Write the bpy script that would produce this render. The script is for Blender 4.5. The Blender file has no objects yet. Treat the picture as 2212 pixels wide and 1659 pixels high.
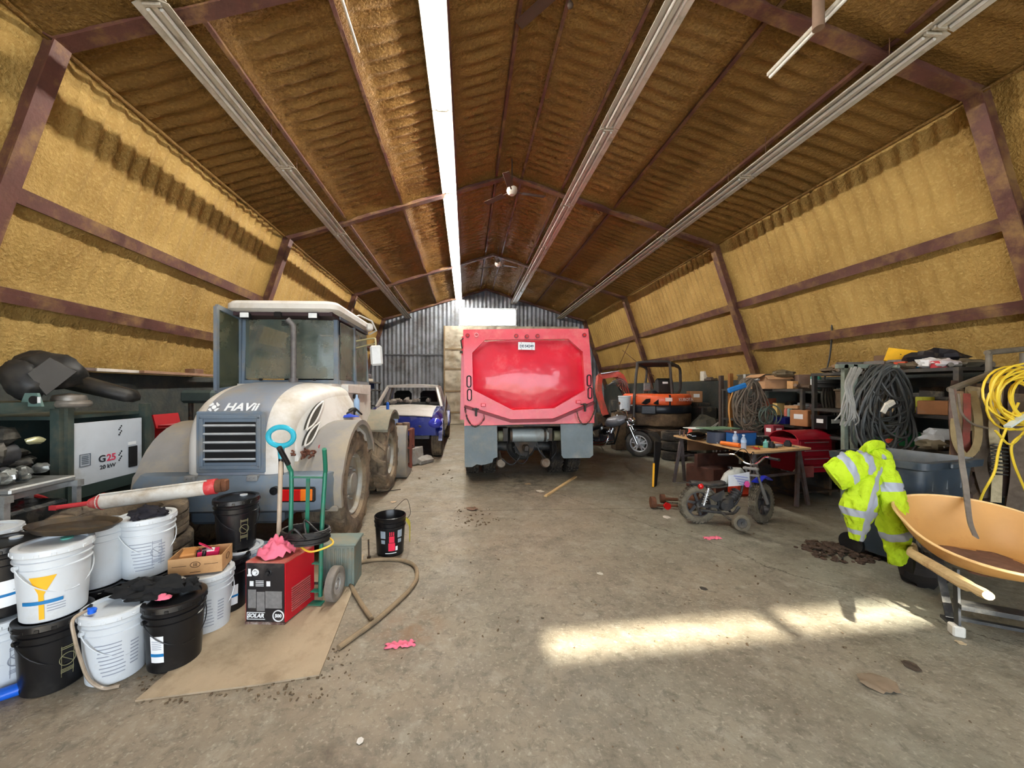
import bpy, math, random
from math import sin, cos, pi, radians as R, sqrt, atan2
from mathutils import Vector, Matrix, Euler, noise
V = Vector
rnd = random.Random(7)
SC = bpy.context.scene
COL = SC.collection
# camera model (also used to work out where things stand in the room)
F, CX, CY, TH, H0 = 830.0, 1044.2, 840.0, R(2.5), 1.6
def ray(px, py):
    u, v = (px-CX)/F, (CY-py)/F
    return V((sin(TH)+u*cos(TH), cos(TH)-u*sin(TH), v))
def G(px, py, z=0.0):
    r = ray(px, py); return V((0, 0, H0)) + r*((z-H0)/r.z)
def W(px, py, Y):
    r = ray(px, py); return V((0, 0, H0)) + r*(Y/r.y)
def WX(px, py, X):
    r = ray(px, py); return V((0, 0, H0)) + r*(X/r.x)
cam_d = bpy.data.cameras.new('camera'); cam = bpy.data.objects.new('camera', cam_d); COL.objects.link(cam)
cam.location = (0, 0, H0); cam.rotation_euler = (R(90), 0, -TH)
cam_d.sensor_width = 36; cam_d.lens = F/2212*36
cam_d.shift_x = (1106-CX)/2212; cam_d.shift_y = (CY-829.5)/2212
cam_d.clip_start = .05; SC.camera = cam

def srgb(c):
    return tuple(((x/255)/12.92 if x/255 <= .04045 else ((x/255+.055)/1.055)**2.4) for x in c)
MATS = {}
def mt(name, col, rough=.6, metal=0.0, var=.18, scale=5.0, dirt=None, da=.45, ds=2.5, bump=0.0, bs=40.0, emit=0, trans=0, alpha=1, coat=0, ior=1.45):
    if name in MATS: return MATS[name]
    m = bpy.data.materials.new(name); m.use_nodes = True; nt = m.node_tree; N = nt.nodes; L = nt.links
    b = N['Principled BSDF']; c = srgb(col)
    b.inputs['Roughness'].default_value = rough; b.inputs['Metallic'].default_value = metal
    b.inputs['IOR'].default_value = ior
    if emit:
        b.inputs['Base Color'].default_value = (*c, 1); b.inputs['Emission Color'].default_value = (*c, 1); b.inputs['Emission Strength'].default_value = emit
    else:
        tc = N.new('ShaderNodeTexCoord'); nz = N.new('ShaderNodeTexNoise'); nz.inputs['Scale'].default_value = scale; nz.inputs['Detail'].default_value = 5; nz.inputs['Roughness'].default_value = .65
        L.new(tc.outputs['Object'], nz.inputs['Vector'])
        cr = N.new('ShaderNodeValToRGB'); e = cr.color_ramp.elements
        e[0].position = .3; e[1].position = .7
        e[0].color = (*[x*(1-var) for x in c], 1); e[1].color = (*[min(1, x*(1+var)) for x in c], 1)
        L.new(nz.outputs['Fac'], cr.inputs['Fac']); out = cr.outputs['Color']
        if dirt:
            n2 = N.new('ShaderNodeTexNoise'); n2.inputs['Scale'].default_value = ds; n2.inputs['Detail'].default_value = 8; n2.inputs['Roughness'].default_value = .7
            L.new(tc.outputs['Object'], n2.inputs['Vector'])
            r2 = N.new('ShaderNodeMapRange'); r2.inputs['From Min'].default_value = .62-da*.35; r2.inputs['From Max'].default_value = .80-da*.3
            r2.inputs['To Max'].default_value = min(1, .35+da)
            L.new(n2.outputs['Fac'], r2.inputs['Value'])
            mx = N.new('ShaderNodeMix'); mx.data_type = 'RGBA'; L.new(r2.outputs['Result'], mx.inputs['Factor'])
            L.new(out, mx.inputs['A']); mx.inputs['B'].default_value = (*srgb(dirt), 1); out = mx.outputs['Result']
            rr = N.new('ShaderNodeMapRange'); rr.inputs['To Min'].default_value = rough; rr.inputs['To Max'].default_value = max(rough, .85)
            L.new(r2.outputs['Result'], rr.inputs['Value']); L.new(rr.outputs['Result'], b.inputs['Roughness'])
        L.new(out, b.inputs['Base Color'])
        if bump:
            n3 = N.new('ShaderNodeTexNoise'); n3.inputs['Scale'].default_value = bs; n3.inputs['Detail'].default_value = 4
            L.new(tc.outputs['Object'], n3.inputs['Vector'])
            bp = N.new('ShaderNodeBump'); bp.inputs['Strength'].default_value = bump; bp.inputs['Distance'].default_value = .02
            L.new(n3.outputs['Fac'], bp.inputs['Height']); L.new(bp.outputs['Normal'], b.inputs['Normal'])
    if trans: b.inputs['Transmission Weight'].default_value = trans
    if alpha < 1: b.inputs['Alpha'].default_value = alpha
    if coat: b.inputs['Coat Weight'].default_value = coat; b.inputs['Coat Roughness'].default_value = .08
    MATS[name] = m; return m

def XF(loc=(0, 0, 0), rot=(0, 0, 0), sc=1):
    m = Matrix.Translation(V(loc)) @ Euler(rot).to_matrix().to_4x4()
    if sc != 1: m = m @ (Matrix.Scale(sc, 4) if not hasattr(sc, '__len__') else Matrix.Diagonal((*sc, 1)))
    return m
def align(p, d, up=(0, 0, 1)):
    """matrix at p whose z axis is d"""
    d = V(d).normalized(); u = V(up)
    if abs(d.dot(u)) > .98: u = V((0, 1, 0))
    x = u.cross(d).normalized(); y = d.cross(x)
    m = Matrix((x, y, d)).transposed().to_4x4(); m.translation = V(p); return m

class MB:
    def __init__(s): s.v = []; s.f = []; s.m = []; s.mx = Matrix(); s.mi = 0
    def add(s, vs, fs, mx=None):
        n = len(s.v); M = s.mx @ mx if mx is not None else s.mx
        s.v += [M @ V(v) for v in vs]; s.f += [tuple(i+n for i in f) for f in fs]; s.m += [s.mi]*len(fs); return s
    def box(s, c, sz, rot=(0, 0, 0), bev=0.0, mx=None):
        hx, hy, hz = sz[0]/2, sz[1]/2, sz[2]/2; M = XF(c, rot)
        if mx is not None: M = mx @ M
        if bev <= 0:
            vs = [(x*hx, y*hy, z*hz) for x in (-1, 1) for y in (-1, 1) for z in (-1, 1)]
            return s.add(vs, [(0, 1, 3, 2), (4, 6, 7, 5), (0, 4, 5, 1), (2, 3, 7, 6), (0, 2, 6, 4), (1, 5, 7, 3)], M)
        b = min(bev, hx*.95, hy*.95, hz*.95); vs = []; ix = {}
        for x in (-1, 1):
            for y in (-1, 1):
                for z in (-1, 1):
                    for a in range(3):
                        p = [x*(hx-b), y*(hy-b), z*(hz-b)]; h = (hx, hy, hz); p[a] = (x, y, z)[a]*h[a]
                        ix[(x, y, z, a)] = len(vs); vs.append(p)
        fs = []
        for a in range(3):
            o = [i for i in range(3) if i != a]
            for sg in (-1, 1):
                q = []
                for p0, p1 in ((-1, -1), (1, -1), (1, 1), (-1, 1)):
                    k = [0, 0, 0]; k[a] = sg; k[o[0]] = p0; k[o[1]] = p1; q.append(ix[(*k, a)])
                fs.append(tuple(q))
        for a in range(3):
            o = [i for i in range(3) if i != a]
            for p0 in (-1, 1):
                for p1 in (-1, 1):
                    k = [0, 0, 0]; k[o[0]] = p0; k[o[1]] = p1
                    k1 = list(k); k1[a] = -1; k2 = list(k); k2[a] = 1
                    fs.append((ix[(*k1, o[0])], ix[(*k2, o[0])], ix[(*k2, o[1])], ix[(*k1, o[1])]))
        for x in (-1, 1):
            for y in (-1, 1):
                for z in (-1, 1): fs.append((ix[(x, y, z, 0)], ix[(x, y, z, 1)], ix[(x, y, z, 2)]))
        return s.add(vs, fs, M)
    def loft(s, secs, closed=True, caps=True, loop=False, mx=None):
        n = len(secs[0]); vs = [p for q in secs for p in q]; fs = []; K = len(secs)
        for k in range(K if loop else K-1):
            a, b = k*n, ((k+1) % K)*n
            for i in range(n if closed else n-1):
                j = (i+1) % n; fs.append((a+i, a+j, b+j, b+i))
        if caps and closed and not loop: fs += [tuple(range(n-1, -1, -1)), tuple(range((K-1)*n, K*n))]
        return s.add(vs, fs, mx)
    def tube(s, pts, r, n=8, loop=False, caps=True, flat=1.0, mx=None):
        pts = [V(p) for p in pts]; K = len(pts); secs = []; prev = None
        for k in range(K):
            if loop: t = (pts[(k+1) % K]-pts[k-1])
            else: t = pts[min(k+1, K-1)]-pts[max(k-1, 0)]
            t = t.normalized() if t.length > 1e-9 else V((0, 0, 1))
            if prev is None:
                u = V((0, 0, 1)) if abs(t.z) < .9 else V((0, 1, 0)); u = (u-t*u.dot(t)).normalized()
            else:
                u = prev-t*prev.dot(t); u = u.normalized() if u.length > 1e-6 else t.orthogonal().normalized()
            prev = u; w = t.cross(u); rr = r[k] if hasattr(r, '__len__') else r
            secs.append([pts[k]+(u*cos(2*pi*i/n)*flat+w*sin(2*pi*i/n))*rr for i in range(n)])
        return s.loft(secs, loop=loop, caps=caps, mx=mx)
    def cyl(s, a, b, r, r2=None, n=16, caps=True, mx=None):
        return s.tube([a, b], [r, r if r2 is None else r2], n=n, caps=caps, mx=mx)
    def bar(s, a, b, w, h=None, mx=None, up=(0, 0, 1)):
        a, b = V(a), V(b); h = w if h is None else h
        M = align((a+b)/2, b-a, up)
        if mx is not None: M = mx @ M
        return s.box((0, 0, 0), (w, h, (b-a).length), mx=M)
    def lathe(s, prof, n=24, at=(0, 0, 0), d=(0, 0, 1), mx=None, a0=0, a1=2*pi, loop=False, caps=False):
        full = abs(a1-a0-2*pi) < 1e-6; K = n if full else n+1
        secs = [[(r*cos(a0+(a1-a0)*i/n), r*sin(a0+(a1-a0)*i/n), z) for r, z in prof] for i in range(K)]
        m = align(at, d)
        if mx is not None: m = mx @ m
        q = len(prof); vs = [p for t in secs for p in t]; fs = []
        for k in range(K if full else K-1):
            a, b = k*q, ((k+1) % K)*q
            for i in range(q if loop else q-1):
                j = (i+1) % q; fs.append((a+i, b+i, b+j, a+j))
        if full and not loop and caps:
            if prof[0][0] > 1e-5: fs.append(tuple(k*q for k in range(K)))
            if prof[-1][0] > 1e-5: fs.append(tuple(k*q+q-1 for k in range(K-1, -1, -1)))
        return s.add(vs, fs, m)
    def torus(s, c, Rr, r, d=(0, 0, 1), n=28, k=10, mx=None, sx=1.0):
        return s.lathe([(Rr+r*cos(2*pi*i/k), r*sx*sin(2*pi*i/k)) for i in range(k)], n=n, at=c, d=d, mx=mx, loop=True)
    def sph(s, c, r, n=14, mx=None, amp=0, seed=0, fr=2.5):
        r = (r, r, r) if not hasattr(r, '__len__') else r; vs = []; fs = []; K = max(5, n//2+1)
        for k in range(1, K):
            for i in range(n):
                a, b = pi*k/K, 2*pi*i/n; p = V((sin(a)*cos(b), sin(a)*sin(b), cos(a))); vs.append(p)
        vs += [V((0, 0, 1)), V((0, 0, -1))]; t, bt = len(vs)-2, len(vs)-1
        if amp: vs = [p*(1+amp*noise.noise(p*fr+V((seed*3.1, seed, 0)))+amp*.5*noise.noise(p*fr*2.3+V((0, seed*1.7, 5)))) for p in vs]
        vs = [(p[0]*r[0]+c[0], p[1]*r[1]+c[1], p[2]*r[2]+c[2]) for p in vs]
        for k in range(K-2):
            for i in range(n): j = (i+1) % n; fs.append((k*n+i, k*n+j, (k+1)*n+j, (k+1)*n+i))
        for i in range(n): j = (i+1) % n; fs += [(t, j, i), (bt, (K-2)*n+i, (K-2)*n+j)]
        return s.add(vs, fs, mx)
    def prism(s, poly, z0, z1, mx=None, holes=None):
        n = len(poly); vs = [(x, y, z0) for x, y in poly]+[(x, y, z1) for x, y in poly]
        fs = [tuple(range(n-1, -1, -1)), tuple(range(n, 2*n))]+[(i, (i+1) % n, (i+1) % n+n, i+n) for i in range(n)]
        return s.add(vs, fs, mx)
    def grid(s, fn, nu, nv, th=0.0, mx=None, cu=False):
        P = [[V(fn(i/(nu if cu else nu-1), j/(nv-1))) for j in range(nv)] for i in range(nu)]
        vs = [p for q in P for p in q]; fs = []
        for i in range(nu if cu else nu-1):
            a, b = i*nv, ((i+1) % nu)*nv
            for j in range(nv-1): fs.append((a+j, b+j, b+j+1, a+j+1))
        if th:
            N0 = len(vs); off = []
            for i in range(nu):
                for j in range(nv):
                    du = P[min(i+1, nu-1)][j]-P[max(i-1, 0)][j]; dv = P[i][min(j+1, nv-1)]-P[i][max(j-1, 0)]
                    nn = du.cross(dv); nn = nn.normalized() if nn.length > 1e-12 else V((0, 0, 1)); off.append(P[i][j]-nn*th)
            vs += off; fs += [tuple(N0+k for k in reversed(f)) for f in fs]
            if not cu:
                for i in range(nu-1):
                    for j in (0, nv-1): a, b = i*nv+j, (i+1)*nv+j; fs.append((a, b, b+N0, a+N0))
            for j in range(nv-1):
                if not cu:
                    for i in (0, nu-1): a, b = i*nv+j, i*nv+j+1; fs.append((a, b, b+N0, a+N0))
            if cu:
                for i in range(nu):
                    for j in (0, nv-1): a, b = i*nv+j, ((i+1) % nu)*nv+j; fs.append((a, b, b+N0, a+N0))
        return s.add(vs, fs, mx)
    def build(s, name, mats, parent=None, label=None, loc=None, rot=None, smooth=35, fix=True):
        me = bpy.data.meshes.new(name); me.from_pydata([tuple(v) for v in s.v], [], s.f)
        mats = mats if isinstance(mats, (list, tuple)) else [mats]
        for m in mats: me.materials.append(m)
        if len(mats) > 1: me.polygons.foreach_set('material_index', s.m)
        if fix:
            import bmesh
            bm = bmesh.new(); bm.from_mesh(me); bmesh.ops.recalc_face_normals(bm, faces=bm.faces); bm.to_mesh(me); bm.free()
        if smooth:
            me.polygons.foreach_set('use_smooth', [True]*len(me.polygons)); me.set_sharp_from_angle(angle=R(smooth))
        me.update()
        o = bpy.data.objects.new(name, me); COL.objects.link(o)
        if parent is not None: o.parent = parent
        if loc is not None: o.location = loc
        if rot is not None: o.rotation_euler = rot
        if label: o['label'] = label
        return o
def tag(o, label, cat, group=None, kind=None):
    o['label'] = label; o['category'] = cat
    if group: o['group'] = group
    if kind: o['kind'] = kind
    return o
def thing(name, label, cat, loc=(0, 0, 0), rz=0, group=None, rot=None):
    o = bpy.data.objects.new(name, None); COL.objects.link(o); o.empty_display_size = .1
    o.location = loc; o.rotation_euler = rot or (0, 0, rz); return tag(o, label, cat, group)
def struct(mb, name, mats, label=None, **k):
    o = mb.build(name, mats, **k); o['kind'] = 'structure'
    if label: o['label'] = label
    return o
def copy_tree(o, parent=None):
    c = o.copy(); COL.objects.link(c); c.parent = parent
    for ch in list(o.children): copy_tree(ch, c)
    return c
def text(s, size, mat, parent, mx, name='lettering', ext=.001, shear=0, sx=1.0, bold=0.0, align_x='CENTER', label=None):
    cu = bpy.data.curves.new('t', 'FONT'); cu.body = s; cu.size = size; cu.extrude = ext; cu.shear = shear; cu.offset = bold; cu.resolution_u = 3
    cu.align_x = align_x; cu.align_y = 'CENTER'
    t = bpy.data.objects.new('t', cu); COL.objects.link(t)
    me = bpy.data.meshes.new_from_object(t.evaluated_get(bpy.context.evaluated_depsgraph_get()))
    bpy.data.objects.remove(t); bpy.data.curves.remove(cu)
    me.transform(mx @ Matrix.Diagonal((sx, 1, 1, 1))); me.materials.clear(); me.materials.append(mat)
    o = bpy.data.objects.new(name, me); COL.objects.link(o); o.parent = parent
    if label: o['label'] = label
    return o
def FACE(x, z, y=0.0):
    """matrix for lettering on a vertical face that looks towards -Y"""
    return XF((x, y, z), (R(90), 0, 0))
def smoothpath(pts, k=6, loop=False):
    P = [V(p) for p in pts]; n = len(P); out = []
    for i in range(n if loop else n-1):
        p0 = P[i-1] if (loop or i > 0) else P[0]*2-P[1]; p1 = P[i]; p2 = P[(i+1) % n]
        p3 = P[(i+2) % n] if (loop or i+2 < n) else P[-1]*2-P[-2]
        for j in range(k):
            t = j/k; out.append(.5*((2*p1)+(p2-p0)*t+(2*p0-5*p1+4*p2-p3)*t*t+(3*p1-p0-3*p2+p3)*t**3))
    if not loop: out.append(P[-1])
    return out
# ---------------------------------------------------------------- room shell
Y0, Y1 = -3.9, 17.6
YB = -3.0
XL, XR, ZK = -3.85, 5.55, 4.8     # knees
XM, ZR = .9, 6.25                  # ridge
SL = .33                           # outward lean of the walls
ZF = 1.78                          # where the sprayed wall meets the stem wall
FR = [-.8, 3.62, 8.15, 12.95, 17.45]   # frames
def foam(name, c1, c2, c3):
    m = bpy.data.materials.new(name); m.use_nodes = True; nt = m.node_tree; N = nt.nodes; L = nt.links; b = N['Principled BSDF']
    b.inputs['Roughness'].default_value = .62; b.inputs['Specular IOR Level'].default_value = .35
    tc = N.new('ShaderNodeTexCoord')
    n1 = N.new('ShaderNodeTexNoise'); n1.inputs['Scale'].default_value = 1.3; n1.inputs['Detail'].default_value = 6
    n2 = N.new('ShaderNodeTexNoise'); n2.inputs['Scale'].default_value = 28; n2.inputs['Detail'].default_value = 5; n2.inputs['Roughness'].default_value = .6
    n3 = N.new('ShaderNodeTexVoronoi'); n3.inputs['Scale'].default_value = 34
    for n in (n1, n2, n3): L.new(tc.outputs['Object'], n.inputs['Vector'])
    cr = N.new('ShaderNodeValToRGB'); e = cr.color_ramp.elements; e[0].position = .32; e[1].position = .68
    e[0].color = (*srgb(c1), 1); e[1].color = (*srgb(c2), 1); L.new(n1.outputs['Fac'], cr.inputs['Fac'])
    r = N.new('ShaderNodeMapRange'); r.inputs['From Min'].default_value = .5; r.inputs['From Max'].default_value = .72; r.inputs['To Max'].default_value = .55
    L.new(n2.outputs['Fac'], r.inputs['Value'])
    mx = N.new('ShaderNodeMix'); mx.data_type = 'RGBA'; L.new(r.outputs['Result'], mx.inputs['Factor']); L.new(cr.outputs['Color'], mx.inputs['A']); mx.inputs['B'].default_value = (*srgb(c3), 1)
    L.new(mx.outputs['Result'], b.inputs['Base Color'])
    b1 = N.new('ShaderNodeBump'); b1.inputs['Strength'].default_value = .75; b1.inputs['Distance'].default_value = .035; L.new(n2.outputs['Fac'], b1.inputs['Height'])
    b2 = N.new('ShaderNodeBump'); b2.inputs['Strength'].default_value = .3; b2.inputs['Distance'].default_value = .012; L.new(n3.outputs['Distance'], b2.inputs['Height'])
    L.new(b1.outputs['Normal'], b2.inputs['Normal']); L.new(b2.outputs['Normal'], b.inputs['Normal'])
    return m
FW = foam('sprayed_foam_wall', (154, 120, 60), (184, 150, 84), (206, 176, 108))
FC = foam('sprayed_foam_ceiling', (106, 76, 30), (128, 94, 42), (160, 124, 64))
STEEL = mt('brown_primer_steel', (92, 58, 50), .55, .0, .25, 4, (150, 118, 70), .4, 3, .2, 30)
CONC = mt('dark_stem_wall', (50, 56, 54), .8, 0, .3, 2, (74, 72, 62), .5, 3, .3, 25)
GIRT_Z = (3.40, 2.50)
PUR = (1.12, 2.26, 3.42)
def ribs(y, s):
    """height of a corrugation under the foam"""
    w = .5+.5*cos(2*pi*(y+.03*noise.noise(V((y*.8, s*2.0, 1))))/.205)
    return w**1.6
def near_frame(y):
    return min(abs(y-f) for f in FR)
def skin(y, s, lines, seed, depth=.038):
    nf = near_frame(y); k = min(1, max(0, (nf-.14)/.3))
    nl = min(abs(s-l) for l in lines); k2 = min(1, max(0, (nl-.1)/.16))
    blur = .55+.45*min(1, max(0, .5+1.6*noise.noise(V((y*.45, s*1.1, seed)))))
    h = ribs(y, s+seed)*depth*k*k2*blur
    h += .07*max(0, 1-nf/.34)**1.4+.035*max(0, 1-nl/.2)
    h += .016*noise.noise(V((y*2.6, s*2.6, seed+7)))+.008*noise.noise(V((y*9, s*9, seed+3)))
    return h
def wall_side(side):
    kx = XL if side < 0 else XR; L0 = sqrt((ZK-ZF)**2*(1+SL*SL)); nrm = V((-side*1.0, 0, -SL)).normalized()
    lines = [(ZK-z)/(ZK-ZF)*L0 for z in GIRT_Z]
    m = MB()
    def fn(u, v):
        y = Y0+(Y1-Y0)*u; s = v*L0; z = ZK-(ZK-ZF)*v; x = kx+side*SL*(ZK-z)
        return V((x, y, z))+nrm*skin(y, s, lines, 3+side)
    m.grid(fn, 640, 44)
    return m
for side, nm in ((-1, 'left'), (1, 'right')):
    kx = XL if side < 0 else XR
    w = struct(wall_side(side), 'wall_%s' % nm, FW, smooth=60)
    # outer steel sheet behind the foam
    m = MB(); a = (kx+side*.12, ZK+.1); b = (kx+side*(SL*(ZK-ZF)+.12), ZF)
    m.prism([a, (a[0]+side*.05, a[1]), (b[0]+side*.05, b[1]), b], -(Y1+.0), -Y0, XF((0, 0, 0), (R(90), 0, 0)))
    m.build('outer_sheet', mt('sheet', (90, 92, 94), .5, .6), w)
    bx = kx+side*(SL*(ZK-ZF)-.16)
    m = MB(); m.box((bx+side*.35, (Y0+Y1)/2, (ZF+.03)/2), (.7, Y1-Y0, ZF+.03), bev=.01)
    struct(m, 'wall_%s_base' % nm, CONC)
def roof(side):
    kx = XL if side < 0 else XR; run = abs(kx-XM); L0 = sqrt(run**2+(ZR-ZK)**2)
    lines = [p/run*L0 for p in PUR]+[.3]; nrm = V((-side*(ZR-ZK), 0, -run)).normalized()
    m = MB()
    def fn(u, v):
        y = Y0+(Y1-Y0)*u; s = v*L0; d = skin(y, s, lines, 11+side, .044)
        return V((XM+(kx-XM)*v, y, ZR+(ZK-ZR)*v))+nrm*d
    m.grid(fn, 640, 56); return m
rm = roof(-1); r2 = roof(1)
n0 = len(rm.v); rm.v += r2.v; rm.f += [tuple(i+n0 for i in f) for f in r2.f]; rm.m += r2.m
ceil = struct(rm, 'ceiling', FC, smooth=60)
m = MB()
for side, kx in ((-1, XL), (1, XR)):
    m.prism([(XM, ZR+.1), (XM, ZR+.16), (kx+side*.2, ZK+.14), (kx+side*.2, ZK+.08)], -Y1-.0, -Y0, XF((0, 0, 0), (R(90), 0, 0)))
m.build('roof_sheet', mt('sheet', (90, 92, 94)), ceil)
# purlins, girts, eave strut
k = 1
for side, kx in ((-1, XL), (1, XR)):
    run = abs(kx-XM)
    for p in PUR+(.28,):
        x = XM+side*p; z = ZR-(ZR-ZK)*p/run; m = MB()
        m.box((x, (Y0+Y1)/2, z-.06), (.045, Y1-Y0, .06), (0, side*atan2(ZR-ZK, run), 0), mx=None)
        struct(m, 'trim_%d' % k, STEEL, 'brown purlin under the %s roof slope' % ('left' if side < 0 else 'right')); k += 1
    for z in GIRT_Z:
        x = kx+side*SL*(ZK-z); m = MB(); a = atan2(SL, 1)*-side
        m.box((x-side*.075, (Y0+Y1)/2, z), (.10, Y1-Y0, .09), (0, a, 0))
        m.box((x-side*.115, (Y0+Y1)/2, z+.03), (.02, Y1-Y0, .12), (0, a, 0))
        struct(m, 'trim_%d' % k, STEEL, 'brown wall girt on the %s wall' % ('left' if side < 0 else 'right')); k += 1
    m = MB(); m.tube([(kx-side*.10, Y0, ZK-.05), (kx-side*.10, Y1, ZK-.05)], .022, 8)
    struct(m, 'trim_%d' % k, FC); k += 1
# portal frames
def frame(y):
    m = MB(); out = []; 
    def inner(off_k, off_b, off_r):
        pts = []
        for side, kx in ((-1, XL), (1, XR)):
            bz = .0; bxx = kx+side*(SL*(ZK-bz))
            nb = off_b; pb = (bxx-side*nb, bz)
            # knee moved inward along the bisector
            pk = (kx-side*off_k*1.25, ZK-off_k*.62)
            pr = (XM, ZR-off_r)
            pts.append((pb, pk, pr))
        return pts
    I = inner(.17, .20, .15); O = inner(-.03, 0, .02)
    for (ib, ik, ir), (ob, ok, orr), side in ((I[0], O[0], -1), (I[1], O[1], 1)):
        M = XF((0, y, 0), (R(90), 0, 0))
        hx = (ik[0]-side*.55, ik[1]+.55*(ir[1]-ik[1])/abs(ir[0]-ik[0])-.0)
        # web
        m.prism([ib, ik, hx, ir, orr, ok, ob], -.008, .008, M)
        # inner flange follows the inside edge
        for p, q in ((ib, ik), (ik, ir)):
            a = V((p[0], y, p[1])); b = V((q[0], y, q[1]))
            m.bar(a, b, .018, .15, up=(0, 1, 0))
        # knee plate
        m.bar(V((ik[0], y, ik[1])), V((ok[0], y, ok[1])), .015, .15, up=(0, 1, 0))
    return m
for y in FR:
    fm = frame(y)
    if 3 < y < 4: fm.v = [v+V((0, .023*(v.x-XL), 0)) for v in fm.v]
    struct(fm, 'trim_%d' % k, STEEL, 'brown steel portal frame', smooth=0); k += 1
# foam sweep over the frames' upper flanges comes from the wall and roof skins themselves
# ---------------------------------------------------------------- floor
def floor_mat():
    m = bpy.data.materials.new('worn_concrete'); m.use_nodes = True; nt = m.node_tree; N = nt.nodes; L = nt.links; b = N['Principled BSDF']
    tc = N.new('ShaderNodeTexCoord'); P = tc.outputs['Object']
    def nz(sc, det=6, ro=.6, dist=0):
        n = N.new('ShaderNodeTexNoise'); n.inputs['Scale'].default_value = sc; n.inputs['Detail'].default_value = det; n.inputs['Roughness'].default_value = ro; n.inputs['Distortion'].default_value = dist
        L.new(P, n.inputs['Vector']); return n.outputs['Fac']
    def ramp(f, a, b_, lo=0, hi=1):
        r = N.new('ShaderNodeMapRange'); r.inputs['From Min'].default_value = a; r.inputs['From Max'].default_value = b_; r.inputs['To Min'].default_value = lo; r.inputs['To Max'].default_value = hi; L.new(f, r.inputs['Value']); return r.outputs['Result']
    def mix(A, B, f):
        x = N.new('ShaderNodeMix'); x.data_type = 'RGBA'; L.new(f, x.inputs['Factor'])
        for s, v in (('A', A), ('B', B)):
            if isinstance(v, tuple): x.inputs[s].default_value = (*srgb(v), 1)
            else: L.new(v, x.inputs[s])
        return x.outputs['Result']
    sep = N.new('ShaderNodeSeparateXYZ'); L.new(P, sep.inputs[0])
    # warm dusty tan on the left and far, greyer worn concrete to the near right
    gx = N.new('ShaderNodeMath'); gx.operation = 'MULTIPLY_ADD'; L.new(sep.outputs['X'], gx.inputs[0]); gx.inputs[1].default_value = .28
    n0 = ramp(nz(.55, 4), .3, .7, -.7, .7); L.new(n0, gx.inputs[2])
    base = mix((142, 129, 110), (132, 131, 116), ramp(gx.outputs[0], -.3, 1.0))
    base = mix(base, (108, 99, 84), ramp(nz(2.2, 9, .72), .42, .66, 0, .8))
    base = mix(base, (170, 164, 148), ramp(nz(5.5, 10, .72, .4), .52, .72, 0, .6))
    base = mix(base, (80, 74, 62), ramp(nz(13, 9, .78, .6), .50, .66, 0, .7))
    base = mix(base, (178, 170, 150), ramp(nz(42, 4, .6), .56, .70, 0, .6))
    # oil and rust stains at fixed places: x, y, radius, strength, colour
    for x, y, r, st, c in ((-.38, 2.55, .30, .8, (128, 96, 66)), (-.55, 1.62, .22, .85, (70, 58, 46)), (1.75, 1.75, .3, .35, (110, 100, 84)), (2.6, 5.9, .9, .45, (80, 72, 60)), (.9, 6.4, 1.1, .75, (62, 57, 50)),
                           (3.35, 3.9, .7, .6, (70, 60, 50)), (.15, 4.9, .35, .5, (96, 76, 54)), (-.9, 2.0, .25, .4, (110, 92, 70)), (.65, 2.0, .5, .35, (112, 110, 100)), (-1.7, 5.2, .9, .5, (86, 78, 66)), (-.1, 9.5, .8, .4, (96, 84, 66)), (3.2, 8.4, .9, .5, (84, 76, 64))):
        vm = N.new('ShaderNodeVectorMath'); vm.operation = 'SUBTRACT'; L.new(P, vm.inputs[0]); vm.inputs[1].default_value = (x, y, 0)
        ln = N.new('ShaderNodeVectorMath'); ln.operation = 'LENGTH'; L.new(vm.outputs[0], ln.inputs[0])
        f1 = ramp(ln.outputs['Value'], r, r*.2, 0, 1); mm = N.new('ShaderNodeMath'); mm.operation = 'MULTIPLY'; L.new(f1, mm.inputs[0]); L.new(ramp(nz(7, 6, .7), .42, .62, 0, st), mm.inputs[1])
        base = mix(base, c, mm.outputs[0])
    # saw cut joints and cracks
    def line(a, bb, c0, w, dist):
        d = N.new('ShaderNodeVectorMath'); d.operation = 'DOT_PRODUCT'; L.new(P, d.inputs[0]); l = sqrt(a*a+bb*bb); d.inputs[1].default_value = (a/l, bb/l, 0)
        ad = N.new('ShaderNodeMath'); ad.operation = 'ADD'; L.new(d.outputs['Value'], ad.inputs[0]); L.new(ramp(nz(1.7, 6, .7), 0, 1, -dist-c0, dist-c0), ad.inputs[1])
        ab = N.new('ShaderNodeMath'); ab.operation = 'ABSOLUTE'; L.new(ad.outputs[0], ab.inputs[0])
        return ramp(ab.outputs[0], w, w*.35, 0, .9)
    for a, bb, c0, w, ds in ((0, 1, 5.05, .010, .03), (0, 1, 9.4, .012, .02), (.9, .5, 4.05, .010, .25), (.55, -1, -3.2, .006, .6)):
        base = mix(base, (74, 66, 54), line(a, bb, c0, w, ds))
    L.new(base, b.inputs['Base Color'])
    L.new(ramp(nz(2.5, 6), .3, .7, .42, .8), b.inputs['Roughness'])
    bp = N.new('ShaderNodeBump'); bp.inputs['Strength'].default_value = .5; bp.inputs['Distance'].default_value = .012; L.new(nz(24, 8, .7), bp.inputs['Height']); L.new(bp.outputs['Normal'], b.inputs['Normal'])
    return m
m = MB(); m.box((.85, 7.0, -.1), (15, 22.5, .2)); struct(m, 'floor', floor_mat())
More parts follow.
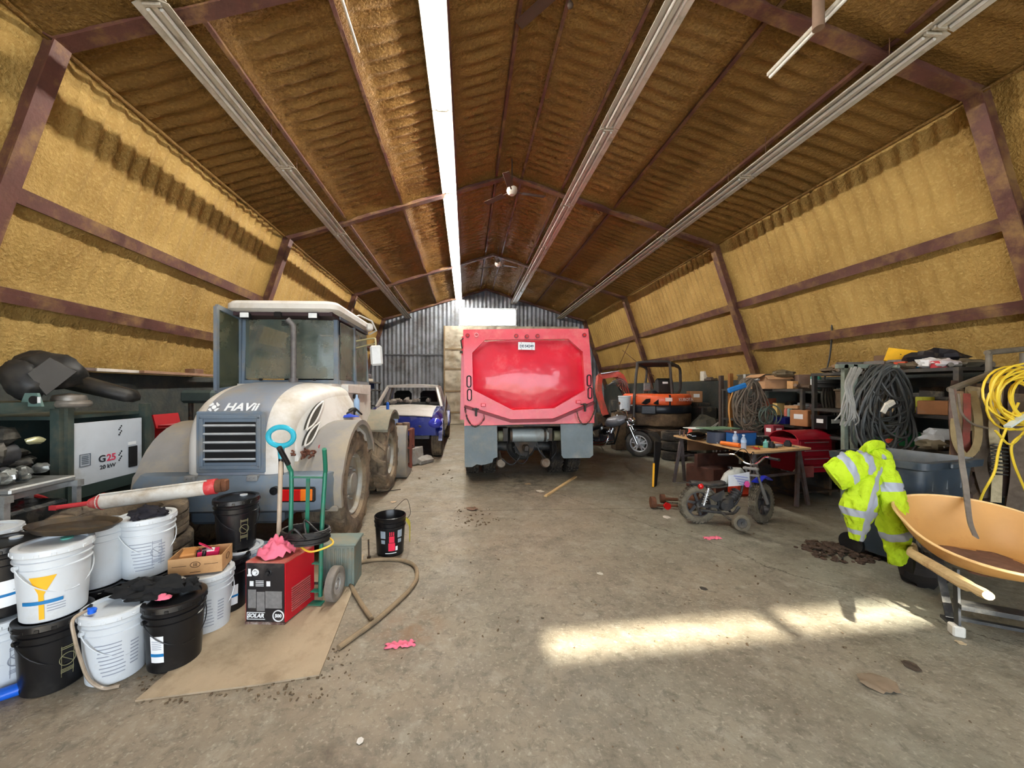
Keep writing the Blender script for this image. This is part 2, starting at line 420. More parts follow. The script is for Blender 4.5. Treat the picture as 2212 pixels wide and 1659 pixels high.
# ---------------------------------------------------------------- end wall of corrugated sheet
GREY = mt('grey_corrugated_sheet', (132, 137, 144), .55, .25, .2, 1.4, (84, 80, 76), .5, 1.2)
WIN = (W(993, 703, Y1), W(1114, 668, Y1))
def end_wall():
    m = MB(); x0, x1 = -6.6, 8.4
    def roofz(x):
        kx = XL if x < XM else XR
        return ZR-(ZR-ZK)*abs(x-XM)/abs(kx-XM)+.1
    wx0, wx1, wz0, wz1 = WIN[0].x, WIN[1].x, WIN[0].z, WIN[1].z
    def panel(a, b, zb, zt):
        n = max(4, int((b-a)/.045)); xs = [a+(b-a)*i/n for i in range(n+1)]; vs = []; fs = []
        for i, x in enumerate(xs):
            y = Y1+.03*cos(2*pi*x/.19)
            t = roofz(x)+.1 if zt is None else zt
            vs += [(x, y, zb), (x, y, t), (x, y+.02, t), (x, y+.02, zb)]
        for i in range(n):
            for j in range(4): fs.append((i*4+j, i*4+(j+1) % 4, i*4+4+(j+1) % 4, i*4+4+j))
        m.add(vs, fs)
    panel(x0, wx0, 0, None); panel(wx1, x1, 0, None); panel(wx0, wx1, 0, wz0); panel(wx0, wx1, wz1, None)
    return m
struct(end_wall(), 'wall_end', GREY, smooth=60)
m = MB(); struct(m.box((.9, Y1-.03, 3.15), (9.2, .06, .05)), 'trim_%d' % k, mt('dark_girt', (84, 88, 92), .6), 'thin rail across the grey end wall'); k += 1
# window high in the end wall
wx0, wx1, wz0, wz1 = WIN[0].x, WIN[1].x, WIN[0].z, WIN[1].z
m = MB(); t = .05
for c, s in ((((wx0+wx1)/2, Y1-.02, wz0), (wx1-wx0+.1, .12, t)), (((wx0+wx1)/2, Y1-.02, wz1), (wx1-wx0+.1, .12, t)), ((wx0, Y1-.02, (wz0+wz1)/2), (t, .12, wz1-wz0)), ((wx1, Y1-.02, (wz0+wz1)/2), (t, .12, wz1-wz0)), (((wx0*.43+wx1*.57), Y1-.02, (wz0+wz1)/2), (.04, .1, wz1-wz0))):
    m.box(c, s)
w1 = struct(m, 'window_1', mt('white_window_frame', (226, 230, 232), .5))
m = MB(); m.box(((wx0+wx1)/2, Y1+.0, (wz0+wz1)/2), (wx1-wx0, .006, wz1-wz0)); m.build('window_pane', mt('window_glass', (250, 252, 255), .3, 0, 0, trans=1.0), w1)
# foil faced sliding door in the end wall
ALU = mt('dusty_foil_insulation', (182, 172, 152), .5, .15, .2, 3, (134, 114, 84), .35, 2.2)
da, db = W(960, 916, 17.4), W(1250, 706, 17.4)
m = MB()
def fd(u, v):
    x = da.x+(db.x-da.x)*u; z = .02+(db.z-.02)*v
    seam = min(abs((z % 1.0)-.5)*2, 1)
    return (x, 17.40-.035*seam**.5+.045*noise.noise(V((x*4, z*3, 1)))+.02*noise.noise(V((x*11, z*9, 4))), z)
m.grid(fd, 90, 90, .03)
d1 = struct(m, 'door_1', ALU, smooth=50)
m = MB()
for z in (.55, 1.5, 2.5, 3.4): m.box(((da.x+db.x)/2, 17.36, z), (db.x-da.x, .03, .07))
m.box((da.x, 17.36, db.z/2), (.06, .05, db.z)); m.build('batten', mt('weathered_batten', (146, 126, 96), .8), d1)
# ---------------------------------------------------------------- wall behind the viewer with the open doorway the daylight comes through
DW0, DW1, DH = -2.6, 4.6, 3.3
m = MB(); zt = 6.4
slots = ((.44, 2.02, 4.02, 4.24), (2.14, 3.22, 4.02, 4.24))
def wb(x0, x1, z0, z1): m.box(((x0+x1)/2, Y0, (z0+z1)/2), (x1-x0, .1, z1-z0))
wb(-6.6, DW0, 0, zt); wb(DW1, 8.4, 0, zt); wb(DW0, DW1, DH, 4.0+.02)
wb(DW0, DW1, 4.24, zt); xs = [DW0]+[c for s_ in slots for c in s_[:2]]+[DW1]
for i in range(0, len(xs), 2): wb(xs[i], xs[i+1], 4.02, 4.24)
m.v = [V((.5, YB, 0))+Matrix.Rotation(R(5.5), 3, 'Z') @ (v-V((.5, Y0, 0))) for v in m.v]
struct(m, 'wall_back', GREY, smooth=0)
# ---------------------------------------------------------------- light
SC.world = bpy.data.worlds.new('world'); SC.world.use_nodes = True; wn = SC.world.node_tree
bg = wn.nodes['Background']; bg.inputs['Color'].default_value = (.82, .9, 1.0, 1); bg.inputs['Strength'].default_value = 4.6
def area(name, loc, rot, sx, sy, power, col=(1, 1, 1), portal=False):
    d = bpy.data.lights.new(name, 'AREA'); d.shape = 'RECTANGLE'; d.size = sx; d.size_y = sy; d.energy = power; d.color = col
    if portal: d.cycles.is_portal = True
    o = bpy.data.objects.new(name, d); COL.objects.link(o); o.location = loc; o.rotation_euler = rot; return o
area('doorway_portal', ((DW0+DW1)/2, YB+.18, DH/2), (R(90), 0, R(5.5)), DW1-DW0, DH, 1, portal=True)
area('window_portal', ((wx0+wx1)/2, Y1-.12, (wz0+wz1)/2), (R(-90), 0, 0), wx1-wx0, wz1-wz0, 1, portal=True)
sd = bpy.data.lights.new('sun', 'SUN'); sd.energy = 22; sd.angle = R(1.3); sd.color = (1, .93, .78)
so = bpy.data.objects.new('sun', sd); COL.objects.link(so)
sunv = V((.06, 5.38, -4.13)).normalized(); so.rotation_euler = sunv.to_track_quat('-Z', 'Y').to_euler()
SC.view_settings.view_transform = 'Standard'; SC.view_settings.look = 'None'; SC.view_settings.exposure = 0.70; SC.view_settings.gamma = 1
SC.view_settings.use_curve_mapping = False
cy = SC.cycles; cy.max_bounces = 8; cy.diffuse_bounces = 4; cy.glossy_bounces = 3; cy.use_adaptive_sampling = True; cy.adaptive_threshold = .08; cy.adaptive_min_samples = 14; cy.transmission_bounces = 6; cy.transparent_max_bounces = 8
cy.use_denoising = True; cy.sample_clamp_indirect = 6; cy.caustics_reflective = False; cy.caustics_refractive = False
# ---------------------------------------------------------------- fluorescent strips
TUBE_ON = mt('lit_tube', (255, 252, 244), emit=125)
TUBE_OFF = mt('unlit_tube', (214, 212, 204), .35)
HOUS = mt('white_enamel_housing', (196, 190, 176), .45, .1, .12, 3, (120, 104, 76), .35, 4)
def strip(lit, label, group):
    t = thing('fluorescent_light', label, 'ceiling light', group=group)
    L_ = 2.36; m = MB(); m.prism([(-.04, .03), (.04, .03), (.15, -.03), (.145, -.035), (.035, .005), (-.035, .005), (-.145, -.035), (-.15, -.03)], -L_/2, L_/2, XF((0, 0, 0), (R(90), 0, 0)))
    m.build('reflector', HOUS, t, smooth=0)
    m = MB(); m.box((0, 0, .045), (.07, L_, .05)); m.box((0, 0, -.012), (.05, L_-.06, .03), bev=.004); m.build('housing', HOUS, t)
    for sx in (-.055, .055):
        m = MB(); m.cyl((sx, -L_/2+.05, -.035), (sx, L_/2-.05, -.035), .017, n=8); m.build('tube', TUBE_ON if lit else TUBE_OFF, t)
    for sy in (-1, 1): m = MB(); m.cyl((0, sy*.8, .06), (0, sy*.8, .20 if lit else .40), .004, n=6); m.build('hanger', STEEL, t)
    for sy in (-1, 1): m = MB(); m.box((0, sy*(L_/2-.02), -.022), (.15, .03, .025), bev=.004); m.build('tube_holder', HOUS, t)
    return t
def row(proto, x, z, ys, labels, tilt=0):
    for i, y in enumerate(ys):
        o = proto if i == 0 else copy_tree(proto)
        o.location = (x, y, z); o['label'] = labels if isinstance(labels, str) else labels[i]
ORD = ['first', 'second', 'third', 'fourth', 'fifth', 'sixth', 'seventh', 'eighth']
ys = [2.1+2.38*i for i in range(7)]
row(strip(True, '', 'lit strip lights in the row left of the ridge'), -.357, 5.71, [y+.0 for y in ys],
    ['%s glowing strip light from the camera, in the lit row' % ORD[i] for i in range(7)])
for x, z, nm in ((-2.62, 4.826, 'the unlit row nearest the left wall'), (2.13, 5.516, 'the unlit row just right of the ridge'), (4.245, 4.855, 'the unlit row nearest the right wall')):
    zz = z
    row(strip(False, '', 'unlit strip lights in '+nm), x, zz, ys, ['%s strip light from the camera in %s' % (ORD[i], nm) for i in range(7)])
# lone narrow strip hanging near the camera on the right, and conduit on the left slope
e = W(1660, 166, 4.0)
t = thing('strip_lamp', 'single narrow strip lamp hanging alone below the right roof slope near the camera', 'ceiling light', (e.x, e.y, e.z))
m = MB(); m.box((0, -1.2, .02), (.05, 2.4, .04), bev=.006); m.build('housing', HOUS, t)
m = MB(); m.cyl((0, -2.38, -.02), (0, -.02, -.02), .016, n=8); m.build('tube', TUBE_OFF, t)
m = MB()
for y in (-.55, -1.9): m.cyl((0, y, .03), (0, y, .66), .004, n=6)
m.build('hanger_wire', mt('galv', (150, 150, 146), .4, .8), t)
m = MB(); p = W(1768, 62, 3.3); m.cyl((p.x, 3.3, p.z), (p.x, 3.3, p.z+.5), .045, n=12)
tag(m.build('hanger_post', mt('dusty_post', (120, 96, 78), .7)), 'brown steel hanger post above the lone narrow strip lamp', 'post')
m = MB(); p = W(775, 112, 4.35); m.tube([(p.x, .5, p.z+.02), (p.x, 4.35, p.z)], .014, 8)
tag(m.build('conduit', mt('white_conduit', (200, 194, 178), .5)), 'thin white conduit running under the left roof slope near the camera', 'pipe')
# ceiling fans on the ridge
FAN = mt('fan_brown', (74, 58, 46), .5); FANW = mt('fan_motor', (190, 182, 168), .4, .2)
def fan(px, py, Y, label, a):
    p = W(px, py, Y); t = thing('ceiling_fan', label, 'ceiling fan', p, a, group=None)
    if py < 0: m = MB(); m.cyl((0, 0, -.08), (.02, 0, -.26), .012, n=8); m.sph((.02, 0, -.28), (.035, .03, .04), 12); m.build('pull_switch', FAN, t)
    m = MB(); m.cyl((0, 0, .05), (0, 0, ZR-p.z-.08), .014, n=8); m.build('rod', FAN, t)
    m = MB(); m.lathe([(0, -.09), (.05, -.085), (.09, -.05), (.11, 0), (.10, .05), (.04, .09), (0, .1)], 18); m.build('motor', FANW, t)
    for q in range(3):
        a = 2*pi*q/3; m = MB(); M = Matrix.Rotation(a, 4, 'Z')
        m.box((.16, 0, -.02), (.16, .03, .008), mx=M); m.box((.46, 0, -.02), (.5, .13, .008), (R(9), 0, 0), mx=M, bev=.003)
        m.build('blade', FAN, t)
fan(1106, 412, 7.6, 'dark three-bladed ceiling fan below the ridge, the nearer one in full view', .25)
fan(1076, 570, 12.3, 'dark three-bladed ceiling fan below the ridge, near the end wall', .4)
fan(1228, -46, 4.1, 'dark ceiling fan cut off by the top edge of the picture', .2)
# ---------------------------------------------------------------- shared materials
DUST = (150, 136, 112)
BLACKP = mt('black_plastic', (22, 22, 24), .38, 0, .2, 6, (80, 76, 68), .25, 5)
RUB = mt('tyre_rubber', (52, 50, 47), .85, 0, .25, 9, (128, 112, 90), .6, 4, .3, 60)
RUBM = mt('muddy_tyre_rubber', (92, 82, 70), .9, 0, .25, 7, (146, 128, 104), .65, 3.5, .3, 60)
IRON = mt('dark_iron', (52, 50, 48), .6, .4, .3, 8, (110, 88, 64), .5, 5)
RUST = mt('rusty_iron', (104, 66, 44), .85, .1, .35, 10, (70, 44, 32), .5, 6)
GALV = mt('galvanised_steel', (168, 170, 168), .4, .7, .15, 8, (120, 112, 98), .3, 5)
CHR = mt('chrome', (222, 224, 228), .12, 1.0, .05)
REDP = mt('red_lens', (200, 24, 24), .2, 0, .1, coat=.5)
AMB = mt('amber_lens', (238, 120, 30), .2, 0, .1, coat=.5)
WHT = mt('white_print', (236, 238, 238), .5, 0, .03)
BLK = mt('black_print', (24, 24, 26), .5, 0, .03)
DARK = mt('dark_inside', (14, 14, 15), .9)
def tyre_mb(Ro, Ri, w, lugs=0, lug_h=.03, k=28, m=None, grooves=True):
    """tyre lying along the x axis"""
    m = m or MB(); h = w/2; s = Ro-Ri
    prof = [(Ri, -h*.72), (Ri+s*.15, -h*.92), (Ri+s*.5, -h*1.0), (Ro-s*.22, -h*.96), (Ro-s*.05, -h*.86), (Ro, -h*.7)]
    if grooves:
        for g in (-.4, 0, .4): prof += [(Ro, h*(g-.06)), (Ro-s*.06, h*(g-.04)), (Ro-s*.06, h*(g+.04)), (Ro, h*(g+.06))]
    prof += [(Ro, h*.7), (Ro-s*.05, h*.86), (Ro-s*.22, h*.96), (Ri+s*.5, h*1.0), (Ri+s*.15, h*.92), (Ri, h*.72)]
    m.lathe(prof, n=max(28, k), d=(1, 0, 0))
    m.lathe([(Ri, -h*.7), (Ri-.012, -h*.5), (Ri-.012, h*.5), (Ri, h*.7)], n=max(28, k), d=(1, 0, 0))
    for i in range(lugs):
        for sg in (-1, 1):
            a = 2*pi*(i+(.5 if sg > 0 else 0))/lugs
            # chevron bar: starts near the middle and sweeps back to the shoulder
            P = []
            for t in (0, .45, .8, 1.0):
                x = sg*(h*.04+h*.93*t); aa = a+.42*t*(.62 if t < 1 else .64)*(Ro and 1)*(.58/Ro)*.9; rr = Ro+lug_h*.35-(.02*t if t < .9 else s*.22)
                P.append((V((x, -rr*sin(aa), rr*cos(aa))), V((0, -sin(aa), cos(aa))), aa))
            wd = .045*(Ro/.57); secs = []
            for p, nn, aa in P:
                tg = V((.55*sg, -cos(aa), -sin(aa))).normalized(); tg = V((0, -cos(aa), -sin(aa)))
                secs.append([p-tg*wd-nn*.02, p+tg*wd-nn*.02, p+tg*wd*.7+nn*lug_h, p-tg*wd*.7+nn*lug_h])
            m.loft(secs)
    return m
def knob_tyre(Ro, Ri, w, n=34, kn=.012, m=None):
    m = tyre_mb(Ro, Ri, w, m=m, grooves=False)
    for i in range(n):
        a = 2*pi*i/n
        for j, x in enumerate((-.36, -.12, .12, .36) if i % 2 else (-.26, 0, .26)):
            m.box((x*w, 0, Ro+kn*.3-abs(x)*.02), (w*.15, 2*pi*Ro/n*.6, kn*1.6), mx=Matrix.Rotation(a, 4, 'X'))
        for x in (-.47, .47): m.box((x*w, 0, Ro-.012), (w*.08, 2*pi*Ro/n*.5, .02), mx=Matrix.Rotation(a, 4, 'X'))
    return m
def rim_mb(Ri, w, side=1, holes=8, dish=.5):
    m = MB(); h = w/2; x = side
    m.lathe([(Ri, x*h*.74), (Ri-.015, x*h*.78), (Ri-.03, x*h*.7), (Ri-.035, x*h*dish), (Ri*.62, x*h*(dish-.12)), (Ri*.4, x*h*dish), (Ri*.34, x*h*(dish+.2)), (Ri*.12, x*h*(dish+.24)), (0, x*h*(dish+.24))], n=28, d=(1, 0, 0))
    for i in range(holes):
        a = 2*pi*i/holes; m.cyl((x*h*(dish-.1), Ri*.5*sin(a), Ri*.5*cos(a)), (x*h*(dish+.12), Ri*.5*sin(a), Ri*.5*cos(a)), Ri*.045, n=6)
    return m
# ---------------------------------------------------------------- wheel loader
LW = mt('dusty_white_panel', (216, 212, 204), .42, 0, .06, 3, (182, 168, 144), .38, 2.2)
LG = mt('grey_loader_panel', (132, 140, 152), .42, 0, .08, 2.5, (164, 154, 136), .5, 1.6)
LC = mt('bluegrey_casting', (104, 118, 132), .55, 0, .10, 3, (142, 134, 118), .45, 2.0)
LF = mt('dusty_grey_fender', (138, 134, 130), .6, 0, .1, 3, (168, 154, 130), .55, 2)
LGL = mt('dirty_cab_glass', (104, 116, 106), .12, 0, .25, 2.2, (140, 134, 116), .5, 1.5, alpha=.62)
loader = thing('wheel_loader', 'dusty white and grey wheel loader with enclosed cab parked rear-first on the left', 'loader', (-2.08, 3.4, 0))
def part(m, name, mat, parent=None, **k): return m.build(name, mat, parent, **k)
# counterweight: loft across x of a rear profile
m = MB(); prof = [(.10, .50), (.02, .54), (0, .66), (.02, .76), (.10, .83), (.27, .84), (.27, .5)]
secs = []
for x, b in ((-.86, .16), (-.82, .05), (-.74, 0), (.74, 0), (.82, .05), (.86, .16)):
    secs.append([V((x, y+(b if y < .3 else 0), z)) for y, z in prof])
m.loft(secs); m.prism([(.2, .50), (.2, .84), (.5, .86), (1.25, .90), (1.25, .5)], -.46, .46, Matrix(((0, 0, 1, 0), (1, 0, 0, 0), (0, 1, 0, 0), (0, 0, 0, 1)))); m.box((-.02, .7, .44), (.84, 1.0, .16), bev=.03)
m.build('counterweight', LC, loader)
for sx in (1, -1):
    m = MB(); m.box((sx*.62, -.006, .685), (.30, .03, .13), bev=.012); h = m.build('tail_light', BLACKP, loader)
    m = MB(); m.box((sx*.57, -.025, .685), (.17, .02, .10), bev=.006); m.build('red_lens', REDP, h)
    m = MB(); m.box((sx*.70, -.025, .685), (.10, .02, .10), bev=.006); m.cyl((sx*.70, -.03, .685), (sx*.70, -.04, .685), .03, n=16); m.build('amber_lens', AMB, h)
m = MB(); m.cyl((.42, -.02, .72), (.42, .03, .72), .035, n=16); m.cyl((.42, -.03, .72), (.42, 0, .72), .015, n=10); m.build('socket', BLACKP, loader)
for x in (-.33, .2):
    m = MB(); m.box((x, .07, .815), (.09, .05, .05), bev=.004); m.cyl((x-.02, .04, .82), (x-.02, .03, .82), .008, n=6); m.cyl((x+.02, .04, .82), (x+.02, .03, .82), .008, n=6); m.build('hinge', mt('hinge_grey', (150, 150, 148), .5, .3), loader)
# hood
HP = smoothpath([(0, .13, .81), (0, .13, 1.05), (0, .16, 1.25), (0, .26, 1.42), (0, .45, 1.545), (0, .72, 1.63), (0, 1.0, 1.665), (0, 1.32, 1.67)], 4)
NH = len(HP); HN = []
for i in range(NH):
    d = (HP[min(i+1, NH-1)]-HP[max(i-1, 0)]).normalized(); HN.append(V((0, -d.z, d.y)))
XLp, XRp = -.31, .27; XO0, XO1 = -.46, .47
m = MB(); rows = []
def flare(i): return .0
m.grid(lambda u, v: HP[round(v*(NH-1))]+V((XLp+(XRp-XLp)*u, 0, 0))+HN[round(v*(NH-1))]*(.012*(1-abs(2*u-1)**6)+.0), 13, NH)
hood = m.build('hood', LG, loader)
for sd, x0, x1 in ((-1, XLp, XO0), (1, XRp, XO1)):
    m = MB()
    def fs(u, v, x0=x0, x1=x1, sd=sd):
        i = round(v*(NH-1)); a = u*pi/2; inw = .15
        p = HP[i]; wide = .16*max(0, (p.y-.15))**1.0 if sd > 0 else .05*max(0, p.y-.15)
        q = p+V((x0+(x1+sd*wide-x0)*sin(a), 0, 0))-HN[i]*inw*(1-cos(a)); q.z = max(q.z, .81)
        return q
    m.grid(fs, 8, NH)
    edge = [fs(1, i/(NH-1)) for i in range(NH)]
    # side sheet: from the edge curve down to the bottom line, swelling out low down
    def side(u, v, edge=edge, sd=sd):
        i_ = min(int(u*(NH-1)), NH-2); e = edge[i_].lerp(edge[i_+1], u*(NH-1)-i_); b = V((e.x+sd*(.03+.20*min(1, max(0, (e.y-.2)/.8))), max(.27, e.y), .84))
        q = e.lerp(b, v); q.x += sd*.05*sin(v*pi)*min(1, max(0, e.y-.3)); return q
    m.grid(side, NH, 10); m.build('side_panel', LW, hood)
# two crescent vents on the right side panel
for u0, u1, v0, v1 in ((.44, .68, .02, .27), (.36, .60, .30, .52)):
    m = MB(); n_ = 12; up = []; lo = []
    for i in range(n_+1):
        t = i/n_; c = side(u0+(u1-u0)*t, v1+(v0-v1)*sin(t*pi/2)**.8); d = side(u0+(u1-u0)*t, v1+(v0-v1)*sin(t*pi/2)**.8+(.17*sin(pi*min(1, t*.96+.02))))
        up.append(c+V((.035, -.02, .012))); lo.append(d+V((.035, -.02, .012)))
    m.loft([up, lo], closed=False); m.loft([[p-V((.03, 0, 0)) for p in up], [p-V((.03, 0, 0)) for p in lo]], closed=False)
    vv = m.build('side_vent', mt('vent_mesh', (70, 66, 58), .8, 0, .2), hood)
    m = MB(); m.tube(up+lo[::-1], .010, 6, loop=True); m.build('vent_rim', LW, vv)
# grille
gx0, gx1, gz0, gz1 = -.25, .25, .90, 1.35
m = MB(); gy = .125
m.box((0-.02, gy+.0, (gz0+gz1)/2), (gx1-gx0+.1, .02, gz1-gz0+.10), bev=.008); gr = m.build('grille', LC, hood)
m = MB(); m.box((-.02, gy-.008, (gz0+gz1)/2), (gx1-gx0-.06, .012, gz1-gz0-.09)); m.build('radiator_core', DARK, gr)
m = MB()
for c, s in (((gx0-.02, 0, 0), (.035, .03, gz1-gz0)), ((gx1-.02, 0, 0), (.035, .03, gz1-gz0))): m.box((c[0], gy-.012, (gz0+gz1)/2), s, bev=.006)
for z in (gz0, gz1): m.box((-.02, gy-.012, z), (gx1-gx0+.03, .03, .035), bev=.006)
m.build('grille_frame', LC, gr)
for i in range(5):
    m = MB(); z = gz0+.075+i*.075; m.box((-.02, gy-.022, z), (gx1-gx0-.05, .022, .018), (R(-25), 0, 0), bev=.003); m.build('slat', mt('pale_slat', (172, 176, 178), .45), gr)
# emblem and name
Mtx = XF((-.065, .152, 1.435), (R(58), 0, 0)); Mtx = XF((.0, .187, 1.428), (R(62), 0, 0))
text('HAVii', .105, WHT, hood, Mtx @ XF((.035, 0, .01)), name='name_lettering', shear=.25, sx=1.15, bold=.003)
m = MB(); m.lathe([(0, 0), (.02, 0), (.02, .004), (0, .004)], 16)
for i in range(4):
    a0 = R(90*i+12); P = [(.03*cos(a0), .03*sin(a0)), (.052*cos(a0+R(14)), .052*sin(a0+R(14))), (.052*cos(a0+R(66)), .052*sin(a0+R(66))), (.033*cos(a0+R(60)), .033*sin(a0+R(60)))]
    m.prism(P, 0, .004)
m.v = [Mtx @ XF((-.200, 0, .012)) @ v for v in m.v]; m.build('round_emblem', WHT, hood)
# cab
cab = MB(); bx0, bx1 = -.58, .50
cab.prism([(bx0, 1.18), (bx1, 1.18), (bx1+.10, 1.5), (bx1+.10, 2.6), (bx0-.05, 2.6), (bx0-.05, 1.5)], .86, 1.66)
cab.box((-.03, 1.95, .7), (.9, 1.5, .5), bev=.04)
cb = cab.build('cab_body', LW, loader)
m = MB(); m.box((bx1+.105, 1.95, 1.32), (.01, .5, .42), bev=.003); m.box((bx1+.12, 1.62, 1.33), (.03, .02, .16), bev=.004); m.build('service_door', LW, cb)
m = MB(); m.box((bx1+.115, 1.85, 1.20), (.01, .14, .1)); m.build('data_plate', mt('plate', (190, 182, 160), .5), cb)
m = MB(); m.box((bx1+.13, 1.7, 1.5), (.05, .10, .06), bev=.01); m.build('latch', IRON, cb)
# glasshouse: posts
m = MB(); zb, zt_ = 1.66, 2.46; GY0 = 1.3
post = [((bx0, GY0), (bx0+.02, GY0+.03)), ((bx1+.02, GY0), (bx1, GY0+.03)), ((bx1+.04, GY0+1.32), (bx1, GY0+1.3)), ((bx0-.03, GY0+1.32), (bx0, GY0+1.3)), ((bx1+.05, GY0+.62), (bx1+.03, GY0+.62))]
for (a, b), (c, d) in post: m.bar((a, b, zb), (c, d, zt_), .05, .06)
for z in (zb+.02, zt_-.0):
    m.bar((bx0, GY0+.01, z), (bx1+.02, GY0+.01, z), .07 if z < 2 else .09, .05); m.bar((bx1+.03, GY0, z), (bx1+.03, GY0+1.3, z), .06, .05); m.bar((bx0, GY0, z), (bx0, GY0+1.3, z), .06, .05); m.bar((bx0, GY0+1.32, z), (bx1, GY0+1.32, z), .06, .05)
cf = m.build('cab_frame', LC, loader)
m = MB(); m.grid(lambda u, v: (bx0+.035+(bx1-bx0-.05)*u, GY0-.012-.05*(1-(2*u-1)**2), zb+.06+(zt_-zb-.1)*v), 12, 3, .006); m.build('rear_window', LGL, cf)
m = MB(); m.box((bx1+.045, GY0+.33, (zb+zt_)/2), (.006, .56, zt_-zb-.1)); m.build('side_window', LGL, cf)
m = MB(); m.box((bx1+.045, GY0+.96, (zb+zt_)/2), (.006, .62, zt_-zb-.1)); m.build('side_window', LGL, cf)
m = MB(); m.box((0-.03, GY0+1.33, (zb+zt_)/2), (1.0, .006, zt_-zb-.1)); m.build('front_window', LGL, cf)
m = MB(); m.bar((bx1+.09, GY0+.05, 1.60), (bx1+.09, GY0+1.1, 1.56), .10, .09); m.build('cab_sill', LW, cf)
for i, x in enumerate((bx0+.24, bx1-.22)):
    m = MB(); m.cyl((x, GY0-.05, zb+.05), (x, GY0-.09, zb+.05), .014, n=8); m.build('window_latch', BLACKP, cf)
# roof
m = MB(); secs = []
for z, g in ((2.47, -.05), (2.50, 0), (2.555, .0), (2.59, -.03), (2.605, -.12)):
    q = []; X0, X1, YA, YB = -.62-g, .62+g, .98-g, 2.72+g; r_ = .12
    for cxx, cyy, a0 in ((X0+r_, YA+r_, 180), (X1-r_, YA+r_, 270), (X1-r_, YB-r_, 0), (X0+r_, YB-r_, 90)):
        for j in range(5): a = R(a0+j*22.5); q.append(V((cxx+r_*cos(a), cyy+r_*sin(a), z)))
    secs.append(q)
m.loft(secs); rf = m.build('cab_roof', LW, loader)
m = MB(); m.prism([(-.55, 1.05), (.55, 1.05), (.55, 2.6), (-.55, 2.6)], 2.43, 2.475); m.build('roof_lining', mt('maroon_liner', (60, 42, 44), .7), rf)
for x in (-.40, .35):
    m = MB(); m.box((x, 1.04, 2.42), (.10, .07, .07), bev=.01); wl = m.build('work_light', BLACKP, rf)
    m = MB(); m.box((x, 1.0, 2.425), (.095, .012, .055), bev=.004); m.build('lens', mt('lamp_lens', (232, 236, 236), .2), wl)
m = MB(); m.box((-.05, 1.05, 2.44), (.08, .06, .06), bev=.01); m.build('rear_camera', BLACKP, rf)
m = MB()
for i in range(3): m.box((-.03, 1.22, 2.39-.02*i), (.12, .02, .008))
m.build('roof_vent', BLACKP, rf)
# open door on the left
m = MB(); a, b = (bx0-.02, GY0-.02), (bx0-.07, GY0-.38)
for p, q in (((*a, 1.62), (*a, 2.44)), ((*b, 1.58), (*b, 2.5)), ((*a, 1.62), (*b, 1.58)), ((*a, 2.44), (*b, 2.5))): m.bar(p, q, .035, .05)
dr = m.build('cab_door', LC, loader)
m = MB(); m.loft([[V((*a, 1.63)), V((*b, 1.6)), V((*b, 2.48)), V((*a, 2.43))], [V((a[0]-.006, a[1], 1.63)), V((b[0]-.006, b[1], 1.6)), V((b[0]-.006, b[1], 2.48)), V((a[0]-.006, a[1], 2.43))]]); m.build('door_glass', mt('dark_door_glass', (74, 80, 62), .15, 0, .2, 2, (120, 114, 92), .4, 2, alpha=.85), dr)
m = MB(); m.bar((a[0], a[1]+.03, 2.35), (b[0]+.12, b[1]+.4, 2.5), .02, .02); m.build('gas_strut', IRON, dr)
# exhaust
m = MB(); m.tube(smoothpath([(.13, 1.02, 1.62), (.13, 1.02, 2.22), (.12, 1.02, 2.32), (.07, 1.0, 2.38)], 4), .032, 12, caps=False); m.tube(smoothpath([(.13, 1.02, 1.66), (.13, 1.02, 2.22), (.12, 1.02, 2.32), (.075, 1.002, 2.375)], 4), .026, 12)
m.cyl((.13, 1.02, 1.64), (.13, 1.02, 1.72), .05, n=14); m.build('exhaust_pipe', mt('mottled_exhaust', (110, 106, 104), .6, .3, .25, 14), loader)
# seat and wheel inside
m = MB(); m.box((0, 1.8, 1.72), (.48, .48, .12), bev=.04); m.box((0, 1.62, 2.0), (.46, .12, .6), (R(-6), 0, 0), bev=.05); m.build('cab_seat', mt('seat_black', (28, 34, 34), .7), loader)
m = MB(); m.torus((.02, 2.2, 2.0), .19, .014, (0, -.6, .9)); m.cyl((.02, 2.2, 2.0), (.02, 2.4, 1.6), .03); m.build('steering_wheel', BLACKP, loader)
# mirror
m = MB(); m.tube(smoothpath([(bx1+.05, 2.0, 2.26), (bx1+.36, 1.68, 2.26), (bx1+.40, 1.64, 2.22), (bx1+.40, 1.64, 2.14)], 4), .011, 8); m.tube([(bx1+.05, 2.0, 2.17), (bx1+.39, 1.66, 2.19)], .009, 8); mr = m.build('mirror_arm', mt('cream_tube', (196, 184, 140), .5), loader)
m = MB(); m.box((0, 0, 0), (.15, .05, .26), bev=.025, mx=XF((bx1+.42, 1.6, 2.03), (0, R(-4), R(10)))); m.build('mirror', mt('pale_mirror', (205, 206, 204), .3), mr)
m = MB(); m.tube([(.56, 1.7, 2.52), (.62, 1.9, 2.6), (.74, 2.1, 2.56), (.78, 2.2, 2.44), (.66, 2.3, 2.4)], .012, 8); m.box((.7, 2.15, 2.48), (.08, .1, .10), bev=.02); m.build('side_lamp_guard', LW, rf)
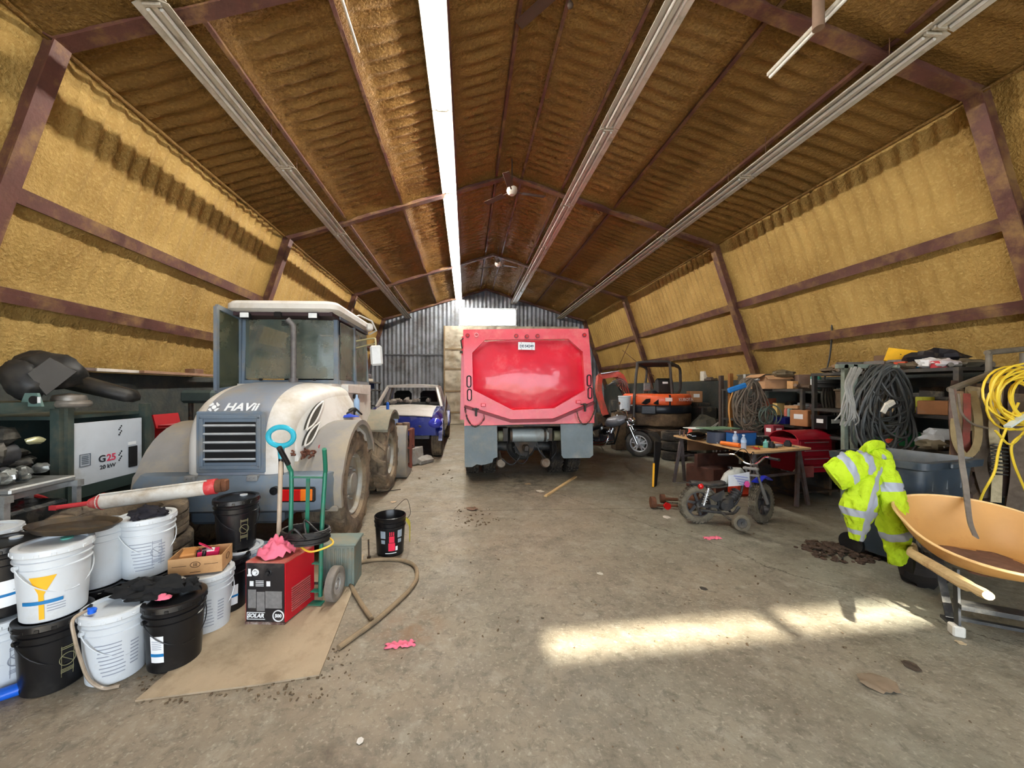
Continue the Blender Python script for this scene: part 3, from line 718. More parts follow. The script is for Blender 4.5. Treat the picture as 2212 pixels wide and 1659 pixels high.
# wheels and fenders
WX_, WR = .70, .56
tw = tyre_mb(WR, .33, .40, lugs=15, lug_h=.028); tyre_me = None
for nm, y, turn in (('rear', .86, 0), ('front', 2.80, 0)):
    for sx in (1, -1):
        if tyre_me is None: o = tw.build('wheel', RUBM, loader); tyre_me = o.data
        else: o = bpy.data.objects.new('wheel', tyre_me); COL.objects.link(o); o.parent = loader
        o.location = (sx*WX_, y, WR+.012)
        if sx < 0: o.rotation_euler = (0, 0, pi)
        rb = rim_mb(.33, .40, 1, 8, .55).build('wheel_rim', mt('grey_rim', (158, 158, 152), .5, .2, .1, 4, (150, 136, 110), .5, 3), o)
# rear fenders: arch shells with a flat skirt to the rear
for sx in (1, -1):
    m = MB(); ra = WR+.11
    pth = [(-.86+.30, .50), (-.86+.24, .72), (-.86+.24+.03, .95)]
    arc = [(.86+ra*cos(R(a)), WR+.03+ra*sin(R(a))) for a in range(158, 20, -9)]
    prof_ = [(.20, .50), (.17, .66), (.20, .80)]+[(y, z) for y, z in arc if True]
    ins, outs = sx*.47, sx*.93
    secs = []
    for y, z in prof_:
        c = V((.86, WR)); d = V((y-.86, z-WR)).normalized()
        secs.append([V((ins, y, z)), V((outs, y, z)), V((outs, y-d.x*.05, z-d.y*.05)), V((outs-sx*.015, y-d.x*.05, z-d.y*.05)), V((outs-sx*.015, y-d.x*.015, z-d.y*.015)), V((ins, y-d.x*.015, z-d.y*.015))])
    m.loft(secs); f = m.build('rear_fender', LF, loader)
    m = MB(); m.box((sx*.70, .20, .50), (.40, .06, .05), bev=.01); m.build('fender_step', LF, f)
    m = MB(); arc = [(2.80+(ra+.02)*cos(R(a)), WR+.02+(ra+.02)*sin(R(a))) for a in range(142, 50, -9)]; secs = []
    for y, z in arc: secs.append([V((ins, y, z)), V((outs, y, z)), V((outs, y, z-.04)), V((ins, y, z-.015))])
    m.loft(secs); m.build('front_fender', mt('olive_fender', (112, 112, 100), .6, 0, .1, 3, DUST, .5, 2), loader)
m = MB(); m.bar((.0, 1.6, .6), (.0, 3.4, .62), .5, .4); m.cyl((-.7, .86, WR), (.7, .86, WR), .11); m.cyl((-.7, 2.8, WR), (.7, 2.8, WR), .11)
m.build('chassis', IRON, loader)
for sx in (-1, 1):
    m = MB(); m.tube([(sx*.33, 2.3, 1.35), (sx*.33, 3.0, 1.15), (sx*.33, 3.55, .45)], [.09, .09, .07], 8); m.build('lift_arm', LF, loader)
m = MB(); pr = [(3.35, .35), (3.38, .8), (3.5, .95), (3.62, .9), (3.55, .5), (3.6, .2), (4.1, .05), (4.1, .02), (3.5, .02), (3.4, .12)]
m.prism([(y, z) for y, z in pr], -1.02, 1.02, Matrix(((0, 0, 1, 0), (1, 0, 0, 0), (0, 1, 0, 0), (0, 0, 0, 1)))); m.build('bucket', LF, loader)
# ---------------------------------------------------------------- dump truck
TR = mt('red_truck_paint', (220, 40, 62), .32, 0, .08, 2.5, (226, 110, 112), .28, 2.4, coat=.5)
TRD = mt('red_truck_frame', (222, 74, 88), .38, 0, .10, 3, (228, 132, 130), .38, 2.6, coat=.3)
TY = 6.4; truck = thing('dump_truck', 'red dump truck seen from behind, tailgate shut, parked in the centre', 'truck', (1.04, TY, 0))
def Q(px, py): p = W(px, py, TY); return (p.x-1.04, p.z)
XZ = Matrix(((1, 0, 0, 0), (0, 0, 1, 0), (0, 1, 0, 0), (0, 0, 0, 1)))   # (x, z, depth) -> world
# body sides, floor and front
x0, zt2 = Q(1001, 712); x1, _ = Q(1271, 712); xb0, zb2 = Q(1003, 916); xb1, _ = Q(1284, 912)
m = MB()
m.prism([(x0+.02, zt2-.03), (x0+.07, zt2-.03), (xb0+.07, 1.04), (xb0+.02, 1.04)], .08, 3.7, XZ); m.prism([(x1-.07, zt2-.03), (x1-.02, zt2-.03), (xb1-.02, 1.04), (xb1-.07, 1.04)], .08, 3.7, XZ)
m.box(((xb0+xb1)/2, 1.9, 1.06), (xb1-xb0-.06, 3.6, .08)); m.box((0, 3.7, 1.85), (x1-x0-.04, .06, 1.6)); m.box((0, 3.9, 2.62), (x1-x0, .7, .05))
for i in range(5):
    y = .5+i*.75
    for sx, xx in ((-1, (x0+xb0)/2), (1, (x1+xb1)/2)): m.bar((xx+sx*.03, y, 1.05), (xx+sx*.0, y, zt2-.05), .08, .06)
m.bar((x0+.03, .08, zt2-.03), (x0+.03, 3.7, zt2-.03), .07, .07); m.bar((x1-.03, .08, zt2-.03), (x1-.03, 3.7, zt2-.03), .07, .07)
body = m.build('dump_body', TR, truck)
# tailgate frame: ring between outer and inner outline
outer = [Q(*p) for p in ((1001, 712), (1136, 710), (1271, 710), (1277, 790), (1282, 866), (1195, 904), (1104, 906), (1003, 874), (1002, 790))]
inner = [Q(*p) for p in ((1048, 734), (1136, 733), (1228, 732), (1259, 760), (1264, 843), (1197, 882), (1108, 886), (1022, 842), (1020, 762))]
order_o = [outer[0], outer[1], outer[2], outer[3], outer[4], outer[5], outer[6], outer[7], outer[8]]
m = MB(); n = len(outer)
def ring(m, A, B, y0, y1):
    n = len(A); vs = [(x, y0, z) for x, z in A]+[(x, y0, z) for x, z in B]+[(x, y1, z) for x, z in A]+[(x, y1, z) for x, z in B]; fs = []
    for i in range(n):
        j = (i+1) % n; fs += [(i, j, n+j, n+i), (2*n+i, 3*n+i, 3*n+j, 2*n+j), (i, 2*n+i, 2*n+j, j), (n+i, n+j, 3*n+j, 3*n+i)]
    m.add(vs, fs)
ring(m, outer, inner, 0, .10)
tg = m.build('tailgate', TRD, truck, smooth=20)
# dished panel
m = MB(); cxp = (inner[0][0]+inner[2][0])/2
def inpoly(t):
    """left/right edges of the inner outline at height t (0 top .. 1 bottom)"""
    zt_, zb_ = inner[1][1], inner[5][1]; z = zt_+(zb_-zt_)*t
    def ex(chain):
        for (ax, az), (bx_, bz) in zip(chain, chain[1:]):
            if az >= z >= bz or abs(az-bz) < 1e-6: 
                if az-bz < 1e-6: continue
                return ax+(bx_-ax)*(az-z)/(az-bz)
        return chain[-1][0]
    return ex([inner[0], inner[8], inner[7], inner[6]]), ex([inner[2], inner[3], inner[4], inner[5]]), z
def pan(u, v):
    a, b, z = inpoly(v*.9995); x = a+(b-a)*u
    y = .10-.085*sin(pi*min(1, v/1.15))**1.3*(1-abs(2*u-1)**5)+.01*noise.noise(V((x*2.3, z*3, 2)))+.004*noise.noise(V((x*9, z*9, 2)))
    return (x, y, z)
m.grid(pan, 40, 40, -.012); m.build('tailgate_panel', TR, tg, smooth=60)
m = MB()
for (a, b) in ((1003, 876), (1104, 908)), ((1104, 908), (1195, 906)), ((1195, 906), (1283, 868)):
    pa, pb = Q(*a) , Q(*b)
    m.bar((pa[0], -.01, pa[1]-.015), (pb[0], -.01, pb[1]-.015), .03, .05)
m.build('lower_lip', mt('dark_lip_red', (120, 22, 34), .5), tg)  # lip bars in a darker red than the gate frame
# apron under the gate
m = MB(); ap = [Q(*p) for p in ((1003, 878), (1104, 909), (1195, 907), (1283, 870), (1285, 914), (1003, 920))]; m.prism(ap, .02, .1, XZ); m.build('rear_apron', TRD, truck)
m = MB(); m.box((0, .3, .99), (2.0, .5, .05)); m.build('hinge_beam', IRON, truck)
# lamps
for px, py in ((1010, 725), (1115, 726), (1138, 727), (1161, 726), (1262, 724)):
    x, z = Q(px, py); m = MB(); m.cyl((x, .01, z), (x, -.014, z), .036, n=18); l = m.build('marker_light', mt('lamp_bezel', (120, 22, 30), .4), tg)
    m = MB(); m.cyl((x, -.01, z), (x, -.022, z), .022, n=14); m.build('lens', REDP, l)
x, z = Q(1029, 724); m = MB(); m.torus((x, -.01, z), .03, .009, (0, 1, 0)); m.build('lifting_ring', mt('pale_red_ring', (236, 150, 156), .4), tg)
for px, py in ((1013, 824), (1014, 853), (1272, 822), (1274, 849)):
    x, z = Q(px, py); m = MB(); P = []
    for i in range(20):
        a = 2*pi*i/20; P.append((x+.033*cos(a), -.012, z+.033*sin(a)+(.06 if sin(a) > 0 else -.06)))
    m.tube(P, .010, 6, loop=True); l = m.build('tail_lamp', BLACKP, tg)
    m = MB(); m.prism([(p[0]*.0+x+(p[0]-x)*.7, z+(p[2]-z)*.85) for p in P], -.012, -.002, XZ); m.build('lens', mt('pinkred_lens', (216, 50, 70), .25, coat=.4), l)
# licence plate
m = MB(); xx, zz = Q(1138, 747); m.box((xx, -.03+.06, zz), (.285, .006, .13), (0, R(1), 0), bev=.003); pl = m.build('licence_plate', mt('plate_white', (232, 236, 240), .4, 0, .03), tg)
text('DE·54249', .064, mt('plate_navy', (44, 52, 84), .5), pl, XF((xx, .024, zz-.005), (R(90), 0, 0)), sx=.92, bold=.0012)
m = MB()
for sx_, sz_ in ((-.09, .05), (.09, .05), (-.09, -.05), (.09, -.05)): m.cyl((xx+sx_, .027, zz+sz_), (xx+sx_, .018, zz+sz_), .006, n=8)
m.build('plate_screws', IRON, pl)
# latches
for px, py in ((1027, 886), (1261, 876)):
    x, z = Q(px, py); m = MB(); m.box((x, -.03, z+.02), (.12, .03, .02), bev=.006); m.box((x+.01, -.04, z-.03), (.035, .03, .14), bev=.008); m.cyl((x, -.06, z+.02), (x, 0, z+.02), .018, n=10); m.build('gate_latch', IRON, tg)
for px, py in ((1044, 875), (1249, 868)):
    x, z = Q(px, py); m = MB(); m.box((x, -.02, z), (.08, .04, .06), bev=.01); m.build('hinge_lug', TRD, tg)
def chain(pts, link=.035, r=.0045, m=None):
    m = m or MB(); P = [V(p) for p in pts]; L_ = 0; k = 0
    for a, b in zip(P, P[1:]):
        d = b-a; n_ = max(1, round(d.length/(link*.75)))
        for i in range(n_):
            c = a+d*((i+.5)/n_); M = align(c, d) @ Matrix.Rotation(R(90)*(k % 2), 4, 'Z'); k += 1
            q = [V((link*.30*cos(t), 0, link*.5*sin(t)+(link*.12 if sin(t) > 0 else -link*.12))) for t in [2*pi*j/8 for j in range(8)]]
            m.tube([M @ v for v in q], r, 5, loop=True)
    return m
for pts in (((1004, 880), (1010, 905), (1022, 920), (1034, 918), (1045, 905), (1045, 897)), ((1244, 888), (1248, 905), (1258, 916), (1270, 910), (1280, 890), (1284, 868))):
    P = smoothpath([(Q(*p)[0], -.07, Q(*p)[1]) for p in pts], 4); chain(P).build('safety_chain', IRON, truck)
# flaps
FLAP = mt('grey_rubber_flap', (112, 124, 130), .6, 0, .14, 3, (150, 150, 140), .45, 2)
m = MB(); fl = [Q(*p) for p in ((1003, 920), (1074, 920), (1075, 988), (1066, 992), (1064, 1000), (1050, 1004), (1040, 1006), (1030, 1004), (1020, 1010), (1004, 1010))]
m.prism(fl, .04, .055, XZ); m.build('mud_flap', FLAP, truck, label='grey mud flap with a torn lower corner')
m = MB(); fl = [Q(*p) for p in ((1212, 917), (1282, 915), (1283, 984), (1276, 990), (1219, 991), (1214, 984))]; m.prism(fl, .04, .055, XZ); m.build('mud_flap', FLAP, truck)
# wheels: duals, tandem hidden
T2 = mt('truck_tyre', (38, 36, 34), .85, 0, .2, 9, (96, 84, 68), .5, 3.5, .3, 50)
dm = None
for sx in (-1, 1):
    for x in (.62, .93):
        if dm is None:
            mm = tyre_mb(.47, .28, .25, k=36)
            for i in range(30):
                for q in (-.33, -.1, .13, .36): mm.box((q*.25, 0, .472), (.035, .06, .02), (0, 0, .3 if i % 2 else -.3), mx=Matrix.Rotation(2*pi*(i+(.5 if q > 0 else 0))/30, 4, 'X'))
            o = mm.build('rear_wheel', T2, truck); dm = o.data
        else: o = bpy.data.objects.new('rear_wheel', dm); COL.objects.link(o); o.parent = truck
        o.location = (sx*x+.0, .98, .482)
for sx in (-1, 1):
    o = bpy.data.objects.new('front_wheel', dm); COL.objects.link(o); o.parent = truck; o.location = (sx*.85, 4.9, .482)
# chassis, axle, tank
m = MB()
for sx in (-1, 1): m.box((sx*.38, 2.7, .82), (.08, 5.2, .22))
m.box((0, .4, .82), (.78, .1, .2)); m.box((0, 3, .85), (.7, .1, .2)); m.build('chassis_frame', IRON, truck)
m = MB(); m.cyl((-1.0, .98, .5), (1.0, .98, .5), .09, n=14); m.sph((0, .95, .5), (.28, .22, .26), 18); m.cyl((0, .66, .52), (0, .8, .52), .16, .2, n=18)
for i in range(10): a = 2*pi*i/10; m.cyl((.17*cos(a), .70, .52+.17*sin(a)), (.17*cos(a), .67, .52+.17*sin(a)), .012, n=6)
m.build('rear_axle', mt('greasy_axle', (60, 62, 64), .5, .3, .3, 8, (104, 98, 88), .5, 4), truck)
m = MB(); m.prism([(-.34, .90), (.34, .90), (.12, .5), (.05, .42), (-.05, .42), (-.12, .5)], .35, .40, XZ); m.box((0, .30, .56), (.10, .12, .12), bev=.02); m.cyl((0, .2, .58), (0, .36, .58), .035, n=12); m.build('pintle_plate', IRON, truck)
m = MB(); m.cyl((-.28, .2, .80), (.36, .2, .80), .115, n=24); 
tk = m.build('air_tank', mt('pale_tank', (146, 156, 158), .5, .2, .12, 5, (120, 112, 96), .4, 3), truck)
for x in (-.28, .3): m = MB(); m.cyl((x-.02, .2, .80), (x+.02, .2, .80), .122, n=24); m.build('tank_strap', IRON, tk)
for x in (-.44, .52): m = MB(); m.cyl((x-.06, .2, .79), (x+.06, .2, .79), .09, n=18); m.build('valve_block', mt('olive_valve', (108, 108, 86), .6), truck)
for sx in (-1, 1):
    m = MB(); m.lathe([(0, -.06), (.05, -.06), (.085, -.03), (.09, 0), (.085, .02), (.07, .05), (0, .05)], 20, at=(sx*.40-.03, .42, .28), d=(0, -1, .1)); m.cyl((sx*.40-.03, .4, .28), (sx*.4-.03, .85, .4), .03, n=8)
    m.build('brake_chamber', mt('dirty_brake_can', (134, 122, 106), .6, .1, .25, 9, RUST and (104, 78, 56), .5, 6), truck)
for P in (((-.3, .35, .8), (-.32, .3, .5), (-.1, .28, .3), (.02, .3, .36), (.05, .3, .5)), ((-.42, .35, .36), (-.25, .3, .27), (-.1, .32, .4)), ((.36, .35, .38), (.25, .4, .5), (.2, .4, .7)), ((.46, .35, .36), (.55, .35, .5), (.5, .3, .75)), ((-.46, .4, .3), (-.55, .4, .5), (-.46, .35, .75))):
    m = MB(); m.tube(smoothpath(P, 5), .011, 8); m.build('air_hose', BLACKP, truck)
# cab ahead (mostly hidden), mirrors
m = MB(); m.box((0, 4.75, 1.6), (2.0, 1.5, 1.5), bev=.12); m.box((0, 5.9, 1.15), (1.5, 1.1, .8), bev=.12); m.build('truck_cab', TR, truck)
m = MB(); m.box((-1.12, 4.2, 2.05), (.10, .1, .36), bev=.02); m.tube([(-1.0, 4.3, 2.3), (-1.14, 4.2, 2.3), (-1.14, 4.2, 1.75), (-1.0, 4.3, 1.7)], .012, 6); m.build('truck_mirror', BLACKP, truck)
m = MB(); m.tube([(Q(1001, 720)[0], .3, zt2-.1), (Q(995, 728)[0], .3, zt2-.14), (Q(998, 750)[0], .3, 2.3)], .012, 6); m.box((Q(996, 757)[0], .3, 2.24), (.05, .04, .04)); m.build('tarp_arm', IRON, truck)
# ---------------------------------------------------------------- pickup
PB = mt('blue_pickup_paint', (28, 44, 128), .25, .1, .15, 3, (120, 118, 116), .35, 2.2, coat=.6)
PS = mt('silver_pickup_paint', (176, 172, 166), .4, .1, .08, 3, (150, 140, 124), .45, 2)
pk = thing('pickup_truck', 'damaged blue and silver pickup with no windscreen or grille', 'pickup', (-1.50, 8.6, 0))
m = MB()
def sec(y, w, zb, zt_, r=.1, wt=None):
    wt = wt or w; return [V((-w, y, zb)), V((-w, y, (zb+zt_)/2)), V((-wt+.02, y, zt_-r)), V((-wt+r, y, zt_-.01)), V((0, y, zt_+.02)), V((wt-r, y, zt_-.01)), V((wt-.02, y, zt_-r)), V((w, y, (zb+zt_)/2)), V((w, y, zb))]
m.loft([sec(.12, .80, .55, .96, .14), sec(.3, .90, .5, 1.02, .14), sec(.7, .93, .5, 1.08, .12), sec(1.35, .93, .5, 1.15, .10), sec(1.5, .92, .5, 1.15, .1)]); m.build('front_body', PB, pk)
m = MB(); m.grid(lambda u, v: (-.72+1.44*u, .12+1.35*v, .995+.185*v**.7-.02*abs(2*u-1)**3+.02*(1-abs(2*u-1))), 9, 7, .02); m.build('engine_hood', PS, pk)
m = MB(); m.loft([sec(1.45, .92, .5, 1.13), sec(3.3, .92, .5, 1.13), sec(3.35, .92, .5, 1.10), sec(5.4, .92, .5, 1.08)]); m.build('cab_and_bed', PB, pk)
m = MB()
for sx in (-1, 1):
    m.bar((sx*.84, 1.5, 1.12), (sx*.66, 2.1, 1.66), .06, .07); m.bar((sx*.68, 2.95, 1.66), (sx*.84, 3.2, 1.1), .07, .10); m.bar((sx*.80, 2.4, 1.12), (sx*.67, 2.45, 1.66), .05, .08)
m.grid(lambda u, v: (-.70+1.4*u, 2.05+.95*v, 1.69+.03*sin(pi*u)+.015*sin(pi*v)), 8, 6, .05); m.bar((-.66, 2.08, 1.66), (.66, 2.08, 1.66), .05, .05); m.bar((-.8, 1.5, 1.13), (.8, 1.5, 1.13), .08, .06); m.build('cab_pillars_and_roof', PS, pk)
m = MB(); m.box((0, 2.3, 1.1), (1.5, 1.5, .10)); m.box((.05, 1.75, 1.18), (1.5, .22, .14), bev=.05); m.box((-.35, 2.7, 1.3), (.5, .2, .5), bev=.08); m.box((.4, 2.7, 1.3), (.5, .2, .5), bev=.08); m.torus((.35, 1.95, 1.28), .17, .014, (0, -.6, .9)); m.build('interior', DARK, pk)
m = MB()
for i in range(14): m.sph((rnd.uniform(-.6, .5), rnd.uniform(1.65, 1.9), 1.24+rnd.uniform(0, .06)), rnd.uniform(.04, .1), 8, amp=.5, seed=i)
m.build('dashboard_debris', mt('debris_grey', (120, 112, 104), .8), pk)
for sx in (-1, 1):
    m = MB(); m.sph((sx*.78, .18, .82), (.17, .12, .12), 14); m.build('headlight', mt('blue_headlamp', (60, 70, 190), .1, coat=1) if sx > 0 else mt('clouded_lamp', (150, 152, 156), .3), pk)
m = MB(); m.grid(lambda u, v: (-.78+.75*u, .08-.05*sin(v*3)+.03*noise.noise(V((u*6, v*6, 3))), .52+.42*v), 16, 12, .004); m.build('plastic_sheet', mt('clear_sheet', (160, 176, 206), .15, 0, .3, 8, alpha=.65), pk)
m = MB()
for i in range(26): m.sph((rnd.uniform(-.65, .6), rnd.uniform(.14, .3), rnd.uniform(.5, .85)), rnd.uniform(.04, .10), 8, amp=.6, seed=i+30)
m.box((0, .3, .66), (1.3, .2, .4)); m.build('exposed_radiator', mt('engine_metal', (84, 84, 86), .5, .4, .4, 9), pk)
pt = None
for sx in (-1, 1):
    for y in (.66, 4.3):
        if pt is None: o = tyre_mb(.40, .2, .26).build('wheel', RUBM, pk); pt = o.data; rr_ = rim_mb(.2, .26, 1, 5, .5)
        else: o = bpy.data.objects.new('wheel', pt); COL.objects.link(o); o.parent = pk
        o.location = (sx*.80, y, .405); 
        if sx < 0: o.rotation_euler = (0, 0, pi)
        rim_mb(.2, .26, 1, 5, .5).build('wheel_rim', GALV, o)
for sx in (1,):
    for y in (.66, 4.3):
        m = MB(); secs = []
        for a in range(0, 181, 15):
            cy_, cz = y+.48*cos(R(a)), .42+.48*sin(R(a)); ci, cj = y+.43*cos(R(a)), .42+.43*sin(R(a))
            secs.append([V((.86, cy_, cz)), V((.945, cy_, cz)), V((.945, ci, cj)), V((.86, ci, cj))])
        m.loft(secs); m.build('wheel_arch', PB, pk)
m = MB(); m.box((-1.02, 1.6, 1.2), (.05, .1, .14), bev=.02); m.tube([(-.9, 1.65, 1.15), (-1.0, 1.62, 1.18)], .02); m.build('door_mirror', BLACKP, pk)
m = MB(); m.grid(lambda u, v: (.93+.03*v, 1.55+.9*u, 1.0+.45*v*(1-u*.6)), 5, 5, .02); m.build('bent_door', PS, pk)
# ---------------------------------------------------------------- pails
PW = mt('white_pail', (206, 212, 216), .35, 0, .04, 4, (176, 172, 160), .22, 3)
PK = mt('black_pail', (20, 20, 22), .28, 0, .15, 4, (70, 66, 58), .15, 3)
GREYPR = mt('grey_print', (148, 154, 166), .6, 0, .02); BLUEPR = mt('blue_print', (24, 116, 176), .5, 0, .02); YEL = mt('yellow_print', (238, 176, 30), .5, 0, .05); GOLD = mt('khaki_print', (128, 124, 92), .6, 0, .05)
PH, PRB, PRT = .37, .128, .148
def prad(z): return PRB+(PRT-PRB)*z/PH
def patch(m, a, da, z0, z1, e=.0015, skew=0):
    n = max(3, int(da/.12)); m.grid(lambda u, v: ((prad(z0+(z1-z0)*v)+e)*cos(a-da/2+da*u+skew*(v-.5)), (prad(z0+(z1-z0)*v)+e)*sin(a-da/2+da*u+skew*(v-.5)), z0+(z1-z0)*v), n, 4, -.0012)
def crescent(m, a, zc, r, th=.006, slash=True):
    R_ = prad(zc)+.003
    m.tube([(R_*cos(a+r*cos(t)/R_), R_*sin(a+r*cos(t)/R_), zc+r*sin(t)) for t in [2*pi*i/20 for i in range(20)]], th/2, 5, loop=True)
    if slash: m.tube([(R_*cos(a-d*r*.7/R_), R_*sin(a-d*r*.7/R_), zc+d*r*.7) for d in (-1, -.3, .3, 1)], th/2, 5)
def pail(px, py, label, white=True, z=0, lid=True, deco='', handle=True, tilt=0, group=None, name='pail', turn=0, pos=None):
    if pos is None:
        g = G(px, py, z); d = V((g.x, g.y, 0)).normalized(); c = g+d*PRB
    else: c = V((*pos, z))
    t = thing(name, label, 'bucket', (c.x, c.y, z), 0, group); mat = PW if white else PK
    fa = atan2(-c.y, -c.x)+turn          # the side turned to the open floor
    m = MB(); pr = [(0, 0), (PRB-.006, 0), (PRB, .006), (PRB+.001, .02), (prad(.27), .27), (prad(.27)+.007, .273), (prad(.28)+.007, .279), (prad(.285), .283), (prad(.31), .31), (prad(.31)+.009, .313), (prad(.32)+.009, .319), (prad(.325)+.001, .323), (PRT, .345), (PRT+.004, .352), (PRT+.004, .366), (PRT-.003, .37), (PRT-.006, .364), (PRB-.004, .01), (0, .01)]
    m.lathe(pr, 40); m.build('pail_body', mat, t)
    if lid:
        m = MB(); m.lathe([(0, .368), (PRT-.022, .368), (PRT-.018, .379), (PRT-.004, .383), (PRT+.009, .379), (PRT+.011, .350), (PRT+.006, .344), (PRT+.004, .36), (0, .362)], 40)
        for i in range(16): a = 2*pi*i/16; m.box(((PRT+.010)*cos(a), (PRT+.010)*sin(a), .357), (.006, .02, .018), (0, 0, a), bev=.002)
        l = m.build('lid', mat, t)
        if deco != 'plainlid': m = MB(); m.lathe([(0, .369), (.026, .369), (.028, .378), (0, .379)], 18, at=(.07*cos(fa+2.4), .07*sin(fa+2.4), 0)); m.build('spout_cap', PW if not white or 'teal' not in deco else mt('teal_cap', (110, 190, 170), .4), l)
    if handle:
        m = MB(); P = []
        for i in range(17):
            b = pi*i/16; P.append(((PRT+.012)*cos(b), -(PRT+.03)*sin(b)*.72, .30-.16*sin(b)))
        M = Matrix.Rotation(fa-pi/2+pi+.5, 4, 'Z'); m.tube([M @ V(p) for p in P], .0035 if white else .003, 6); m.tube([M @ V(p) for p in P[7:10]], .009, 8)
        for sx in (-1, 1): m.cyl(M @ V((sx*(PRT-.002), 0, .30)), M @ V((sx*(PRT+.016), 0, .30)), .012, n=10)
        m.build('bail_handle', mat, t)
    k = 0
    if 'print' in deco:
        m = MB()
        for i in range(9): patch(m, fa-.25+.02*i, .8-.05*(i % 3), .225-.021*i, .230-.021*i)
        for i in range(7): patch(m, fa+.55, .28, .20-.02*i, .206-.02*i)
        m.build('fine_print', GREYPR, t)
    if 'nochild' in deco:
        m = MB(); crescent(m, fa+.35, .16, .032, .004)
        for zz in (.225, .216, .108, .100, .092): patch(m, fa+.35, .38, zz, zz+.004)
        for da in (.18, .52): m.tube([((prad(z_)+.002)*cos(fa+da), (prad(z_)+.002)*sin(fa+da), z_) for z_ in (.07, .15, .235)], .0014, 4)
        m.build('warning_print', GREYPR if white else GOLD, t)
    if 'stripe' in deco:
        m = MB(); patch(m, fa-.15, 1.5, .115, .130, skew=.0); m.build('blue_stripe', BLUEPR, t)
        if white is False: m = MB(); patch(m, fa-.15, 1.45, .06, .20, .0008); m.build('label', WHT, t)
    if 'sidelabel' in deco:
        m = MB(); patch(m, fa-.62, .50, .07, .22, .0010); l = m.build('label', WHT, t); m = MB(); patch(m, fa-.62, .50, .105, .122, .003); m.build('blue_stripe', BLUEPR, l)
        m = MB()
        for i in range(5): patch(m, fa-.62, .36, .19-.011*i, .193-.011*i, .003)
        m.build('fine_print', GREYPR, l)
    if 'funnel' in deco:
        m = MB(); R_ = PRT
        def sp(x, z_, e=.003): a = fa-.35-(x)/prad(z_) ; return V(((prad(z_)+e)*cos(a), (prad(z_)+e)*sin(a), z_))
        pl = [(-.045, .235), (.055, .235), (.012, .15), (.008, .10), (.012, .03), (-.012, .03), (-.006, .10), (-.008, .15)]
        pl = [(-x, z_) for x, z_ in pl]
        m.grid(lambda u, v: sp(*((lambda z_: ((1-u)*(.045 if z_ > .15 else .010)*(1 if z_ < .15 else max(.25, (z_-.13)/.115))-u*(.058 if z_ > .15 else .010)*(1 if z_ < .15 else max(.2, (z_-.13)/.115)), z_))(.02+.225*v)), e=.0025), 8, 24); m.build('yellow_funnel_mark', YEL, t)
        m = MB(); patch(m, fa-.35, 1.15, .10, .118, .004); m.build('blue_stripe', BLUEPR, t)
        m = MB()
        for i in range(3): patch(m, fa+.05, .5, .085-.014*i, .089-.014*i)
        m.build('fine_print', GREYPR, t)
    return t, c, fa
p1 = pail(118, 1497, 'black pail with khaki warning print under the yellow funnel-marked pail', False, deco='nochild')
stack_xy = p1[1].x, p1[1].y
p2 = pail(0, 0, 'white pail with yellow funnel mark and blue stripe on top of a black pail', True, z=.384, deco='funnel teal', pos=(stack_xy[0]-.0, stack_xy[1]+.0))
p3 = pail(252, 1476, 'white printed pail with blue cap and clear hose over its side', True, deco='print')
p4 = pail(378, 1450, 'black pail with white and blue side label and pink rag on the lid', False, deco='sidelabel')
p5 = pail(448, 1372, 'white pail carrying the open cardboard box', True, deco='print')
p6 = pail(5, 1500, 'white pail at the left picture edge, bottom of its stack', True, deco='nochild')
p7 = pail(0, 0, 'black pail with white blue-striped label at the left picture edge', False, z=.384, deco='stripe', pos=(p6[1].x-.02, p6[1].y+.02), lid=True)
p8b = pail(0, 0, 'black pail under the plain white pail in the second row', False, pos=(G(212, 1392).x-.02, G(212, 1392).y+.02), deco='')
p8 = pail(0, 0, 'plain white pail without lid on a black pail in the second row', True, z=.384, lid=False, pos=(p8b[1].x, p8b[1].y), deco='', handle=False)
p9b = pail(0, 0, 'black pail under the white pail that carries the dark cloth', False, pos=(G(318, 1358).x, G(318, 1358).y), deco='')
p9 = pail(0, 0, 'white pail with no-child print and dark cloth on its lid', True, z=.384, pos=(p9b[1].x, p9b[1].y), deco='nochild print')
p10b = pail(0, 0, 'white pail holding up the closed black pail beside the loader', True, pos=(G(520, 1285).x, G(520, 1285).y), deco='')
p10 = pail(0, 0, 'closed black pail on a white pail in front of the loader', False, z=.384, pos=(p10b[1].x-.03, p10b[1].y), deco='nochild')
p11 = pail(487, 1330, 'black-topped pail with blue-striped label beside the welder', False, deco='stripe')
# far-left white lid pail, higher
p12 = pail(0, 0, 'lidded white pail cut by the left picture edge behind the funnel-marked pail', True, z=.40, pos=(-2.83, 2.38), deco='')
m = MB(); m.box((0, 0, .2), (.34, .32, .395), bev=.02); tag(m.build('storage_crate', BLACKP, loc=(-2.83, 2.38, 0)), 'black crate under the lidded white pail at the left edge', 'crate')
# dirty black disc (drain pan) on the funnel pail
c = p2[1]; m = MB(); m.lathe([(0, .0), (.17, .0), (.2, .03), (.205, .035), (.19, .035), (.165, .012), (0, .012)], 32)
tag(m.build('drain_pan', mt('oily_pan', (52, 44, 36), .5, .1, .3, 10, (90, 74, 50), .5, 6), loc=(c.x-.05, c.y+.16, .775), rot=(R(-7), R(4), 0)), 'oily dark drain pan lying across the white pails', 'pan')
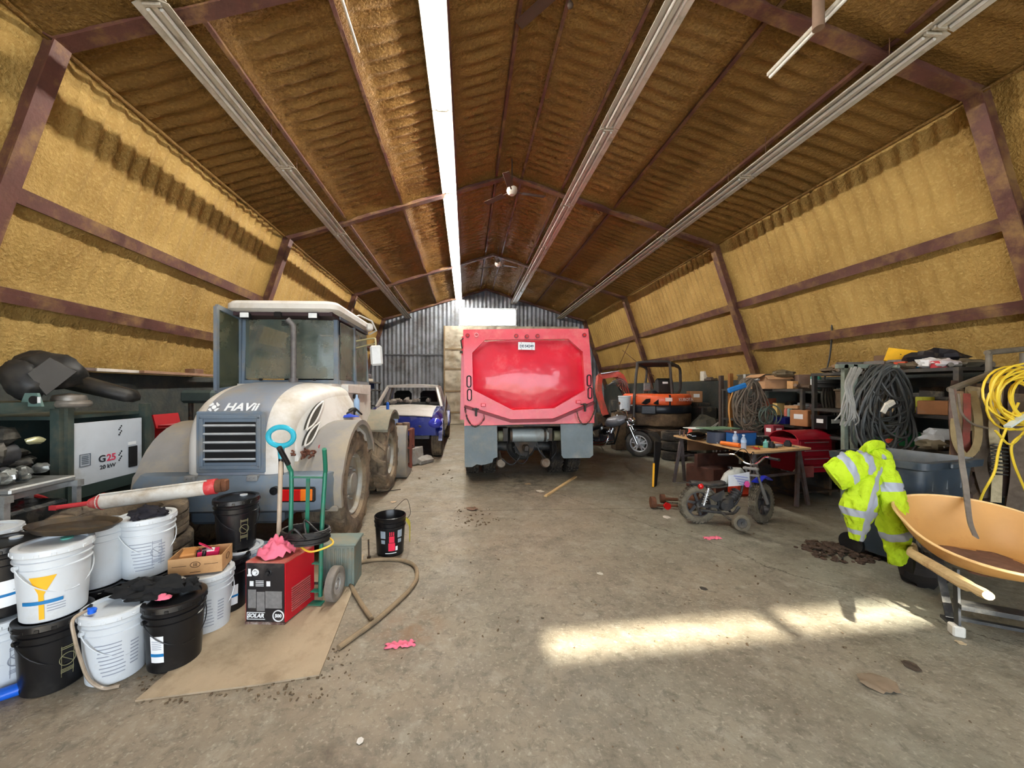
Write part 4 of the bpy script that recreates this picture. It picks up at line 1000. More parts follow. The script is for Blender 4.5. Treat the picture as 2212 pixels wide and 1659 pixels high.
# cloths
def rag(name, label, cat, pos, size, mat, seed, amp=.5, flat=.35, nu=30, rz=0, spread=1.0):
    m = MB(); sx, sy, sz = size
    def f(u, v):
        r = v; a = 2*pi*u; e = 1+.20*noise.noise(V((cos(a)*1.3, sin(a)*1.3, seed)))+.12*noise.noise(V((cos(a)*3.3, sin(a)*3.3, seed+2)))
        x = sx*r*cos(a)*e; y = sy*r*sin(a)*e
        h = sz*max(0, (1-r**2))*(.75+.5*noise.noise(V((x/sx*1.6, y/sy*1.6, seed+4))))+amp*sz*.5*abs(noise.noise(V((x/sx*3, y/sy*3, seed+9))))+.003
        return (x, y, h)
    m.grid(f, nu, 14, .003, cu=True); m.mx = Matrix()
    o = m.build(name, mat, loc=pos, rot=(0, 0, rz), smooth=80); return tag(o, label, cat)
PINK = mt('pink_shop_cloth', (228, 112, 136), .85, 0, .10, 8); CLB = mt('dark_navy_cloth', (26, 24, 32), .9, 0, .25, 10); CLK = mt('black_cloth', (16, 16, 17), .9, 0, .25, 10)
def bundle(name, label, cat, pos, lumps, mat, rz=0):
    m = MB()
    for k, (x, y, z, a, b, c_) in enumerate(lumps):
        m.sph((x, y, z), (a, b, c_), 26, amp=.55, seed=k*3+2, fr=1.9)
    m.v = [V((v.x, v.y, max(v.z+.012*noise.noise(v*28)+.006*noise.noise(v*60), .003+.002*noise.noise(v*30)))) for v in m.v]
    return tag(m.build(name, mat, loc=pos, rot=(0, 0, rz), smooth=80), label, cat)
c = p9[1]; bundle('cloth', 'dark navy cloth lying on the no-child printed white pail', 'cloth', (c.x+.03, c.y-.06, .765), ((0, 0, .025, .075, .055, .045), (.07, .02, .015, .06, .04, .03), (.0, -.05, .0, .03, .04, .03)), CLB)
c = p3[1]; bundle('sweatshirt', 'crumpled black garment across the white hose pail and black labelled pail', 'clothing', (c.x+.10, c.y+.09, .385), ((-.05, .01, .03, .13, .075, .05), (.08, .0, .03, .12, .07, .055), (.19, .02, .02, .08, .05, .04), (.02, -.06, .01, .10, .04, .03)), CLK, .15)
c = p4[1]; rag('cloth', 'small pink rag on the lid of the black labelled pail', 'cloth', (c.x-.03, c.y-.05, .385), (.045, .03, .025), PINK, 8)
m = MB(); 
for i in range(5): m.tube(smoothpath([(0, .012*i, 0), (.03, .012*i-.01, .02), (.07, .01*i, .016)], 3), .007, 8)
m.box((-.03, .02, .015), (.07, .07, .025), bev=.01); tag(m.build('work_glove', mt('grimy_glove', (96, 88, 66), .8, 0, .3, 12), loc=(c.x-.01, c.y+.05, .386), rot=(0, 0, .6)), 'grimy work glove on the lid of the black labelled pail', 'glove')
c = p3[1]; m = MB(); m.lathe([(0, 0), (.018, 0), (.018, .022), (.008, .028), (0, .028)], 14); m.box((0, 0, .02), (.05, .014, .014), bev=.004)
tag(m.build('spout_cap', mt('bright_blue_cap', (24, 96, 210), .35), loc=(c.x-.05, c.y-.09, .383)), 'bright blue cap on the white hose pail', 'cap')
m = MB(); fa = p3[2]; P = [(c.x-.07, c.y-.09, .40), (c.x-.085, c.y-.155, .385), (c.x-.065, c.y-.168, .30), (c.x-.045, c.y-.158, .18), (c.x-.005, c.y-.155, .07), (c.x+.06, c.y-.145, .012), (c.x+.13, c.y-.13, .01)]
m.tube(smoothpath(P, 6), .0085, 8); tag(m.build('clear_hose', mt('stained_clear_hose', (158, 142, 122), .25, 0, .2, 20)), 'stained clear hose drooping over the white printed pail', 'hose')
g = G(10, 1512); m = MB(); m.cyl((-.05, 0, .033), (.05, 0, .033), .031, n=16); m.v = [v+noise.noise_vector(v*30)*.006 for v in m.v]; tag(m.build('drink_can', mt('bright_blue_cap', (24, 96, 210)), loc=(g.x, g.y, 0), rot=(0, 0, .7)), 'crushed blue can on the floor at the left picture edge', 'can')
# cardboard box
CARD = mt('cardboard', (196, 152, 104), .8, 0, .07, 6, (160, 116, 74), .25, 4); PRN = mt('box_print', (92, 62, 40), .8)
c = p5[1]; t = thing('cardboard_box', 'open cardboard box of supplies on the white pail', 'box', (c.x-.05, c.y+.02, .384), R(14))
m = MB(); bw, bd, bh = .30, .20, .11
for cc, s in (((0, 0, .003), (bw, bd, .005)), ((0, -bd/2, bh/2), (bw, .005, bh)), ((0, bd/2, bh/2), (bw, .005, bh)), ((-bw/2, 0, bh/2), (.005, bd, bh)), ((bw/2, 0, bh/2), (.005, bd, bh))): m.box(cc, s)
m.build('box_body', CARD, t)
for yy, pp in ((-.0035, 1),):
    m = MB(); q = [(.0+.028*cos(2*pi*i/16), -bd/2-.004, bh*.58+.018*sin(2*pi*i/16)) for i in range(16)]; m.tube(q, .002, 4, loop=True)
    for x in (-.008, 0, .008): m.box((x, -bd/2-.004, bh*.58), (.004, .002, .02))
    m.box((-.09, -bd/2-.004, bh*.55), (.08, .001, .003)); m.box((.09, -bd/2-.004, bh*.55), (.08, .001, .003)); m.box((0, -bd/2-.004, .015), (.06, .001, .004))
    q = [(bw/2+.004, .03*cos(2*pi*i/16), bh*.6+.02*sin(2*pi*i/16)) for i in range(16)]; m.tube(q, .002, 4, loop=True)
    m.build('box_print', PRN, t)
bc = V((c.x-.05, c.y+.02, .384))
m = MB(); m.box((.04, .0, .125), (.12, .06, .04), (.1, .05, .2), bev=.002); m.box((.02, .02, .165), (.10, .07, .003), (-.2, .6, .2)); o = tag(m.build('glove_carton', mt('magenta_carton', (206, 30, 84), .5, 0, .05), loc=bc+V((0, 0, -.03)), rot=(0, 0, R(14))), 'magenta and white carton in the cardboard box', 'box')
m = MB(); m.box((.04, -.002, .145), (.07, .05, .004), (.1, .05, .2)); m.build('white_flap', WHT, o)
m = MB(); m.box((-.08, .02, .075), (.09, .14, .08), (0, 0, .2), bev=.01); tag(m.build('paper_packet', mt('kraft_packet', (190, 130, 70), .7), loc=bc, rot=(0, 0, R(14))), 'brown paper packet in the cardboard box', 'packet')
for i, (x, y) in enumerate(((-.02, -.03), (0, .0), (.02, -.05))):
    m = MB(); m.cyl((x, y, .02), (x+.01, y+.01, .125), .012, n=10); tag(m.build('spray_nozzle', mt('black_nozzle', (30, 26, 26), .4), loc=bc, rot=(0, 0, R(14))), 'small black nozzle standing in the cardboard box', 'nozzle', 'black nozzles in the cardboard box')
# ---------------------------------------------------------------- welder
g0, g1, g2 = G(531, 1350), G(602, 1362), G(668, 1316)
dx = (g1-g0); wa = atan2(dx.y, dx.x); ww = .28; wl = .46; wh = .43
RW = mt('red_welder_paint', (186, 20, 36), .4, 0, .08, 4, (120, 40, 36), .2, 4); RTOP = mt('scuffed_red_top', (176, 76, 66), .6, 0, .15, 7, (190, 140, 120), .5, 5)
t = thing('welder', 'red plug-in charger cabinet with black control front and pink rag on top', 'welder', (g0.x, g0.y, 0), R(2))
ww = g1.x-g0.x+.02
m = MB(); m.prism([(0, 0), (ww, -.03), (ww+.09, .25), (.09, .28)], .02, wh-.01); bd_ = m.build('cabinet', RW, t)
m = MB(); m.prism([(0, 0), (ww, -.03), (ww+.09, .25), (.09, .28)], wh-.01, wh); m.build('top_panel', RTOP, bd_)
FM = Matrix.Translation(V((0, 0, 0))) @ Matrix.Rotation(atan2(-.03, ww), 4, 'Z'); fw = sqrt(ww*ww+.0009)
m = MB(); m.box((fw/2, -.003, .225), (fw-.012, .006, .39), mx=FM); fr = m.build('front_panel', mt('black_panel', (34, 32, 34), .4, 0, .15, 9, (100, 90, 84), .3, 6), t)
m = MB()
for x0_, x1_, z0_, z1_ in ((.02, .075, .12, .245), (.08, .135, .10, .23), (.14, fw-.02, .12, .235)): m.box(((x0_+x1_)/2, -.007, (z0_+z1_)/2), (x1_-x0_, .002, z1_-z0_), mx=FM)
m.build('spec_block', mt('faded_spec_print', (122, 120, 118), .6, 0, .2, 40), fr)
m = MB()
for x_, z_ in ((.045, .285), (.16, .285)): m.box((x_, -.007, z_), (.026, .003, .034), mx=FM)
for i in range(4): m.box((.10, -.007, .27+.011*i), (.055, .002, .004), mx=FM)
m.box((.03, -.007, .365), (.018, .002, .04), mx=FM); m.box((.03, -.007, .34), (.03, .002, .012), mx=FM); m.build('white_marks', WHT, fr)
for x_ in (.072, .16): m = MB(); m.torus((x_, -.009, .362), .019, .005, (0, 1, 0), mx=FM); m.cyl((x_, -.002, .362), (x_, -.02, .362), .011, n=14, mx=FM); m.build('control_dial', WHT if x_ < .1 else BLK, fr)
m = MB()
for zz in (.045, .09): m.box((.075, -.007, zz), (.125, .003, .004), mx=FM)
m.box((.014, -.007, .0675), (.004, .003, .045), mx=FM); m.torus((fw-.045, -.008, .07), .036, .004, (0, 1, 0), mx=FM); m.build('name_frame', WHT, fr)
text('SOLAR', .037, WHT, fr, FM @ XF((.072, -.008, .068), (R(90), 0, 0)), shear=.25, bold=.0016, name='name_lettering')
text('500', .030, WHT, fr, FM @ XF((fw-.045, -.009, .070), (R(90), 0, 0)), bold=.0014, name='name_lettering')
m = MB(); m.box((fw/2, -.005, .012), (fw, .008, .03), mx=FM); m.build('scuffed_foot', mt('scuffed_brown', (96, 70, 62), .8, 0, .3, 30, (190, 180, 170), .4, 20), fr)
SM = Matrix.Translation(V((ww, -.03, 0))) @ Matrix.Rotation(atan2(.28, .09), 4, 'Z')
m = MB()
for i in range(11): m.box((.15, -.004, .07+.0155*i), (.19, .006, .007), mx=SM)
m.build('side_louvres', mt('dusty_louvre', (170, 96, 92), .6), bd_)
rag('cloth', 'crumpled pink shop cloth on top of the red charger cabinet', 'cloth', (g0.x+.15, g0.y+.11, wh), (.12, .11, .10), PINK, 12, 1.4)
# ---------------------------------------------------------------- hand truck
HG = mt('green_handtruck', (34, 116, 92), .4, .1, .1, 5, (96, 96, 80), .35, 4)
hw = G(712, 1306); t = thing('hand_truck', 'green two-wheeled hand truck with worn grey tyres behind the red cabinet', 'hand truck', (hw.x-.19, hw.y+.02, 0), R(-6))
rails = []
for sx in (-1, 1):
    m = MB(); m.tube(smoothpath([(sx*.12, .0, .06), (sx*.12, .02, .5), (sx*.13, .05, .92), (sx*.14, .04, 1.0), (sx*.17, -.04, 1.16)], 5), .016, 12); r_ = m.build('rail', HG, t)
    if sx < 0: m = MB(); m.tube([(-.143, .03, 1.03), (-.17, -.045, 1.17)], .019, 10); m.build('grip', BLACKP, r_)
m = MB(); m.bar((-.12, .05, .93), (.12, .05, .93), .035, .008); m.bar((0, .05, .92), (0, .02, .12), .03, .006); m.bar((-.12, .01, .3), (.12, .01, .3), .03, .008); m.bar((-.12, .0, .1), (.12, 0, .1), .04, .008); m.box((0, -.02, .02), (.30, .06, .006)); m.build('cross_bars', HG, t)
m = MB(); m.cyl((-.21, .06, .125), (.21, .06, .125), .009, n=8); m.bar((-.12, .0, .12), (-.12, .06, .125), .03, .03); m.bar((.12, .0, .12), (.12, .06, .125), .03, .03); m.build('axle', IRON, t)
for sx in (-1, 1):
    o = tyre_mb(.125, .075, .065, grooves=False).build('wheel', mt('worn_grey_tyre', (132, 124, 114), .8, 0, .12, 12, (90, 86, 78), .4, 5), t); o.location = (sx*.205, .06, .127)
    rim_mb(.075, .065, sx, 5, .5).build('hub', mt('grey_hub', (176, 176, 172), .4, .3), o)
hx, hy = hw.x-.19, hw.y+.02
m = MB()
for k in range(9):
    a0 = rnd.random()*6; rr_ = .15+.02*rnd.random(); P = [(hx+rr_*1.05*cos(a0+2*pi*i/14), hy+.02+rr_*.75*sin(a0+2*pi*i/14), .47+.02*k*.5+.02*noise.noise(V((i, k, 1)))) for i in range(14)]
    m.tube(P, .0085, 6, loop=True)
m.tube(smoothpath([(hx-.1, hy-.1, .52), (hx-.02, hy-.13, .60), (hx+.05, hy-.1, .52), (hx+.0, hy+.0, .62), (hx+.12, hy-.05, .55)], 6), .008, 6)
tag(m.build('welding_cable', mt('black_cable', (28, 27, 27), .5, 0, .2, 10, (96, 88, 78), .3, 5)), 'black cable wound round the green hand truck', 'cable')
m = MB(); m.tube(smoothpath([(hx-.02, hy-.06, .46), (hx+.1, hy-.13, .44), (hx+.22, hy-.05, .46), (hx+.15, hy+.05, .47), (hx+.02, hy+.03, .46)], 6), .007, 8); tag(m.build('yellow_cord', mt('yellow_cord', (232, 188, 60), .5)), 'short yellow cord looped at the foot of the hand truck', 'cord')
m = MB(); m.prism([(hx+.04, hy+.22), (hx+.30, hy+.22), (hx+.30, hy+.44), (hx+.04, hy+.44)], .0, .34)
for i in range(8): m.box((hx+.055+i*.033, hy+.215, .17), (.012, .014, .30), bev=.004)
m.box((hx+.17, hy+.33, .345), (.29, .25, .02), bev=.006)
tag(m.build('ribbed_bin', mt('greygreen_bin', (106, 122, 116), .5, 0, .12, 4, DUST, .4, 3)), 'grey-green ribbed bin behind the hand truck wheel', 'bin')
# grey blue plastic tote behind the striped pail
q = G(512, 1300); m = MB(); m.box((0, 0, .16), (.3, .24, .32), bev=.02); m.box((0, 0, .33), (.33, .27, .03), bev=.01)
tag(m.build('plastic_tote', mt('bluegrey_tote', (126, 146, 162), .35, 0, .1), loc=(q.x+.10, q.y+.16, 0)), 'blue-grey plastic tote between the striped pail and red cabinet', 'tote')
# cyan shovel
s0 = W(607, 985, 3.12); s1 = V((s0.x+.02, 3.02, .12)); t = thing('shovel', 'long-handled shovel with a cyan D-grip standing behind the red cabinet', 'shovel', (s1.x, s1.y, 0))
o_ = V((s1.x, s1.y, 0)); a = s0-o_; b = s1-o_
m = MB(); m.cyl(b, a-V((0, 0, .02)), .017, n=10); m.build('shaft', mt('weathered_shaft', (190, 172, 150), .7, 0, .15, 12), t)
m = MB(); m.cyl(a-V((0, 0, .15)), a, .019, n=10); m.build('ferrule', BLACKP, t)
m = MB(); P = [(a.x+.10*cos(q)*(1 if abs(cos(q)) > .1 else 1), a.y, a.z+.155+.075*sin(q)) for q in [2*pi*i/8+pi/8 for i in range(8)]]; m.tube(smoothpath(P, 3, True), .021, 10, loop=True); m.cyl(a-V((0, 0, .02)), a+V((0, 0, .085)), .02, .028, n=10)
m.build('d_grip', mt('cyan_plastic', (52, 176, 200), .35), t)
m = MB(); m.grid(lambda u, v: (b.x+.11*(2*u-1)*(1-.2*v), b.y-.03*(1-(2*u-1)**2), .002+.28*v), 9, 5, .004); m.build('blade', IRON, t)
# ---------------------------------------------------------------- open black pail with red label
t, c, fa = pail(843, 1204, 'open black bucket with red label standing alone on the floor', False, lid=False, deco='', handle=False, name='bucket')
m = MB(); patch(m, fa+.10, .36, .14, .20); patch(m, fa+.10, .46, .06, .135); m.build('red_label', mt('red_label', (228, 40, 72), .5), t)
m = MB()
for da in (-.5, .68): patch(m, fa+da, .36, .18, .25); patch(m, fa+da, .28, .13, .165)
m.build('grey_label', mt('grey_label', (150, 162, 172), .5), t)
m = MB(); patch(m, fa+.05, .8, .035, .042); patch(m, fa+.45, .16, .06, .10); m.build('white_print', WHT, t)
m = MB()
for d in (-.015, 0, .015): m.box(((PRB+.017)*cos(fa+.10+d*8), (PRB+.017)*sin(fa+.10+d*8), .225), (.004, .009, .035), (0, 0, fa))
m.build('red_print', mt('red_label', (228, 40, 72), .5), t)
m = MB(); m.tube(smoothpath([(.15, 0, .31), (.19, .03, .36), (.17, .09, .44), (.12, .16, .47), (.0, .17, .36)], 5), .003, 6); m.build('bail_handle', IRON, t)
rm_ = MB()
for i in range(26): a = -.2+.5*rnd.random(); z0 = .33-.02*rnd.random(); rm_.tube(smoothpath([(.155*cos(a), .155*sin(a), z0), (.19*cos(a), .19*sin(a), z0-.05), (.19*cos(a+.1), .19*sin(a+.1), z0-.17*rnd.random()-.05)], 3), .003, 4)
tag(rm_.build('rope', mt('yellow_green_rope', (176, 164, 60), .8, 0, .3, 20), loc=(c.x, c.y, 0)), 'frayed yellow rope hanging over the open black bucket', 'rope')
# hose on the floor
pts = [(803, 1337), (778, 1300), (757, 1262), (753, 1238), (770, 1218), (810, 1209), (860, 1209), (893, 1220), (901, 1244), (888, 1270), (856, 1302), (810, 1342), (760, 1378), (731, 1399)]
HOSE = mt('dusty_rubber_hose', (142, 122, 94), .75, 0, .15, 8, (100, 88, 70), .4, 5)
m = MB(); m.tube(smoothpath([G(x, y, .018) for x, y in pts], 5), .0165, 10); tag(m.build('rubber_hose', HOSE), 'dusty tan hose looped on the floor beside the board', 'hose')
m = MB(); a = G(797, 1206); m.cyl((a.x, a.y, 0), (a.x-.01, a.y+.02, .17), .008, n=8); m.box((a.x, a.y, .01), (.03, .03, .02)); tag(m.build('metal_stake', IRON), 'short metal stake standing beside the black bucket', 'stake')
def flatcloth(name, label, cat, px, py, w, d, mat, seed, rz=0, h=.02):
    g = G(px, py); m = MB()
    m.grid(lambda u, v: ((u-.5)*w*(1+.3*noise.noise(V((v*3, seed, 0)))), (v-.5)*d*(1+.6*noise.noise(V((u*4, seed, 3))))+.02*noise.noise(V((u*7, seed, 1))), .004+h*abs(noise.noise(V((u*5, v*5, seed))))), 18, 8, .003)
    return tag(m.build(name, mat, loc=(g.x, g.y, 0), rot=(0, 0, rz), smooth=80), label, cat)
flatcloth('cloth', 'pink cloth scrap flat on the floor near the tan hose', 'cloth', 864, 1395, .17, .05, PINK, 1, .1, .03)
flatcloth('cloth', 'pink cloth scrap flat on the floor before the small dirt bike', 'cloth', 1539, 1163, .18, .07, PINK, 2, .1)
# board on the floor
m = MB(); P = [G(*p) for p in ((292, 1517), (420, 1500), (560, 1482), (690, 1461), (722, 1380), (757, 1290), (787, 1200), (640, 1195), (470, 1330), (380, 1440))]
m.prism([(p.x, p.y) for p in P], .001, .011); tag(m.build('plywood_sheet', mt('dusty_plywood', (168, 150, 124), .8, 0, .08, 3, (130, 112, 88), .4, 4, .2, 30)), 'dusty flat plywood sheet on the floor under the red cabinet', 'board')
# ---------------------------------------------------------------- tyres, hydraulic ram, generator
tb = tyre_mb(.40, .24, .235, m=None); first = None
for i, (x, y, z, nm) in enumerate(((-2.50, 2.97, .125, 'dusty car tyre lying flat, bottom of the stack behind the pails'), (-2.53, 2.98, .365, 'dusty car tyre lying flat, middle of the stack behind the pails'), (-2.56, 2.97, .605, 'dusty car tyre lying flat, topmost under the white ram'))):
    if first is None: first = tb.build('car_tyre', RUBM); o = first
    else: o = first.copy(); COL.objects.link(o)
    o.location = (x, y, z); o.rotation_euler = (0, R(90), .7*i); tag(o, nm, 'tyre', 'flat stack of car tyres')
a, b = W(205, 1080, 2.86), W(462, 1066, 3.0); a.z = .79; b.z = .86
d = (b-a).normalized(); t = thing('hydraulic_ram', 'dusty white hydraulic ram with red ends lying on the tyre stack', 'cylinder', a)
m = MB(); m.cyl(d*.03, b-a, .055, n=20); m.tube([d*.05+V((0, -.03, .055)), (b-a)-d*.03+V((0, -.03, .055))], .006, 6); m.build('barrel', mt('offwhite_barrel', (214, 210, 200), .5, 0, .08, 6, (170, 150, 120), .4, 5), t)
RE = mt('faded_red', (200, 60, 64), .5, 0, .1, 8, (210, 170, 160), .3, 8)
m = MB(); m.cyl((b-a)-d*.05, (b-a)+d*.02, .058, n=16); m.build('red_collar', RE, t)
m = MB(); m.cyl(-d*.03, d*.05, .03, .06, n=16); m.cyl(-d*.22, V((0, 0, 0)), .016, n=10); m.box(-d*.24, (.05, .02, .03)); m.build('red_rod_end', mt('faded_red', (200, 60, 64), .5, 0, .1, 8, (210, 170, 160), .3, 8), t)
m = MB(); m.cyl((b-a)+d*.02, (b-a)+d*.06, .05, n=12); m.box((b-a)+d*.07, (.05, .06, .09), bev=.01); m.build('end_clevis', RUST, t)
gx = -3.30; GGR = mt('dark_green_steel', (58, 72, 68), .5, .1, .15, 4, (104, 100, 84), .4, 3); PNL = mt('pale_grey_panel', (196, 202, 208), .4, 0, .05, 5, (160, 156, 144), .2, 3)
t = thing('generator', 'green-framed standby generator with an open engine bay and pale G25 door', 'generator', (gx-.4, 3.3, 0)); 
def L3(x, y, z): return (x-(gx-.4), y-3.3, z)
m = MB()
for y in (2.2, 3.28, 4.12): m.box(L3(gx-.02, y, .83), (.07, .07, 1.24)); m.box(L3(gx-.85, y, .83), (.07, .07, 1.24))
for z in (.25, .74): m.box(L3(gx-.0, 3.15, z), (.05, 2.05, .14)); m.box(L3(gx-.85, 3.15, z), (.05, 2.05, .14))
m.box(L3(gx-.02, 2.7, 1.47), (.06, 1.25, .06)); m.box(L3(gx-.45, 2.75, 1.485), (.85, 1.3, .03)); m.box(L3(gx-.45, 3.7, 1.36), (.8, .85, .03)); m.box(L3(gx-.88, 3.1, .95), (.03, 2, 1.0)); m.box(L3(gx-.45, 3.15, .20), (.85, 2, .05)); m.box(L3(gx-.45, 4.13, .9), (.85, .03, .9))
gf = m.build('generator_frame', GGR, t)
m = MB(); m.box(L3(gx+.03, 3.31, 1.0), (.03, .05, 1.0)); m.build('door_post', GGR, t)
m = MB(); m.box(L3(gx+.02, 3.68, 1.04), (.02, .68, .54), bev=.004); dp = m.build('door', PNL, t, label='pale grey door marked G25')
DM = Matrix.Translation(V(L3(gx+.032, 3.34, .77))) @ Matrix.Rotation(R(90), 4, 'Z') @ Matrix.Rotation(R(90), 4, 'X')
text('G', .085, mt('door_black', (44, 48, 54), .5), dp, DM @ XF((.255, .20, .0)), name='marking', bold=.002, sx=1.15)
text('25', .085, mt('door_red', (214, 60, 90), .5), dp, DM @ XF((.345, .20, .0)), name='marking', bold=.002, sx=1.1)
text('20 kW', .05, mt('door_black', (44, 48, 54), .5), dp, DM @ XF((.31, .125, .0)), name='marking', bold=.001, sx=1.1)
m = MB(); P = [(.10+sx_*.045, .22+sz_*.05) for sx_, sz_ in ((-1, -1), (1, -1), (1, 1), (-1, 1))]; m.tube([(x, y, .002) for x, y in P], .004, 5, loop=True)
for i in range(5): m.box((.10, .19+.015*i, .002), (.06, .006, .003))
m.v = [DM @ v for v in m.v]; m.build('door_badge', mt('door_slate', (84, 92, 100), .5), dp)
for z_ in (.16, .40):
    m = MB(); 
    for i in range(6): m.box((.42+.012*(i % 3), z_+.02*i*.8, .003), (.010, .012, .004))
    m.v = [DM @ v for v in m.v]; m.build('hinge_print', BLK, dp)
m = MB(); m.box((.57, .17, .003), (.10, .20, .008), bev=.02); m.v = [DM @ v for v in m.v]; m.build('window_opening', DARK, dp)
m = MB(); m.box((.56, .30, .002), (.09, .03, .003)); m.v = [DM @ v for v in m.v]; m.build('sticker', WHT, dp)
# engine in the bay
eng = [('engine_block', (.0, 0, .0), mt('engine_metal', (84, 84, 86), .5, .4, .4, 9)), ]
m = MB(); r5 = random.Random(5)
m.box(L3(gx-.45, 2.75, .75), (.45, .8, .5), bev=.05); m.box(L3(gx-.45, 2.75, 1.05), (.3, .7, .14), bev=.03)
for i in range(5): m.cyl(L3(gx-.22, 2.45+.14*i, .85), L3(gx-.12, 2.45+.14*i, 1.0), .035, n=10)
m.cyl(L3(gx-.2, 3.1, .8), L3(gx-.2, 3.16, .8), .16, n=20); m.cyl(L3(gx-.2, 2.9, 1.1), L3(gx-.2, 3.1, 1.1), .09, n=16)
m.build('engine_block', mt('engine_metal', (84, 84, 86), .5, .4, .4, 9), t)
m = MB()
for i in range(46):
    m.sph(L3(gx-.12-.2*r5.random(), 2.25+.95*r5.random(), .45+.85*r5.random()), (.03+.05*r5.random(), .03+.07*r5.random(), .03+.05*r5.random()), 8, amp=.5, seed=i)
m.build('engine_accessories', mt('mixed_engine', (92, 88, 80), .5, .3, .8, 14), t)
m = MB()
for i in range(12):
    y0 = 2.25+.8*r5.random(); z0 = .5+.7*r5.random(); m.tube(smoothpath([L3(gx-.15, y0, z0), L3(gx-.05, y0+.15, z0+.1*r5.random()), L3(gx-.08, y0+.3, z0-.2+.3*r5.random()), L3(gx-.2, y0+.4, z0)], 5), .014, 7)
m.build('engine_hoses', mt('dark_hoses', (46, 42, 38), .6), t)
for j, cc in enumerate(((150, 150, 140), (210, 206, 160), (176, 182, 186))):
    m = MB()
    for i in range(5): m.sph(L3(gx-.05, 2.3+.85*r5.random(), .5+.7*r5.random()), (.03, .04+.04*r5.random(), .03+.03*r5.random()), 10, amp=.35, seed=i+j*9)
    m.build('engine_fittings', mt('fit%d' % j, cc, .35, .5, .2), t)
m = MB(); m.tube(smoothpath([L3(gx-.02, 2.95, .98), L3(gx+.02, 2.98, .85), L3(gx+.02, 3.08, .78), L3(gx, 3.2, .72)], 5), .018, 8); m.build('red_battery_lead', mt('red_lead', (170, 40, 44), .5), t)
# bracket plate and seat cushions on top of the generator
m = MB(); P = [W(x, y, 3.05) for x, y in ((48, 878), (60, 849), (86, 849), (96, 878))]; m.prism([(p.x, p.z) for p in P], 3.03, 3.05, XZ)
o = tag(m.build('lifting_bracket', mt('teal_grey_bracket', (92, 118, 112), .5)), 'grey-green bracket plate with a round hole on the generator top', 'bracket')
m = MB(); p = W(72, 864, 3.02); m.cyl((p.x, 3.035, p.z), (p.x, 3.015, p.z), .03, n=18); m.build('hole', DARK, o); m = MB(); p = W(84, 864, 3.02); m.box((p.x, 3.02, p.z), (.02, .004, .045)); m.build('tag', WHT, o)
SEAT = mt('black_vinyl', (34, 34, 34), .5, 0, .2, 7, (70, 66, 58), .3, 4)
CHB = mt('charcoal_cushion', (70, 68, 65), .8, 0, .1, 6)
A = [W(58, 807, 3.03), W(108, 771, 3.12), W(167, 803, 3.24), W(100, 855, 3.10)]; nn = (A[1]-A[0]).cross(A[3]-A[0]).normalized(); nn = nn if nn.y < 0 else -nn
m = MB(); secs = []
for o_, k_ in ((-.0, .96), (-.012, 1), (-.06, 1), (-.07, .95)): cc = sum(A, V())/4; secs.append([cc+(q-cc)*k_+nn*o_ for q in A])
m.loft(secs); tag(m.build('seat_cushion', CHB), 'square charcoal cushion standing on its corner on the generator', 'cushion')
def lump(c, r, rt, lb, sd):
    m = MB(); m.sph((0, 0, 0), r, 24, amp=.16, seed=sd); tag(m.build('seat_cushion', SEAT, loc=c, rot=rt, smooth=70), lb, 'cushion')
lump(W(104, 800, 3.30), (.27, .16, .15), (0, R(6), 0), 'large rounded black seat behind the standing charcoal cushion', 1)
lump(W(50, 822, 3.1), (.13, .10, .17), (0, R(-35), 0), 'black seat bolster at the left end of the generator', 2)
p_ = W(215, 838, 3.75); m = MB(); m.box((0, 0, 0), (.62, .22, .13), bev=.045); m.v = [v+V((0, 0, .03*noise.noise(v*4))) for v in m.v]; tag(m.build('seat_back', SEAT, loc=p_, rot=(0, R(16), R(10)), smooth=60), 'long black seat back sloping down to the right on the generator', 'cushion')
p = W(150, 862, 3.35); m = MB(); m.lathe([(0, -.05), (.10, -.05), (.11, 0), (.10, .03), (0, .05)], 20); m.torus((0, 0, -.04), .11, .03)
tag(m.build('air_cleaner', mt('dull_cleaner', (130, 124, 116), .4, .4, .3, 9), loc=p), 'round dull metal air cleaner on the generator', 'filter')
# angle iron stand at the left edge
t = thing('metal_stand', 'galvanised angle-iron stand with dark glass at the left picture edge', 'stand', (-3.0, 2.80, 0))
m = MB(); 
for x in (.0, .34): 
    for y in (.2, -.25): m.box((x-.3+.05, y, .45), (.035, .035, .9))
m.box((-.08, .2, .9), (.40, .05, .045)); m.box((-.08, -.25, .9), (.40, .05, .045)); m.box((.03, 0, .9), (.05, .45, .045)); m.build('stand_frame', GALV, t)
m = MB(); m.box((-.08, -.02, .55), (.3, .38, .5), bev=.02); m.build('dark_tank', mt('murky_glass', (34, 38, 40), .15, 0, .5, 4, (80, 70, 54), .4, 4), t)
m = MB(); m.box((-.08, -.02, .94), (.36, .42, .04), bev=.01); m.build('shelf_board', GALV, t)
m = MB(); r5 = random.Random(9)
for i in range(14): m.sph((-.2+.24*r5.random(), -.2+.35*r5.random(), 1.0+.05*r5.random()), (.05, .04, .04), 8, amp=.4, seed=i)
m.build('small_parts', mt('bright_parts', (130, 134, 132), .3, .6, .7, 15), t)
